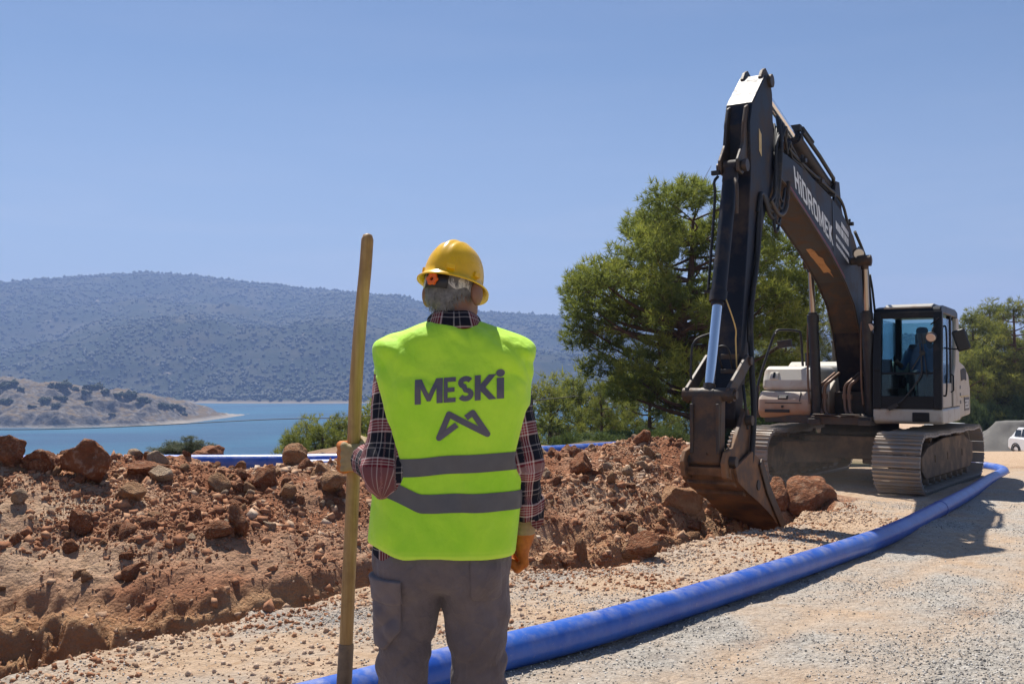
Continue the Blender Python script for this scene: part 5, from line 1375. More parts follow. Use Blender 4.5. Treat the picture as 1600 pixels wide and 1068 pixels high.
sc_ = ram('stick_cylinder', (2.15, 0, 4.78), (5.70, 0, 5.56), .53, .10, .058, exc, 'boom_paint', 'chrome')
g = MB(); g.prism([(1.85, 4.25), (2.45, 4.40), (2.28, 4.86), (2.05, 4.88)], -.16, -.12); g.prism([(1.85, 4.25), (2.45, 4.40), (2.28, 4.86), (2.05, 4.88)], .12, .16); g.build('cylinder_bracket', 'boom_paint', boom, .01)
g = MB(); g.tube([(4.05, .13, 5.26), (3.2, .15, 5.07), (2.4, .15, 4.88), (2.2, .10, 4.82)], .03, 8); g.tube([(4.0, .0, 5.33), (3.95, .10, 5.34), (3.6, .15, 5.2)], .03, 8); g.box((4.02, .03, 5.33), (.10, .14, .09)); g.build('pipe_line', 'hose_rubber', sc_)

# ---- stick
spf = [(5.86, 5.60), (6.40, 5.12), (6.50, 4.85), (6.47, 4.30), (6.60, 3.5), (6.84, 2.4), (7.10, 1.52), (7.12, 1.32), (7.03, 1.20), (6.90, 1.22), (6.80, 1.62), (6.33, 2.87), (5.98, 3.75), (5.62, 4.20), (5.38, 4.36),
       (5.36, 4.52), (5.52, 4.62), (5.56, 5.0), (5.58, 5.42), (5.66, 5.58)]
g = MB(); g.prism(spf, -.165, .165); stick = g.build('stick', 'boom_paint', exc, .012)
g = MB(); g.add([(5.87, -.16, 5.606), (6.405, -.16, 5.126), (6.405, .16, 5.126), (5.87, .16, 5.606)], [(3, 2, 1, 0)]); g.build('worn_top_plate', 'worn_plate', stick)
for sy_ in (-1, 1):
    y = sy_ * .115
    g = MB(); g.prism([(5.60, 5.40), (5.78, 5.40), (5.95, 5.56), (5.86, 5.67), (5.76, 5.72), (5.62, 5.66), (5.56, 5.54)], y - .025, y + .025); g.build('ear', 'worn_steel', stick, .012)
    g = MB(); g.prism([(6.42, 5.10), (6.50, 5.06), (6.58, 4.86), (6.64, 4.58), (6.82, 4.36), (6.80, 4.22), (6.66, 4.20), (6.46, 4.34)], y * .95 - .02, y * .95 + .02); g.build('bracket', 'worn_steel', stick, .012)
g = MB(); g.cyl((5.70, -.19, 5.56), (5.70, .20, 5.56), .055, n=16); g.cyl((5.70, .16, 5.56), (5.70, .205, 5.56), .085, n=16); g.build('pin', 'worn_steel', stick)
g = MB(); g.cyl((6.70, -.17, 4.30), (6.70, .19, 4.30), .055, n=16); g.cyl((6.70, .15, 4.30), (6.70, .20, 4.30), .075, n=16); g.build('pin', 'worn_steel', stick)
g = MB(); g.add([(6.16, .169, 4.86), (6.06, .169, 4.80), (6.06, .169, 4.52), (6.16, .169, 4.58)], [(0, 1, 2, 3)]); g.build('yellow_plate', 'yellow_plate', stick)
g = MB(); g.bx(6.9, 6.96, -.06, .16, 2.0, 2.06); g.box((6.98, .05, 1.86), (.08, .18, .05)); g.build('hose_clamp', 'worn_steel', stick, .006)
bc_ = ram('bucket_cylinder', (6.70, 0, 4.30), (7.52, 0, 1.60), .60, .088, .056, exc, 'boom_paint', 'chrome', .08, .075)
g = MB(); g.tube(bez([(6.80, -.13, 4.18), (6.85, -.16, 4.10), (6.86, -.15, 3.9), (7.06, -.14, 3.1), (7.16, -.13, 2.80)], 24), .018, 8); g.box((6.82, -.15, 4.22), (.05, .10, .05)); g.box((7.16, -.13, 2.78), (.06, .08, .03)); g.build('pipe_line', 'hose_rubber', bc_)
g = MB(); g.tube(bez([(6.86, .10, 4.12), (6.92, .14, 4.0), (6.90, .13, 3.7)], 12), .022, 8); g.build('feed_pipe', 'worn_steel', bc_)

# ---- linkage
for sy_ in (-1, 1):
    y = sy_ * .24
    g = MB(); g.prism([(7.46, 1.56), (7.52, 1.50), (7.60, 1.58), (7.57, 1.68), (6.92, 2.06), (6.84, 2.02), (6.84, 1.92)], y - .022, y + .022); g.build('guide_link', 'worn_steel', exc, .01)
g = MB(); g.cyl((7.52, -.29, 1.60), (7.52, .30, 1.60), .075, n=18); g.cyl((7.52, .27, 1.60), (7.52, .33, 1.60), .05, n=14); g.cyl((7.52, .25, 1.64), (7.54, .33, 1.66), .02, n=10); g.build('link_pin', 'worn_steel', exc)
g = MB(); g.cyl((6.88, -.29, 1.98), (6.88, .29, 1.98), .05, n=14); g.build('link_pin', 'worn_steel', exc)
g = MB(); g.prism([(7.44, 1.60), (7.60, 1.60), (7.64, 1.2), (7.66, .84), (7.50, .80), (7.46, 1.2)], -.175, .175); hl = g.build('push_link', 'link_steel', exc, .03, 3)
g = MB(); g.bx(7.63, 7.665, -.17, -.13, .95, 1.5); g.bx(7.63, 7.665, .13, .17, .95, 1.5); g.build('link_rib', 'worn_steel', hl, .01)
g = MB(); g.cyl((7.665, 0.02, .95), (7.69, .02, .95), .018, n=10); g.build('grease_nipple', 'worn_steel', hl)

# ---- bucket
bk = empty('bucket'); bk.parent = exc; bk['label'] = 'narrow earth-stained digging bucket biting into the trench edge'
hwb = .29
back = [(7.60, .80), (7.48, .64), (7.15, .49), (6.75, .34), (6.32, .15), (5.96, -.04), (5.72, -.20), (5.52, -.36)]
inner = [(5.55, -.34), (5.75, -.175), (5.98, -.01), (6.33, .18), (6.75, .372), (7.14, .525), (7.44, .66), (7.54, .80)]
g = MB(); g.prism(back + inner, -hwb, hwb); g.build('shell', 'bucket_steel', bk, .008)
side = [(7.58, .80), (7.48, .64), (7.15, .49), (6.75, .34), (6.32, .15), (5.96, -.04), (5.72, -.20), (5.54, -.35), (5.60, -.24), (5.95, .08), (6.45, .52), (6.72, .84), (7.0, .95)]
for sy_ in (-1, 1):
    y = sy_ * hwb
    g = MB(); g.prism(side, y + sy_ * .002, y + sy_ * .034); g.build('side_plate', 'bucket_steel', bk, .006)
    g = MB(); g.prism([(5.52, -.36), (5.58, -.24), (5.93, .09), (6.43, .53), (6.70, .85), (6.80, .78), (6.54, .44), (6.06, .02), (5.72, -.26)], y + sy_ * .036, y + sy_ * .062); g.build('side_cutter', 'worn_steel', bk, .008)
    y2 = sy_ * .235
    g = MB(); g.prism([(6.90, 1.42), (7.04, 1.44), (7.20, 1.26), (7.46, 1.02), (7.66, .98), (7.74, .86), (7.70, .70), (7.50, .66), (7.2, .54), (6.90, .64), (6.80, 1.2)], y2 - .028, y2 + .028); g.build('ear', 'bucket_steel', bk, .012)
    g = MB(); g.cyl((6.80, y + sy_ * .034, .55), (6.80, y + sy_ * .045, .55), .06, n=18); g.build('lifting_eye', 'black_steel', bk)
g = MB(); g.cyl((7.02, -.30, 1.30), (7.02, .34, 1.30), .058, n=16); g.build('pin', 'worn_steel', bk)
g = MB(); g.cyl((7.58, -.30, .87), (7.58, .34, .87), .058, n=16); g.build('pin', 'worn_steel', bk)
for (x, z, an) in ((7.60, .76, .25), (7.45, .61, 1.1), (7.15, .475, 1.2)):
    g = MB(); g.box((x, 0, z), (.05, .56, .10), (0, an, 0)); g.build('wear_strip', 'bucket_steel', bk, .012)
for k in range(5):
    y = -.25 + k * .125
    g = MB(); g.prism([(5.62, -.36), (5.62, -.28), (5.36, -.43), (5.36, -.46)], y - .035, y + .035); g.build('tooth', 'worn_steel', bk, .008)

# ---- hoses
def hose(name, pts, r, mat='hose_rubber', par=exc, n=40): 
    g = MB(); g.tube(bez(pts, n), r, 8); return g.build(name, mat, par)
for k, (y, dz) in enumerate(((.14, .05), (.07, .07), (-.02, .05), (-.10, .06))):
    hose('hose', [(.15, y, 2.9), (.45, y, 3.42 + dz), (.80, y, 3.80 + dz), (1.38, y, 4.20 + dz), (2.1, y + .06 * (k < 2) - .08 * (k > 1), 4.50 + dz), (2.9, y + .05, 4.60 + dz), (3.9, y, 4.72 + dz), (4.75, y, 4.82 + dz), (5.05, y, 4.98 + dz), (5.30, y + .04, 4.92), (5.40, y + .06, 4.6)], .024, n=80)
hose('hose', [(.50, .24, 2.2), (.36, .26, 2.75), (.42, .26, 3.2), (.72, .27, 3.72), (.95, .25, 3.95), (1.3, .22, 4.18)], .026)
hose('hose', [(.55, .25, 2.0), (.20, .30, 2.6), (.26, .28, 3.2), (.45, .27, 3.55)], .02)
for k in range(4):
    y = .20 - k * .035
    hose('hose', [(5.10, y, 4.95 + .06 * k), (5.28, y + .04, 5.04 + .05 * k), (5.50, .22 + .01 * k, 4.70), (5.62, .21, 4.2 - .1 * k), (5.85, .20, 4.0 - .06 * k), (6.15, .19, 4.05), (6.3, .185, 3.8)], .024)
hose('hose', [(6.2, .19, 4.0), (6.35, .20, 3.3), (6.62, .20, 2.6), (6.70, .22, 2.2), (6.80, .26, 1.9), (6.86, .30, 1.4), (6.95, .30, .9), (7.0, .27, .72)], .034)
hose('hose', [(6.25, .185, 3.9), (6.42, .19, 3.1), (6.66, .19, 2.5), (6.72, .20, 2.2)], .02)
hose('hose', [(7.14, .06, 2.72), (7.24, .14, 2.6), (7.12, .18, 2.35), (7.06, .16, 2.2), (7.0, .15, 1.9)], .008, 'yellow_plate')
hose('hose', [(7.0, -.02, 1.88), (7.1, -.04, 2.12), (7.1, .08, 2.12), (7.0, .10, 1.88)], .012)
hose('hose', [(7.22, -.06, 2.3), (7.36, -.22, 2.2), (7.40, -.25, 1.95), (7.42, -.24, 1.70)], .014)
hose('hose', [(6.96, .21, 1.7), (7.05, .26, 1.5), (7.0, .27, 1.2)], .018)
rz_ = random.Random(12)
for k in range(9):
    y = rz_.uniform(-.16, .17); x0 = rz_.uniform(4.3, 5.0); x1 = x0 - rz_.uniform(.6, 1.9)
    hose('hose', [(x0, y, 4.80), (x0 - .10, y + .02, 4.90 + rz_.uniform(0, .10)), ((x0 + x1) / 2, y + rz_.uniform(-.06, .06), 4.78 + rz_.uniform(0, .10) - .10 * (4.6 - x1) * .3), (x1 + .1, y, 4.74 - .12 * (4.4 - x1) * .5), (x1, y, 4.66 - .12 * (4.4 - x1) * .5)], rz_.uniform(.014, .022), n=28)
for k in range(5):
    hose('hose', [(5.05 + .03 * k, .20 - .05 * k, 4.75), (5.30, .22 - .04 * k, 4.98 + .04 * k), (5.56, .20, 4.75 - .05 * k), (5.60 + .03 * k, .21, 4.3 - .12 * k), (5.45 + .05 * k, .235, 4.05 - .10 * k), (5.25, .22, 4.25)], .017 + .002 * (k % 3), n=36)
g = MB()
for (x, z) in ((4.2, 4.80), (3.3, 4.66), (2.55, 4.58), (1.4, 4.28), (.62, 3.62)):
    g.box((x, .02, z + .02), (.10, .40, .06), (0, .1, 0)); g.cyl((x, .16, z + .04), (x, .16, z + .10), .02, n=8)
g.build('hose_clamp', 'black_steel', boom, .006)
g = MB()
for (x, y, z) in ((4.9, .10, 4.92), (4.75, -.02, 4.92), (3.0, .10, 4.74), (2.8, .02, 4.74), (2.5, .12, 4.66), (3.15, -.03, 4.76), (4.4, .08, 4.85)):
    g.cyl((x, y, z), (x - .16, y + .02, z - .03), .04, n=8); g.cyl((x - .06, y, z), (x - .09, y + .005, z - .01), .055, n=6)
g.build('fitting', 'brown_metal', boom)
hose('chain', [(5.15, .24, 4.35), (5.35, .26, 3.98), (5.6, .24, 3.86), (5.9, .22, 4.0)], .03, 'worn_steel')
# valve pipes at the boom foot
for k, (y, x) in enumerate(((-.30, 1.30), (-.22, 1.34), (.12, 1.40), (.20, 1.44))):
    g = MB(); g.tube(bez([(x, y, 1.12), (x + .03, y - .02, 1.20), (x, y - .06, 1.28), (x - .02, y - .07, 1.62), (x - .06, y + .02, 1.74), (x - .3, y + .10, 1.86)], 24), .028, 8); g.cyl((x - .02, y - .07, 1.44), (x - .02, y - .07, 1.52), .045, n=8); g.build('pipe_line', 'brown_metal', exc)
g = MB(); g.prism([(.45, 1.16), (.90, 1.16), (.90, 1.55), (.45, 1.75)], -.50, -.32); g.prism([(.45, 1.16), (.90, 1.16), (.90, 1.55), (.45, 1.75)], .32, .50); g.build('boom_foot', 'cream_paint', exc, .02)
g = MB(); g.bx(.3, .62, -.30, .50, 1.17, 1.55); g.bx(1.5, 1.64, -.42, -.05, 1.17, 1.20); g.bx(1.5, 1.62, .0, .34, 1.17, 1.20); g.build('valve_block', 'worn_steel', exc, .02)
for sy_ in (-1, 1):
    g = MB(); g.cyl((1.26, sy_ * .55, 1.13), (1.26, sy_ * .28, 1.13), .07, n=14); g.build('pin', 'worn_steel', exc)

# ================================================================ OPERATOR IN THE CAB
skin_o = (.25, .13, .085)
def op_body(X, Y, Z):
    d = sd_ell(X, Y, Z, (.14, 1.03, 2.02), (.13, .19, .30)); d = smin(d, sd_cap(X, Y, Z, (.18, 1.04, 2.25), (.22, 1.05, 2.40), .06), .03)
    d = smin(d, sd_ell(X, Y, Z, (.25, 1.06, 2.49), (.10, .080, .125)), .02); d = smin(d, sd_cap(X, Y, Z, (.345, 1.065, 2.48), (.36, 1.065, 2.455), .014), .015)
    for s_, e_, h_ in (((.16, .84, 2.22), (.28, .74, 1.97), (.60, .72, 2.05)), ((.16, 1.22, 2.22), (.26, 1.33, 1.97), (.58, 1.34, 2.05))):
        d = smin(d, sd_cap(X, Y, Z, s_, e_, .058, .046), .03); d = smin(d, sd_cap(X, Y, Z, e_, h_, .045, .033), .02); d = smin(d, sd_ell(X, Y, Z, (h_[0] + .04, h_[1], h_[2] + .01), (.05, .035, .045)), .01)
        for q in range(4): d = smin(d, sd_cap(X, Y, Z, (h_[0] + .07, h_[1] - .03 + q * .02, h_[2] + .03), (h_[0] + .085, h_[1] - .03 + q * .02, h_[2] - .02), .010), .006)
        d = smin(d, sd_cap(X, Y, Z, (h_[0] + .03, h_[1], h_[2] + .03), (h_[0] + .06, h_[1] - .03, h_[2] + .06), .011), .008)
    for y_ in (.95, 1.13):
        d = smin(d, sd_cap(X, Y, Z, (.18, y_, 1.84), (.68, y_, 1.82), .085, .065), .03); d = smin(d, sd_cap(X, Y, Z, (.68, y_, 1.82), (.86, y_, 1.44), .062, .045), .02); d = smin(d, sd_cap(X, Y, Z, (.84, y_, 1.385), (1.02, y_, 1.385), .04), .02)
    return d
opr = tag(empty('person', MC, -PI / 2 - PB), 'operator in blue shirt and dark cap seated inside the excavator cab', 'person')
V, F = surface_nets(op_body, (-.05, .60, 1.30), (1.12, 1.44, 2.66), .018)
fabric('blue_shirt', (.10, .17, .36), (.07, .12, .27), 700, .85, .3, 9); fabric('dark_cloth', (.035, .035, .042), (.022, .022, .028), 700, .85, .3, 9)
skin_mat('skin_operator', skin_o)
link('body', mesh_np('operator_body', V, F, 'skin_operator', True), opr)
V, F = surface_nets(lambda X, Y, Z: smax(np.minimum(np.minimum(op_body(X, Y, Z) - .012, 9), 9), np.maximum(np.maximum(Z - 2.36, 1.82 - Z), X - .36), .01), (-.08, .60, 1.76), (.45, 1.46, 2.42), .018)
link('shirt', mesh_np('operator_shirt', V, F, 'blue_shirt', True), opr)
V, F = surface_nets(lambda X, Y, Z: smax(op_body(X, Y, Z) - .010, np.maximum(np.maximum(Z - 1.93, 1.46 - Z), np.maximum(.88 - Y, Y - 1.22)), .01), (-.05, .84, 1.42), (1.0, 1.26, 1.97), .018)
link('trousers', mesh_np('operator_trousers', V, F, 'dark_cloth', True), opr)
g = MB(); g.lathe([(.088, 2.53), (.094, 2.54), (.095, 2.58), (.080, 2.62), (.045, 2.635), (.0, 2.64)], (.245, 1.06, 0), 'z', 20); g.prism([(.28, .98), (.38, 1.0), (.41, 1.06), (.38, 1.12), (.28, 1.14)], 2.535, 2.548, 'z'); g.build('cap', 'dark_cloth', opr)
# ================================================================ WORKER WITH SHOVEL
skin_mat('skin', (.30, .145, .090))
fabric('hi_vis', (.60, .93, .055), (.40, .80, .030), 1400, .7, .16, 5, 0, .25, crease=.35, edge=(.72, .95, .10))
fabric('hi_vis_edge', (.62, .95, .04), (.55, .88, .03), 1400, .6, .10, 5, 0, .3)
fabric('trouser_cloth', (.185, .148, .148), (.125, .098, .098), 1200, .88, .30, 9, crease=.8)
fabric('pocket_cloth', (.20, .16, .16), (.135, .105, .105), 1200, .88, .30, 9)
fabric('reflective_tape', (.105, .100, .105), (.085, .08, .085), 1600, .45, .08, 30, 0, .5)
fabric('print_grey', (.135, .125, .155), (.115, .105, .13), 1500, .6, .05, 30)
fabric('knit_beige', (.50, .39, .24), (.36, .26, .15), 500, .9, .6, 25)
fabric('hair_grey', (.30, .28, .26), (.13, .12, .115), 700, .6, .5, 60)
fabric('strap_white', (.62, .58, .54), (.50, .46, .42), 300, .5, .1, 20)
def make_plastic(name, color, rough=.28):
    m, t, out = newmat(name); n = N(t); o = n.obj()
    c = n.mix(n.ramp(n.noise(o, 18, 6, .65), [(.45, 0), (.75, 1)]), color, tuple(k * .80 for k in color))
    b = n.bsdf(c, n.math('ADD', n.math('MULTIPLY', n.noise(o, 30, 4), .22), rough - .08), 0, n.bump(n.noise(o, 120, 3), .04, .002), spec=.5)
    b.inputs['Subsurface Weight'].default_value = .0
    n.link(b.outputs[0], out.inputs[0]); M[name] = m
make_plastic('helmet_yellow', (.88, .50, .006), .26)
make_plastic('knob_orange', (.85, .14, .01), .4)
make_plastic('plastic_black', (.012, .012, .016), .4)
def make_plaid():
    m, t, out = newmat('plaid'); n = N(t)
    s_ = n.node('ShaderNodeSeparateXYZ'); n.link(n.attr('plaid', 'Vector'), s_.inputs[0])
    def band(co, period, c, hw_, soft=.0012):
        f = n.math('MULTIPLY', n.math('FRACT', n.math('DIVIDE', co, period)), period)
        d = n.math('ABSOLUTE', n.math('SUBTRACT', f, c))
        mr = n.node('ShaderNodeMapRange'); n.link(d, mr.inputs[0]); mr.inputs[1].default_value = hw_ - soft; mr.inputs[2].default_value = hw_ + soft
        mr.inputs[3].default_value = 1; mr.inputs[4].default_value = 0; return mr.outputs[0]
    def stripes(co):
        P_ = .115
        redz = band(co, P_, .032, .020)
        white = band(co, P_, .0145, .0022)
        for c in (.024, .032, .040): white = n.math('MAXIMUM', white, n.math('MULTIPLY', band(co, P_, c, .0016), .75))
        white = n.math('MAXIMUM', white, band(co, P_, .0495, .0022))
        thin = n.math('MAXIMUM', n.math('MULTIPLY', band(co, P_, .083, .0013), .85), n.math('MULTIPLY', band(co, P_, .098, .0012), .5))
        return redz, n.math('MAXIMUM', white, thin)
    ru, wu = stripes(s_.outputs[0]); rv, wv = stripes(s_.outputs[1])
    c = n.mix(n.math('MULTIPLY', n.math('ADD', ru, rv), .5), (.012, .012, .020), (.24, .012, .022))
    c = n.mix(n.math('MULTIPLY', n.math('ADD', wu, wv), .52, clamp=True), c, (.60, .52, .48))
    o = n.obj()
    b = n.bsdf(c, .9, 0, n.bump(n.math('ADD', n.noise(o, 900, 2), n.noise(o, 50, 4)), .3, .003), spec=.15)
    n.link(b.outputs[0], out.inputs[0]); M['plaid'] = m
make_plaid()
def make_glove():
    m, t, out = newmat('glove'); n = N(t); o = n.obj()
    f = n.math('ADD', n.attr('coat'), n.math('MULTIPLY', n.math('SUBTRACT', n.noise(o, 60, 4), .5), .5))
    knit = n.mix(n.noise(o, 40, 5), (.46, .34, .19), (.26, .18, .09))
    orange = n.mix(n.ramp(n.noise(o, 45, 5), [(.3, 0), (.7, 1)]), (.62, .20, .030), (.40, .11, .02))
    c = n.mix(n.ramp(f, [(.42, 0), (.58, 1)]), knit, orange)
    b = n.bsdf(c, .7, 0, n.bump(n.math('ADD', n.noise(o, 260, 3), n.noise(o, 60, 4)), .5, .004), spec=.3)
    n.link(b.outputs[0], out.inputs[0]); M['glove'] = m
make_glove()
def make_wood():
    m, t, out = newmat('shovel_wood'); n = N(t); o = n.obj()
    mp = n.node('ShaderNodeMapping'); n.link(o, mp.inputs[0]); mp.inputs['Scale'].default_value = (14, 14, .9)
    g1 = n.noise(mp.outputs[0], 6, 6, .6)
    c = n.mix(n.ramp(g1, [(.3, 0), (.7, 1)]), (.30, .165, .055), (.48, .30, .125))
    c = n.mix(n.math('MULTIPLY', n.ramp(n.noise(o, 5, 6, .7), [(.50, 0), (.70, 1)]), .6), c, (.17, .095, .045))
    b = n.bsdf(c, .55, 0, n.bump(g1, .25, .003), spec=.4)
    n.link(b.outputs[0], out.inputs[0]); M['shovel_wood'] = m
make_wood()
paint('shovel_steel', (.16, .115, .085), .55, .3, (.30, .21, .14), .6, 18, .3, 120)

WO = np.array([-.2, 3.0, float(ground_z(np.array([-.2]), np.array([3.0]))[0])])
man = tag(empty('person', tuple(WO)), 'worker seen from behind in yellow helmet, plaid shirt and lime safety vest', 'person')
def wmesh(name, V, F, mat, parent=man, smooth=True, attrs=None):
    return link(name, mesh_np(name, np.asarray(V) - WO, F, mat, smooth, attrs), parent)

# --- pose
shL, elL, wrL = np.array([-.354, 3.0, 1.452]), np.array([-.374, 2.925, 1.180]), np.array([-.472, 3.225, 1.190])
shR, elR, wrR = np.array([-.010, 3.0, 1.452]), np.array([.042, 2.985, 1.19]), np.array([.036, 3.055, 1.0])
def lerp(a, b, t): return a + (b - a) * t
def tc(z): return np.interp(z, [.9, .93, 1.24, 1.43, 1.54], [-.213, -.213, -.185, -.175, -.173])
def tw(z): return np.interp(z, [.86, .93, 1.05, 1.24, 1.43, 1.54, 1.6], [.213, .213, .214, .217, .226, .238, .236])
def td(z): return np.interp(z, [.86, .95, 1.1, 1.3, 1.42, 1.52, 1.6], [.135, .138, .132, .136, .138, .118, .09])
def torso(X, Y, Z, grow=0.0):
    c, w_, d_ = tc(Z), tw(Z) + grow, td(Z) + grow
    yc = 3.005 - .012 * np.exp(-((Z - 1.4) / .12) ** 2)
    q = (np.abs((X - c) / w_) ** 2.7 + np.abs((Y - yc) / d_) ** 2.7) ** (1 / 2.7)
    s_ = (q - 1) * np.minimum(w_, d_) * .85
    zs = 1.618 + grow - .36 * np.maximum(np.abs(X - c) - .065, 0) - 3.2 * (Y - yc - .005) ** 2
    return smax(s_, (Z - zs) * .9, .022)
def arm(X, Y, Z, sh, el, wr, r0, r1, r2, stop=1.0):
    a = sd_cap(X, Y, Z, sh, el, r0, r1); b = sd_cap(X, Y, Z, el, lerp(el, wr, stop), r1, r2)
    return smin(a, b, .03)
# head frame: turned to the right and dipped a little
HC = np.array([-.178, 3.020, 1.728]); YAW = R(-27); 
def headloc(X, Y, Z):
    c, s_ = math.cos(-YAW), math.sin(-YAW)
    x, y = X - HC[0], Y - HC[1]
    return c * x - s_ * y, s_ * x + c * y, Z - HC[2]
def headw(p):
    c, s_ = math.cos(YAW), math.sin(YAW); p = np.asarray(p, float)
    return np.stack([c * p[..., 0] - s_ * p[..., 1], s_ * p[..., 0] + c * p[..., 1], p[..., 2]], -1) + HC
def head_sd(X, Y, Z):
    x, y, z = headloc(X, Y, Z)
    d = sd_ell(x, y, z, (0, -.005, .01), (.074, .094, .100))
    d = smin(d, sd_ell(x, y, z, (0, .028, -.070), (.058, .066, .060)), .03)
    d = smin(d, sd_cap(x, y, z, (0, .088, .0), (0, .108, -.040), .009, .014), .012)
    d = smin(d, sd_cap(x, y, z, (0, .06, -.115), (0, .075, -.115), .018), .03)
    for s_ in (-1, 1):
        d = smax(d, -sd_ell(x, y, z, (s_ * .030, .099, -.005), (.014, .012, .009)), .008)
        d = smin(d, sd_ell(x, y, z, (s_ * .030, .083, -.006), (.012, .011, .011)), .003)
        ear = sd_ell(x, y, z, (s_ * .086, -.008, -.026), (.015, .026, .038))
        d = smin(d, ear, .008)
    d = smin(d, sd_ell(x, y, z, (0, .088, -.078), (.024, .010, .008)), .006)
    return d
# pole of the shovel at the gripping hand
def ppx(px, py, Y): return np.array([(px - 800) / 1556.0 * Y, Y, 1.45 - (py - 590) / 1556.0 * Y])
SY_ = 3.30
pole = [ppx(573.5, 366, SY_), ppx(570, 420, SY_), ppx(563, 500, SY_), ppx(556.5, 600, SY_), ppx(553.5, 700, SY_), ppx(552, 780, SY_), ppx(547, 900, SY_), ppx(543.5, 1000, SY_)]
GP = ppx(553.3, 713, SY_)
def hand_grip(X, Y, Z, th=0.0):
    x, y, z = X - GP[0], Y - GP[1], Z - GP[2]
    d = sd_box(x, y, z, (.008, -.040, 0), (.035, .019, .045), .018)
    for q, dz in enumerate((-.036, -.012, .012, .036)):
        L_ = (1.0, 1.08, 1.05, .9)[q]
        pts = [(-.024, -.040, dz), (-.039, -.008, dz + .002), (-.030, .026 * L_, dz + .001), (-.002 * L_, .035, dz)]
        f = sd_cap(x, y, z, pts[0], pts[1], .0115 + th); f = np.minimum(f, sd_cap(x, y, z, pts[1], pts[2], .011 + th)); f = np.minimum(f, sd_cap(x, y, z, pts[2], pts[3], .0105 + th))
        d = smin(d, f, .004)
    tb = np.minimum(sd_cap(x, y, z, (.036, -.036, .030), (.038, .004, .048), .0125 + th), sd_cap(x, y, z, (.038, .004, .048), (.014, .034, .054), .0115 + th))
    d = smin(d, tb, .008)
    w_ = wrL - GP
    return smin(d, sd_cap(x, y, z, (.026, -.042, 0), tuple(w_), .026 + th, .028 + th), .02)
def hand_loose(X, Y, Z, th=0.0):
    o = wrR; x, y, z = X - o[0], Y - o[1], Z - o[2]
    d = sd_cap(x, y, z, (0, 0, .02), (-.002, .006, -.03), .028 + th, .030 + th)
    pal = sd_ell(x, y, z, (-.006, .010, -.062), (.022 + th, .040 + th, .044 + th)); d = smin(d, pal, .02)
    for q in range(4):
        yy = -.022 + q * .0205; L_ = (.85, 1.0, 1.06, .95)[q]
        p0 = (-.002, yy + .008, -.085); p1 = (.002, yy + .010, -.085 - .030 * L_); p2 = (-.020, yy + .012, -.085 - .048 * L_); p3 = (-.036, yy + .012, -.080 - .036 * L_)
        f = np.minimum(np.minimum(sd_cap(x, y, z, p0, p1, .0115 + th), sd_cap(x, y, z, p1, p2, .011 + th)), sd_cap(x, y, z, p2, p3, .010 + th))
        d = smin(d, f, .004)
    tb = np.minimum(sd_cap(x, y, z, (-.010, .044, -.050), (-.020, .060, -.085), .0125 + th), sd_cap(x, y, z, (-.020, .060, -.085), (-.026, .056, -.112), .011 + th))
    return smin(d, tb, .008)
hipL, knL, anL = np.array([-.312, 3.0, .875]), np.array([-.329, 3.005, .50]), np.array([-.332, 2.99, .10])
hipR, knR, anR = np.array([-.106, 3.0, .875]), np.array([-.098, 3.03, .50]), np.array([-.085, 3.03, .10])
zf = WO[2]
def body(X, Y, Z):
    d = torso(X, Y, Z, -.028)
    d = smax(d, .90 - Z, .03)
    d = smin(d, sd_ell(X, Y, Z, (-.208, 3.0, .93), (.16, .09, .08)), .04)
    for h_, k_, a_ in ((hipL, knL, anL), (hipR, knR, anR)):
        d = smin(d, sd_cap(X, Y, Z, h_, k_, .082, .056), .03); d = smin(d, sd_cap(X, Y, Z, k_, a_, .056, .040), .02)
        d = smin(d, sd_cap(X, Y, Z, a_ + [0, -.02, -.045], a_ + [0, .13, -.06], .036, .030), .02)
    for s_, e_, w_ in ((shL, elL, wrL), (shR, elR, wrR)):
        d = smin(d, sd_cap(X, Y, Z, s_, e_, .050, .040), .03); d = smin(d, sd_cap(X, Y, Z, e_, w_, .040, .027), .015)
    d = smin(d, hand_grip(X, Y, Z, -.003), .01); d = smin(d, hand_loose(X, Y, Z, -.003), .01)
    d = smin(d, sd_cap(X, Y, Z, (-.174, 2.985, 1.54), (-.176, 3.01, 1.66), .058, .054), .03)
    return smin(d, head_sd(X, Y, Z), .012)
V, F = surface_nets(body, (-.60, 2.84, zf - .02), (.14, 3.38, 1.86), .0075)
wmesh('body', V, F, 'skin')

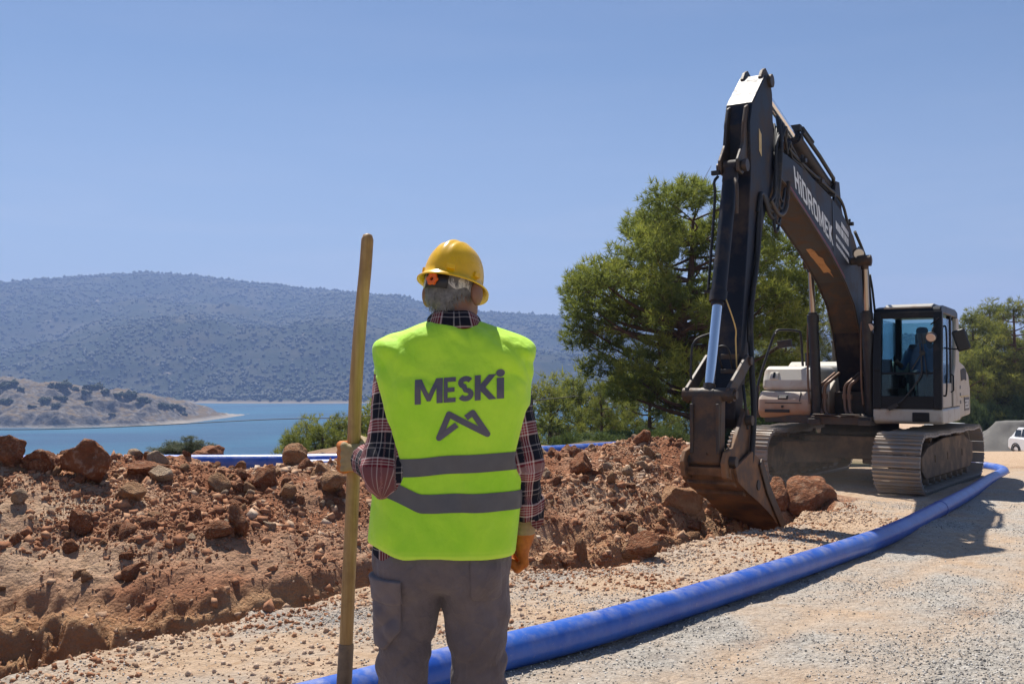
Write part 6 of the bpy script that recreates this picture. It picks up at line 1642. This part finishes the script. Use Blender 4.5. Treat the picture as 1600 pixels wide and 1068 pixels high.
# --- trousers
def trousers(X, Y, Z, grow=0.0, fold=True):
    d = sd_ell(X, Y, Z, (-.208, 3.002, .935), (.208, .122, .13))
    L_ = smin(sd_cap(X, Y, Z, hipL, knL, .099, .077), sd_cap(X, Y, Z, knL, anL, .079, .082), .02)
    Rr_ = smin(sd_cap(X, Y, Z, hipR, knR, .099, .086), sd_cap(X, Y, Z, knR, anR, .086, .082), .02)
    legs = smin(L_, Rr_, .006)
    d = smin(d, legs, .045)
    for cx_ in (-.295, -.120): d = smin(d, sd_ell(X, Y, Z, (cx_, 2.945, .885), (.085, .062, .075)), .03)
    if fold:
        t = Z * 1.0 - np.abs(X + .208) * .9
        cr = lambda a, b, c, sd: np.clip(1 - np.abs(vnoise(a, b, c, sd)) * 2.4, -1, 1)
        legz = sstep(.90, .74, Z)
        d = d + .0060 * vnoise(X * 9, Y * 9, Z * 5, 31) + .0060 * cr(X * 7 + Z * 5, Y * 8, (Z - X * .8) * 13, 32) * legz + .0055 * cr(X * 5 - Z * 6, Y * 7, (Z + X * .9) * 12, 34) * legz + .0090 * cr(X * 4, Y * 5, t * 12, 33) * np.exp(-((Z - .74) / .10) ** 2)
    d = smax(d, Z - .985, .01); d = smax(d, (zf + .055) - Z, .01)
    return d - grow
V, F = surface_nets(trousers, (-.46, 2.80, zf + .03), (.05, 3.20, 1.0), .0075)
tro = wmesh('trousers', V, F, 'trouser_cloth')
def pocket(zlo, zhi, g, xr, cut):
    def f(X, Y, Z):
        a = np.arctan2(-(Y - 3.0), -(X + .315))          # 0 at the outer side, towards +90 at the back
        u = a * .10
        b = np.maximum(np.maximum(zlo - Z, Z - zhi), np.maximum(u - xr, -.10 - u))
        if cut: b = np.maximum(b, (u - xr + .03 + (zlo + .03 - Z)) * .7)
        return smax(trousers(X, Y, Z, g), smax(b, (X + .235) * .5, .004), .004)
    return f
V, F = surface_nets(pocket(.660, .862, .010, .150, True), (-.47, 2.84, .64), (-.22, 3.14, .89), .005)
pk = wmesh('pocket', V, F, 'pocket_cloth', tro)
V, F = surface_nets(pocket(.795, .868, .016, .154, False), (-.48, 2.84, .76), (-.22, 3.14, .89), .005)
wmesh('pocket_flap', V, F, 'pocket_cloth', pk)
def backpocket(X, Y, Z):
    u, v = X + .075, Z - .868
    b = np.maximum(np.abs(u) - .045, np.abs(v) - .062); b = np.maximum(b, (np.abs(u) + (-v) - .095) * .7)
    b = np.maximum(b, Y - 2.95)
    return smax(trousers(X, Y, Z, .0045), b, .003)
V, F = surface_nets(backpocket, (-.15, 2.82, .79), (0.02, 2.98, .95), .0045)
wmesh('back_pocket', V, F, 'trouser_cloth', tro)
for a_ in (anL, anR):
    def shoe(X, Y, Z):
        d = sd_ell(X, Y, Z, (a_[0], 3.0 + .03, zf + .045), (.052, .15, .055)); d = smin(d, sd_cap(X, Y, Z, (a_[0], 2.985, zf + .05), (a_[0], 2.985, zf + .13), .055), .03)
        d = smin(d, sd_box(X, Y, Z, (a_[0], 3.025, zf + .017), (.055, .155, .017), .01), .012)
        return smax(d, zf - Z + .002, .004)
    V, F = surface_nets(shoe, (a_[0] - .08, 2.82, zf - .02), (a_[0] + .08, 3.22, zf + .16), .009)
    wmesh('shoe', V, F, 'black_steel')

# --- shirt
def wrinkle_arm(X, Y, Z, sh, el, wr):
    t1 = np.exp(-(((X - el[0]) ** 2 + (Y - el[1]) ** 2 + (Z - el[2]) ** 2) / .11 ** 2))
    return (.0035 + .007 * t1) * vnoise(X * 16, Y * 16, Z * 30 + X * 20, 41) + .003 * vnoise(X * 40, Y * 40, Z * 45, 42)
def shirt(X, Y, Z):
    aL = arm(X, Y, Z, shL, elL, wrL, .054, .060, .052, .80); aR = arm(X, Y, Z, shR, elR, wrR, .052, .052, .046, .72)
    aL = aL + wrinkle_arm(X, Y, Z, shL, elL, wrL); aR = aR + wrinkle_arm(X, Y, Z, shR, elR, wrR)
    b = torso(X, Y, Z, -.010); b = smax(b, .945 - .032 * np.exp(-((X + .36) / .06) ** 2) - Z, .005)
    d = smin(smin(aL, aR, .005), b, .035)
    # open the sleeve ends
    for el, wr, st, r_ in ((elL, wrL, .80, .040), (elR, wrR, .72, .040)):
        ax_ = (wr - el) / np.linalg.norm(wr - el); e_ = lerp(el, wr, st)
        along = (X - e_[0]) * ax_[0] + (Y - e_[1]) * ax_[1] + (Z - e_[2]) * ax_[2]
        near = np.sqrt((X - e_[0]) ** 2 + (Y - e_[1]) ** 2 + (Z - e_[2]) ** 2) < .12
        d = np.where(near, smax(d, along - .012, .003), d)
        cuff = np.sqrt(np.maximum((X - e_[0]) ** 2 + (Y - e_[1]) ** 2 + (Z - e_[2]) ** 2 - along ** 2, 0))
        # turned-back cuff, loose and flared
        rad = .052 + .25 * (along + .02) * 0 + .005 * vnoise(X * 50, Y * 50, Z * 50, 44)
        band = np.maximum(np.abs(cuff - rad) - .0045, np.abs(along + .012) - .030)
        d = smin(d, band, .004)
    return d
V, F = surface_nets(shirt, (-.56, 2.82, .88), (.16, 3.30, 1.64), .0062)
def plaid_uv(V):
    out = np.zeros((len(V), 3)); out[:, 0] = V[:, 0] + 5; out[:, 1] = V[:, 2] + 5
    for sh, el, wr, sg in ((shL, elL, wrL, -1), (shR, elR, wrR, 1)):
        best = None
        for a, b, o_ in ((sh, el, 0), (el, wr, np.linalg.norm(el - sh))):
            ax_ = b - a; L_ = np.linalg.norm(ax_); ax_ = ax_ / L_; p = V - a; t = np.clip(p @ ax_, 0, L_); q = p - t[:, None] * ax_
            dist = np.linalg.norm(q, axis=1)
            r1 = np.cross(ax_, [0, 1.0, .05]); r1 /= np.linalg.norm(r1); r2 = np.cross(ax_, r1)
            u = np.arctan2(q @ r1, -(q @ r2) * 1.0) * .062 + 5 + .02 * sg; v = t + o_ + 5.045
            if best is None: best = (dist, u, v)
            else:
                k = dist < best[0]; best = (np.where(k, dist, best[0]), np.where(k, u, best[1]), np.where(k, v, best[2]))
        sel = (best[0] < .10) & ((V[:, 0] < -.335) if sg < 0 else (V[:, 0] > -.012))
        out[sel, 0] = best[1][sel]; out[sel, 1] = best[2][sel]
    return out
sh_o = wmesh('shirt', V, F, 'plaid', attrs={'plaid': plaid_uv(V)})
# collar: a band round the neck with a turned-down edge
cv, cf, cu = [], [], []; nA = 48; rings = [(.066, 1.575), (.067, 1.615), (.068, 1.638), (.071, 1.643), (.076, 1.637), (.086, 1.610), (.094, 1.590), (.088, 1.588), (.080, 1.600)]
for j, (r_, z_) in enumerate(rings):
    for q in range(nA):
        t = 2 * PI * q / nA; back_ = -math.sin(t)
        cv.append((-.176 + r_ * 1.03 * math.cos(t), 3.0 + r_ * 1.02 * math.sin(t) + .004, z_ + .012 * back_ - .006 + .002 * math.sin(5 * t)))
        cu.append((t * .075 + 5.015, z_ * 1.2 + j * .001 + 5.03, 0))
for j in range(len(rings) - 1):
    for q in range(nA): cf.append((j * nA + q, j * nA + (q + 1) % nA, (j + 1) * nA + (q + 1) % nA, (j + 1) * nA + q))
wmesh('collar', cv, np.array(cf), 'plaid', sh_o, attrs={'plaid': np.array(cu)})

# --- vest
def vest(X, Y, Z):
    def crease(a, b, c, sd): return 1 - np.abs(vnoise(a, b, c, sd)) * 2.2
    lowm = sstep(1.30, 1.0, Z); up_ = sstep(1.36, 1.48, Z)
    fold = .0055 * vnoise(X * 9, Y * 6, Z * 2.5, 51) + .0042 * np.clip(crease(X * 12 + Z * 3, Y * 5, Z * 3.5 - X * 2, 52), -1, 1) * (.35 + .65 * lowm) + .0032 * np.clip(crease(X * 8 + Z * 10, Y * 5, Z * 9 - X * 8, 55), -1, 1)
    fold = fold + up_ * (.0050 * vnoise(X * 13 - Z * 9, Y * 9, Z * 13 + X * 9, 53) + .0048 * np.clip(crease(X * 15 + Z * 6, Y * 12, Z * 18 + X * 10, 54), -1, 1))
    fold = fold * (.25 + .75 * sstep(2.985, 2.92, Y))
    d = torso(X, Y, Z, .010) + fold
    dx = np.abs(X - tc(Z))
    hem = .928 + .034 * sstep(-.30, -.43, X) + .002 * np.sin(X * 21)
    d = smax(d, hem - Z, .006)
    # arm openings
    Yq = 3.0 + (Y - 3.0) * .40
    hole = smin(sd_cap(X, Yq, Z, shL + [-.056, .0, -.030], elL + [-.026, .075, .03], .036, .080), sd_cap(X, Yq, Z, shR + [.075, .0, -.115], elR + [.020, .015, .03], .036, .066), .01)
    d = smax(d, -hole, .006)
    # neck opening, lower in front
    nk = sd_cap(X, Y, Z, (-.176, 3.018, 1.668), (-.176, 3.018, 1.80), .082); nk = np.minimum(nk, sd_cap(X, Y, Z, (-.18, 3.10, 1.46), (-.176, 3.06, 1.62), .045, .07))
    return smax(d, -nk, .006)
V, F = surface_nets(vest, (-.47, 2.82, .90), (.11, 3.18, 1.66), .0058)
Xv, Yv, Zv = V.T; Yq = 3.0 + (Yv - 3.0) * .40
hd = np.minimum(sd_cap(Xv, Yq, Zv, shL + [-.056, .0, -.030], elL + [-.026, .075, .03], .036, .080), sd_cap(Xv, Yq, Zv, shR + [.075, .0, -.115], elR + [.020, .015, .03], .036, .066))
hemv = .928 + .034 * sstep(-.30, -.43, Xv); nkd = sd_cap(Xv, Yv, Zv, (-.176, 3.018, 1.668), (-.176, 3.018, 1.80), .082)
ed = np.maximum(np.maximum(1 - sstep(.006, .012, hd), 1 - sstep(.010, .016, Zv - hemv)), 1 - sstep(.006, .012, nkd))
stitch = np.exp(-((hd - .016) / .003) ** 2) + np.exp(-((Zv - hemv - .020) / .003) ** 2)
vest_o = wmesh('vest', V, F, 'hi_vis', attrs={'edge': np.clip(ed * .55 + stitch * .25, 0, 1)})
bvh = BVHTree.FromPolygons([tuple(p) for p in V], [tuple(f) for f in F])
def onto(x, z, off, y0=2.5):
    h_ = bvh.ray_cast(Vector((x, y0, z)), Vector((0, 1, 0)))
    return None if h_[0] is None else h_[0] + Vector((0, -off, 0))
def around(name, zfun, hgt, off, mat):
    nS, nH = 180, 5; vv = []
    for q in range(nS):
        t = 2 * PI * q / nS; dx_, dy_ = math.cos(t), math.sin(t)
        for k in range(nH):
            x0 = float(tc(1.1)); z_ = zfun(x0 + .22 * dx_, dy_) + hgt * (k / (nH - 1) - .5)
            h_ = bvh.ray_cast(Vector((x0 + .6 * dx_, 3.0 + .6 * dy_, z_)), Vector((-dx_, -dy_, 0)))
            p = h_[0] + Vector((dx_, dy_, 0)) * off if h_[0] is not None else Vector((x0 + .2 * dx_, 3.0 + .12 * dy_, z_))
            vv.append(tuple(p))
    ff = [(q * nH + k, q * nH + k + 1, ((q + 1) % nS) * nH + k + 1, ((q + 1) % nS) * nH + k) for q in range(nS) for k in range(nH - 1)]
    return wmesh(name, vv, np.array([f[::-1] for f in ff]), mat, vest_o)
around('reflective_band', lambda x, s_: 1.199 + .020 * (x + .2) / .22 * .6 + .0012 * math.sin(x * 25), .052, .003, 'reflective_tape')
around('reflective_band', lambda x, s_: 1.092 + .016 * (x + .1) + .055 * float(sstep(-.29, -.43, x)) + .001 * math.sin(x * 31), .054, .003, 'reflective_tape')
# printed word and emblem, laid on the cloth
def print_polys(polys, name, mat, off=.0022):
    parent = None; g = MB()
    for pi_, poly in enumerate(polys):
        bm = bmesh.new(); bm.faces.new([bm.verts.new((p[0], 0, p[1])) for p in poly])
        xs = [p[0] for p in poly]; zs = [p[1] for p in poly]
        for ax_, lo_, hi_v in ((0, min(xs), max(xs)), (2, min(zs), max(zs))):
            c = math.ceil(lo_ / .007) * .007
            while c < hi_v:
                co = Vector((c, 0, 0)) if ax_ == 0 else Vector((0, 0, c)); no = Vector((1, 0, 0)) if ax_ == 0 else Vector((0, 0, 1))
                bmesh.ops.bisect_plane(bm, geom=bm.verts[:] + bm.edges[:] + bm.faces[:], plane_co=co, plane_no=no, dist=1e-6); c += .007
        bm.verts.index_update(); vv = []
        for v in bm.verts:
            p = onto(v.co.x, v.co.z, off + .00025 * (pi_ % 6)); vv.append(tuple(p) if p is not None else (v.co.x, 2.87, v.co.z))
        ff = []
        for f in bm.faces:
            idx = [v.index for v in f.verts]; a, b_, c_ = [Vector(vv[k]) for k in idx[:3]]
            ff.append(tuple(idx))
        bm.free(); g.add(vv, ff, True)
    g.v = [tuple(np.array(v) - WO) for v in g.v]
    return g.build(name, mat, vest_o)
def vpx(px, py): return ((px - 800) / 518.7, 1.45 - (py - 590) / 518.7)
def z8(x, y): return vpx(590 + x / 4.854, 480 + y / 4.854)
# spans of the five letters, measured on the vest
spans = {'M': (318, 520), 'E': (527, 614), 'S': (628, 744), 'K': (752, 908), 'I': (910, 962)}
polys = []
for ch, (xa, xb) in spans.items():
    pl, wd = letters(ch)
    for p in pl:
        q_ = []
        for a, b_ in p:
            zx = xa + a / (.25 if ch == 'I' else wd) * (xb - xa); base = 728 - (zx - 318) * .072
            q_.append(z8(zx, base - b_ * 180))
        polys.append(q_)
print_polys(polys, 'printed_word', 'print_grey')
def stroke(a, b_, th):
    a, b_ = Vector(a), Vector(b_); d = (b_ - a).normalized(); n_ = Vector((-d.y, d.x)) * th / 2
    return [z8(*(a + n_)), z8(*(b_ + n_)), z8(*(b_ - n_)), z8(*(a - n_))]
def disc(c, r_, a0=0, a1=360, n=14): return [z8(c[0] + r_ * math.cos(R(a0 + (a1 - a0) * k / n)), c[1] + r_ * math.sin(R(a0 + (a1 - a0) * k / n))) for k in range(n)]
def seg(a, b_, t0, t1): return (a[0] + (b_[0] - a[0]) * t0, a[1] + (b_[1] - a[1]) * t0), (a[0] + (b_[0] - a[0]) * t1, a[1] + (b_[1] - a[1]) * t1)
A1, A2, BL, BR = (566, 796), (738, 784), (492, 968), (842, 938)
lg = [stroke(A1, BL, 42), stroke(A1, BR, 44), stroke(A2, BR, 42), stroke(*seg(A2, BL, 0, .20), 42), stroke(*seg(A2, BL, .47, 1.0), 42), disc(A1, 21.5), disc(A2, 21), disc(BR, 21.5), disc(BL, 20.5)]
print_polys(lg, 'printed_emblem', 'print_grey')
# --- gloves
def gl1(X, Y, Z):
    d = hand_grip(X, Y, Z, .005); ax_ = wrL - elL; ax_ = ax_ / np.linalg.norm(ax_)
    d = smin(d, sd_cap(X, Y, Z, wrL, wrL - ax_ * .075, .040, .046), .012)
    al_ = (X - wrL[0]) * ax_[0] + (Y - wrL[1]) * ax_[1] + (Z - wrL[2]) * ax_[2]
    return d + .0016 * np.sin(al_ * 420) * (al_ < .02) * (al_ > -.09)
V, F = surface_nets(gl1, (-.62, 3.10, 1.09), (-.40, 3.38, 1.30), .0042)
coat = np.clip(((-(V[:, 0] - GP[0]) + .002) / .02 + (V[:, 1] - GP[1] + .01) / .03), 0, 1)
coat = np.maximum(coat, np.clip((-(V[:, 2] - GP[2]) - .036) / .012, 0, 1)); coat = np.where(V[:, 0] > GP[0] + .035, 0, coat)
wmesh('glove', V, F, 'glove', attrs={'coat': coat})
def gl2(X, Y, Z):
    d = hand_loose(X, Y, Z, .003); d = smin(d, sd_cap(X, Y, Z, wrR + [0, 0, -.01], wrR + [.006, -.02, .065], .034, .037), .012)
    return d + .0014 * np.sin(Z * 430) * (Z > wrR[2] - .02)
V, F = surface_nets(gl2, (-.03, 2.97, .84), (.12, 3.16, 1.10), .0042)
wmesh('glove', V, F, 'glove', attrs={'coat': np.clip((wrR[2] - .018 - V[:, 2]) / .012, 0, 1)})
# loose cuff flap at the right sleeve
e_ = lerp(elR, wrR, .72); g = MB()
fl = [(.030, -.035, .045), (.052, -.020, .03), (.060, .0, .0), (.058, .0, -.040), (.040, -.028, -.060), (.022, -.048, -.045), (.012, -.05, 0)]
g.add([e_ + np.array(p) - WO for p in fl] + [e_ + np.array(p) * .93 - WO for p in fl], [tuple(range(7))[::-1], tuple(range(7, 14))] + [(k, (k + 1) % 7, 7 + (k + 1) % 7, 7 + k) for k in range(7)], True)
fo = g.build('cuff_flap', 'plaid', sh_o)
a_ = fo.data.attributes.new('plaid', 'FLOAT_VECTOR', 'POINT'); a_.data.foreach_set('vector', np.array([(v[0] * 1.0 + 5, v[2] + 5.0, 0) for v in g.v], np.float32).ravel())

# --- hair
def hair(X, Y, Z):
    x, y, z = headloc(X, Y, Z)
    d = sd_ell(x, y, z, (0, -.006, .01), (.0765, .098, .106)) + .004 * vnoise(x * 90, y * 90, z * 18, 61) + .002 * vnoise(x * 200, y * 200, z * 60, 62)
    d = smin(d, sd_ell(x, y, z, (0, -.060, -.045), (.058, .038, .034)) + .003 * vnoise(x * 90, y * 90, z * 18, 63), .02)
    lowz = -.078 + .046 * sstep(.012, .062, np.abs(x)) + .004 * vnoise(x * 120, y * 120, z * 0, 64)
    d = smax(d, lowz - z, .006); d = smax(d, z - .05, .004); d = smax(d, y - .022, .006)
    ear = np.minimum(sd_ell(x, y, z, (-.090, .002, -.022), (.03, .030, .040)), sd_ell(x, y, z, (.090, .002, -.022), (.03, .030, .040)))
    return smax(d, -ear, .004)
V, F = surface_nets(hair, (-.30, 2.88, 1.62), (-.06, 3.14, 1.80), .0036)
hair_o = wmesh('hair', V, F, 'hair_grey')
rh = np.random.default_rng(5); nS = 2600
idx = rh.integers(0, len(V), nS); P0 = V[idx]; xl, yl, zl = headloc(P0[:, 0], P0[:, 1], P0[:, 2])
ok = (zl > -.075) & (zl < .03) & (yl < .02); P0 = P0[ok]; nS = len(P0)
nrm = P0 - (HC + [0, 0, .01]); nrm[:, 2] *= .3; nrm /= np.linalg.norm(nrm, axis=1)[:, None]
tan = np.stack([-nrm[:, 1], nrm[:, 0], 0 * nrm[:, 0]], -1)
Ls = rh.uniform(.014, .030, nS)[:, None]; sw = rh.normal(0, .35, (nS, 1))
P1 = P0 + nrm * .002 + (np.array([0, 0, -1.0]) + tan * sw * .6) * Ls * .5; P2 = P0 + nrm * rh.uniform(.0005, .004, (nS, 1)) + (np.array([0, 0, -1.0]) + tan * sw) * Ls
wd = tan * .0008
HV = np.stack([P0 - wd, P0 + wd, P1 + wd, P1 - wd, P2], 1).reshape(-1, 3); b0 = np.arange(nS)[:, None] * 5
HF = [tuple(r_) for r_ in (b0 + np.array([[0, 1, 2, 3]]))] + [tuple(r_) for r_ in (b0 + np.array([[3, 2, 4]]))]
wmesh('hair_strands', HV, HF, 'hair_grey', hair_o, False)

# --- helmet
hel = empty('helmet'); hel.parent = man
hw3 = headw(np.array([0, 0, .018])) ; hel.location = tuple(hw3 - WO); hel.rotation_euler = (R(-14), R(3), YAW)
nT = 72; prof = []
def hring(k, r_scale, z, brim=0.0, drop=0.0):
    out = []
    for q in range(nT):
        t = 2 * PI * q / nT; cx_, sy__ = math.cos(t), math.sin(t)
        fr_ = max(0, sy__) ** 4
        b_ = brim * (1 + 1.5 * fr_)
        x = (.0865 * r_scale + b_) * cx_; y = (.105 * r_scale + b_) * sy__
        zz = z - drop * (1 + 1.6 * fr_)
        rid = .006 * math.exp(-((x) / .012) ** 2) + .0035 * (math.exp(-((x - .028) / .007) ** 2) + math.exp(-((x + .028) / .007) ** 2))
        zz += rid * min(1, max(0, z / .05)) * (brim == 0)
        out.append((x, y, zz))
    return out
rings = []
nR = 16
for k in range(nR + 1):
    a = (PI / 2) * (k / nR); r_ = max(.02, math.sin(a) ** .92); rings.append(hring(k, r_, .118 * math.cos(a) ** .9 if k < nR else 0))
rings += [hring(0, 1.0, -.003, .004, .001), hring(0, 1.0, -.006, .012, .005), hring(0, 1.0, -.008, .018, .008), hring(0, 1.0, -.0125, .018, .008), hring(0, 1.0, -.011, .011, .006), hring(0, .975, -.008, -.001, 0)]
for k in range(nR, 0, -2):
    a = (PI / 2) * (k / nR); rings.append(hring(k, max(.02, math.sin(a) ** .92) * .965, .112 * math.cos(a) ** .9 - .004))
HVt = [p for r_ in rings for p in r_]; m_ = len(rings)
HFc = [(j * nT + q, (j + 1) * nT + q, (j + 1) * nT + (q + 1) % nT, j * nT + (q + 1) % nT) for j in range(m_ - 1) for q in range(nT)]
g = MB(); g.add(HVt, HFc, True); g.add(rings[0], [tuple(range(nT))], True); g.build('helmet_shell', 'helmet_yellow', hel)
for t in (R(-62), R(-150), R(-8)):
    g = MB(); x, y = .088 * math.cos(t), .106 * math.sin(t); g.box((x, y, .012), (.026, .010, .016), (0, 0, t + PI / 2)); g.build('lug', 'helmet_yellow', hel, .003)
g = MB()
vb = []; 
for q in range(37):
    t = R(-180 + q * 180 / 36); 
    for z_ in (-.050 + .014 * math.sin(q * .35) ** 2, .004): vb.append(((.080) * math.cos(t), (.099) * math.sin(t), z_))
g.add(vb, [(2 * q, 2 * q + 2, 2 * q + 3, 2 * q + 1) for q in range(36)], True); hb = g.build('head_band', 'strap_white', hel)
so = hb.modifiers.new('solid', 'SOLIDIFY'); so.thickness = .002
tk = R(-92)
def hb_pt(t, o, z): return ((.080 + o) * math.cos(t), (.099 + o) * math.sin(t), z)
g = MB(); vb = []
for q in range(13):
    t = tk + (q - 5) * .075
    for z_ in (-.056, -.010): vb.append(hb_pt(t, .006, z_))
g.add(vb, [(2 * q, 2 * q + 2, 2 * q + 3, 2 * q + 1) for q in range(12)], True); rt_ = g.build('ratchet', 'plastic_black', hel); so = rt_.modifiers.new('solid', 'SOLIDIFY'); so.thickness = .005
kn = Vector(hb_pt(tk, .009, -.034)); kd = Vector((math.cos(tk), math.sin(tk), 0))
ax1 = Vector((-kd.y, kd.x, 0)); ax2 = Vector((0, 0, 1)); g = MB(); kr = []
for dep in (0, .009):
    for q in range(24):
        a = 2 * PI * q / 24; r_ = .0175 + .0022 * math.cos(6 * a); kr.append(kn + kd * dep + (ax1 * math.cos(a) + ax2 * math.sin(a)) * r_)
    for q in range(24):
        a = 2 * PI * q / 24; kr.append(kn + kd * dep + (ax1 * math.cos(a) + ax2 * math.sin(a)) * .006)
g.add(kr, [(q, (q + 1) % 24, 48 + (q + 1) % 24, 48 + q) for q in range(24)] + [(48 + q, 48 + (q + 1) % 24, 72 + (q + 1) % 24, 72 + q) for q in range(24)] + [(72 + q, 72 + (q + 1) % 24, 24 + (q + 1) % 24, 24 + q) for q in range(24)])
g.build('adjusting_knob', 'knob_orange', rt_, .0012)

# --- shovel
shv = tag(empty('shovel', tuple(np.array([pole[-1][0], SY_, 0.1]))), 'long wooden-handled shovel gripped upright in gloved fist of the helmeted worker', 'shovel')
so_ = np.array(shv.location)
g = MB(); pts = bez([tuple(p - so_) for p in pole], 49); rr = [.0205 + .0018 * min(1, k / 30) for k in range(len(pts))]; rr[0] = .015
pts = [pts[0] + Vector((0, 0, .004))] + pts; rr = [.006] + rr
g.tube(pts, rr, 16); g.build('handle', 'shovel_wood', shv)
c0, c1 = ppx(543.8, 1000, SY_) - so_, ppx(540.5, 1066, SY_) - so_
g = MB(); g.tube([c0, lerp(c0, c1, .04), c1], [.0240, .0246, .0252], 18); g.build('socket', 'shovel_steel', shv)
g = MB(); bw = .112; nI, nJ = 9, 9; vv = []; gz_ = float(ground_z(np.array([c1[0] + so_[0]]), np.array([SY_]))[0]) - .03 - so_[2]
for j in range(nJ):
    v_ = j / (nJ - 1); wv_ = bw * (1.0 if v_ < .55 else math.sqrt(max(.0, 1 - ((v_ - .55) / .46) ** 2)))
    for i in range(nI):
        u_ = i / (nI - 1) * 2 - 1
        vv.append((c1[0] - .006 + u_ * wv_, -.012 - .035 * (1 - u_ * u_) * (1 - v_ * .5) + .03 * v_, c1[2] + .012 - .018 * abs(u_) ** 3 * (v_ < .2) + (gz_ - c1[2]) * v_))
g.add(vv, [(j * nI + i, j * nI + i + 1, (j + 1) * nI + i + 1, (j + 1) * nI + i) for j in range(nJ - 1) for i in range(nI - 1)], True)
bl = g.build('blade', 'shovel_steel', shv); so = bl.modifiers.new('solid', 'SOLIDIFY'); so.thickness = .004
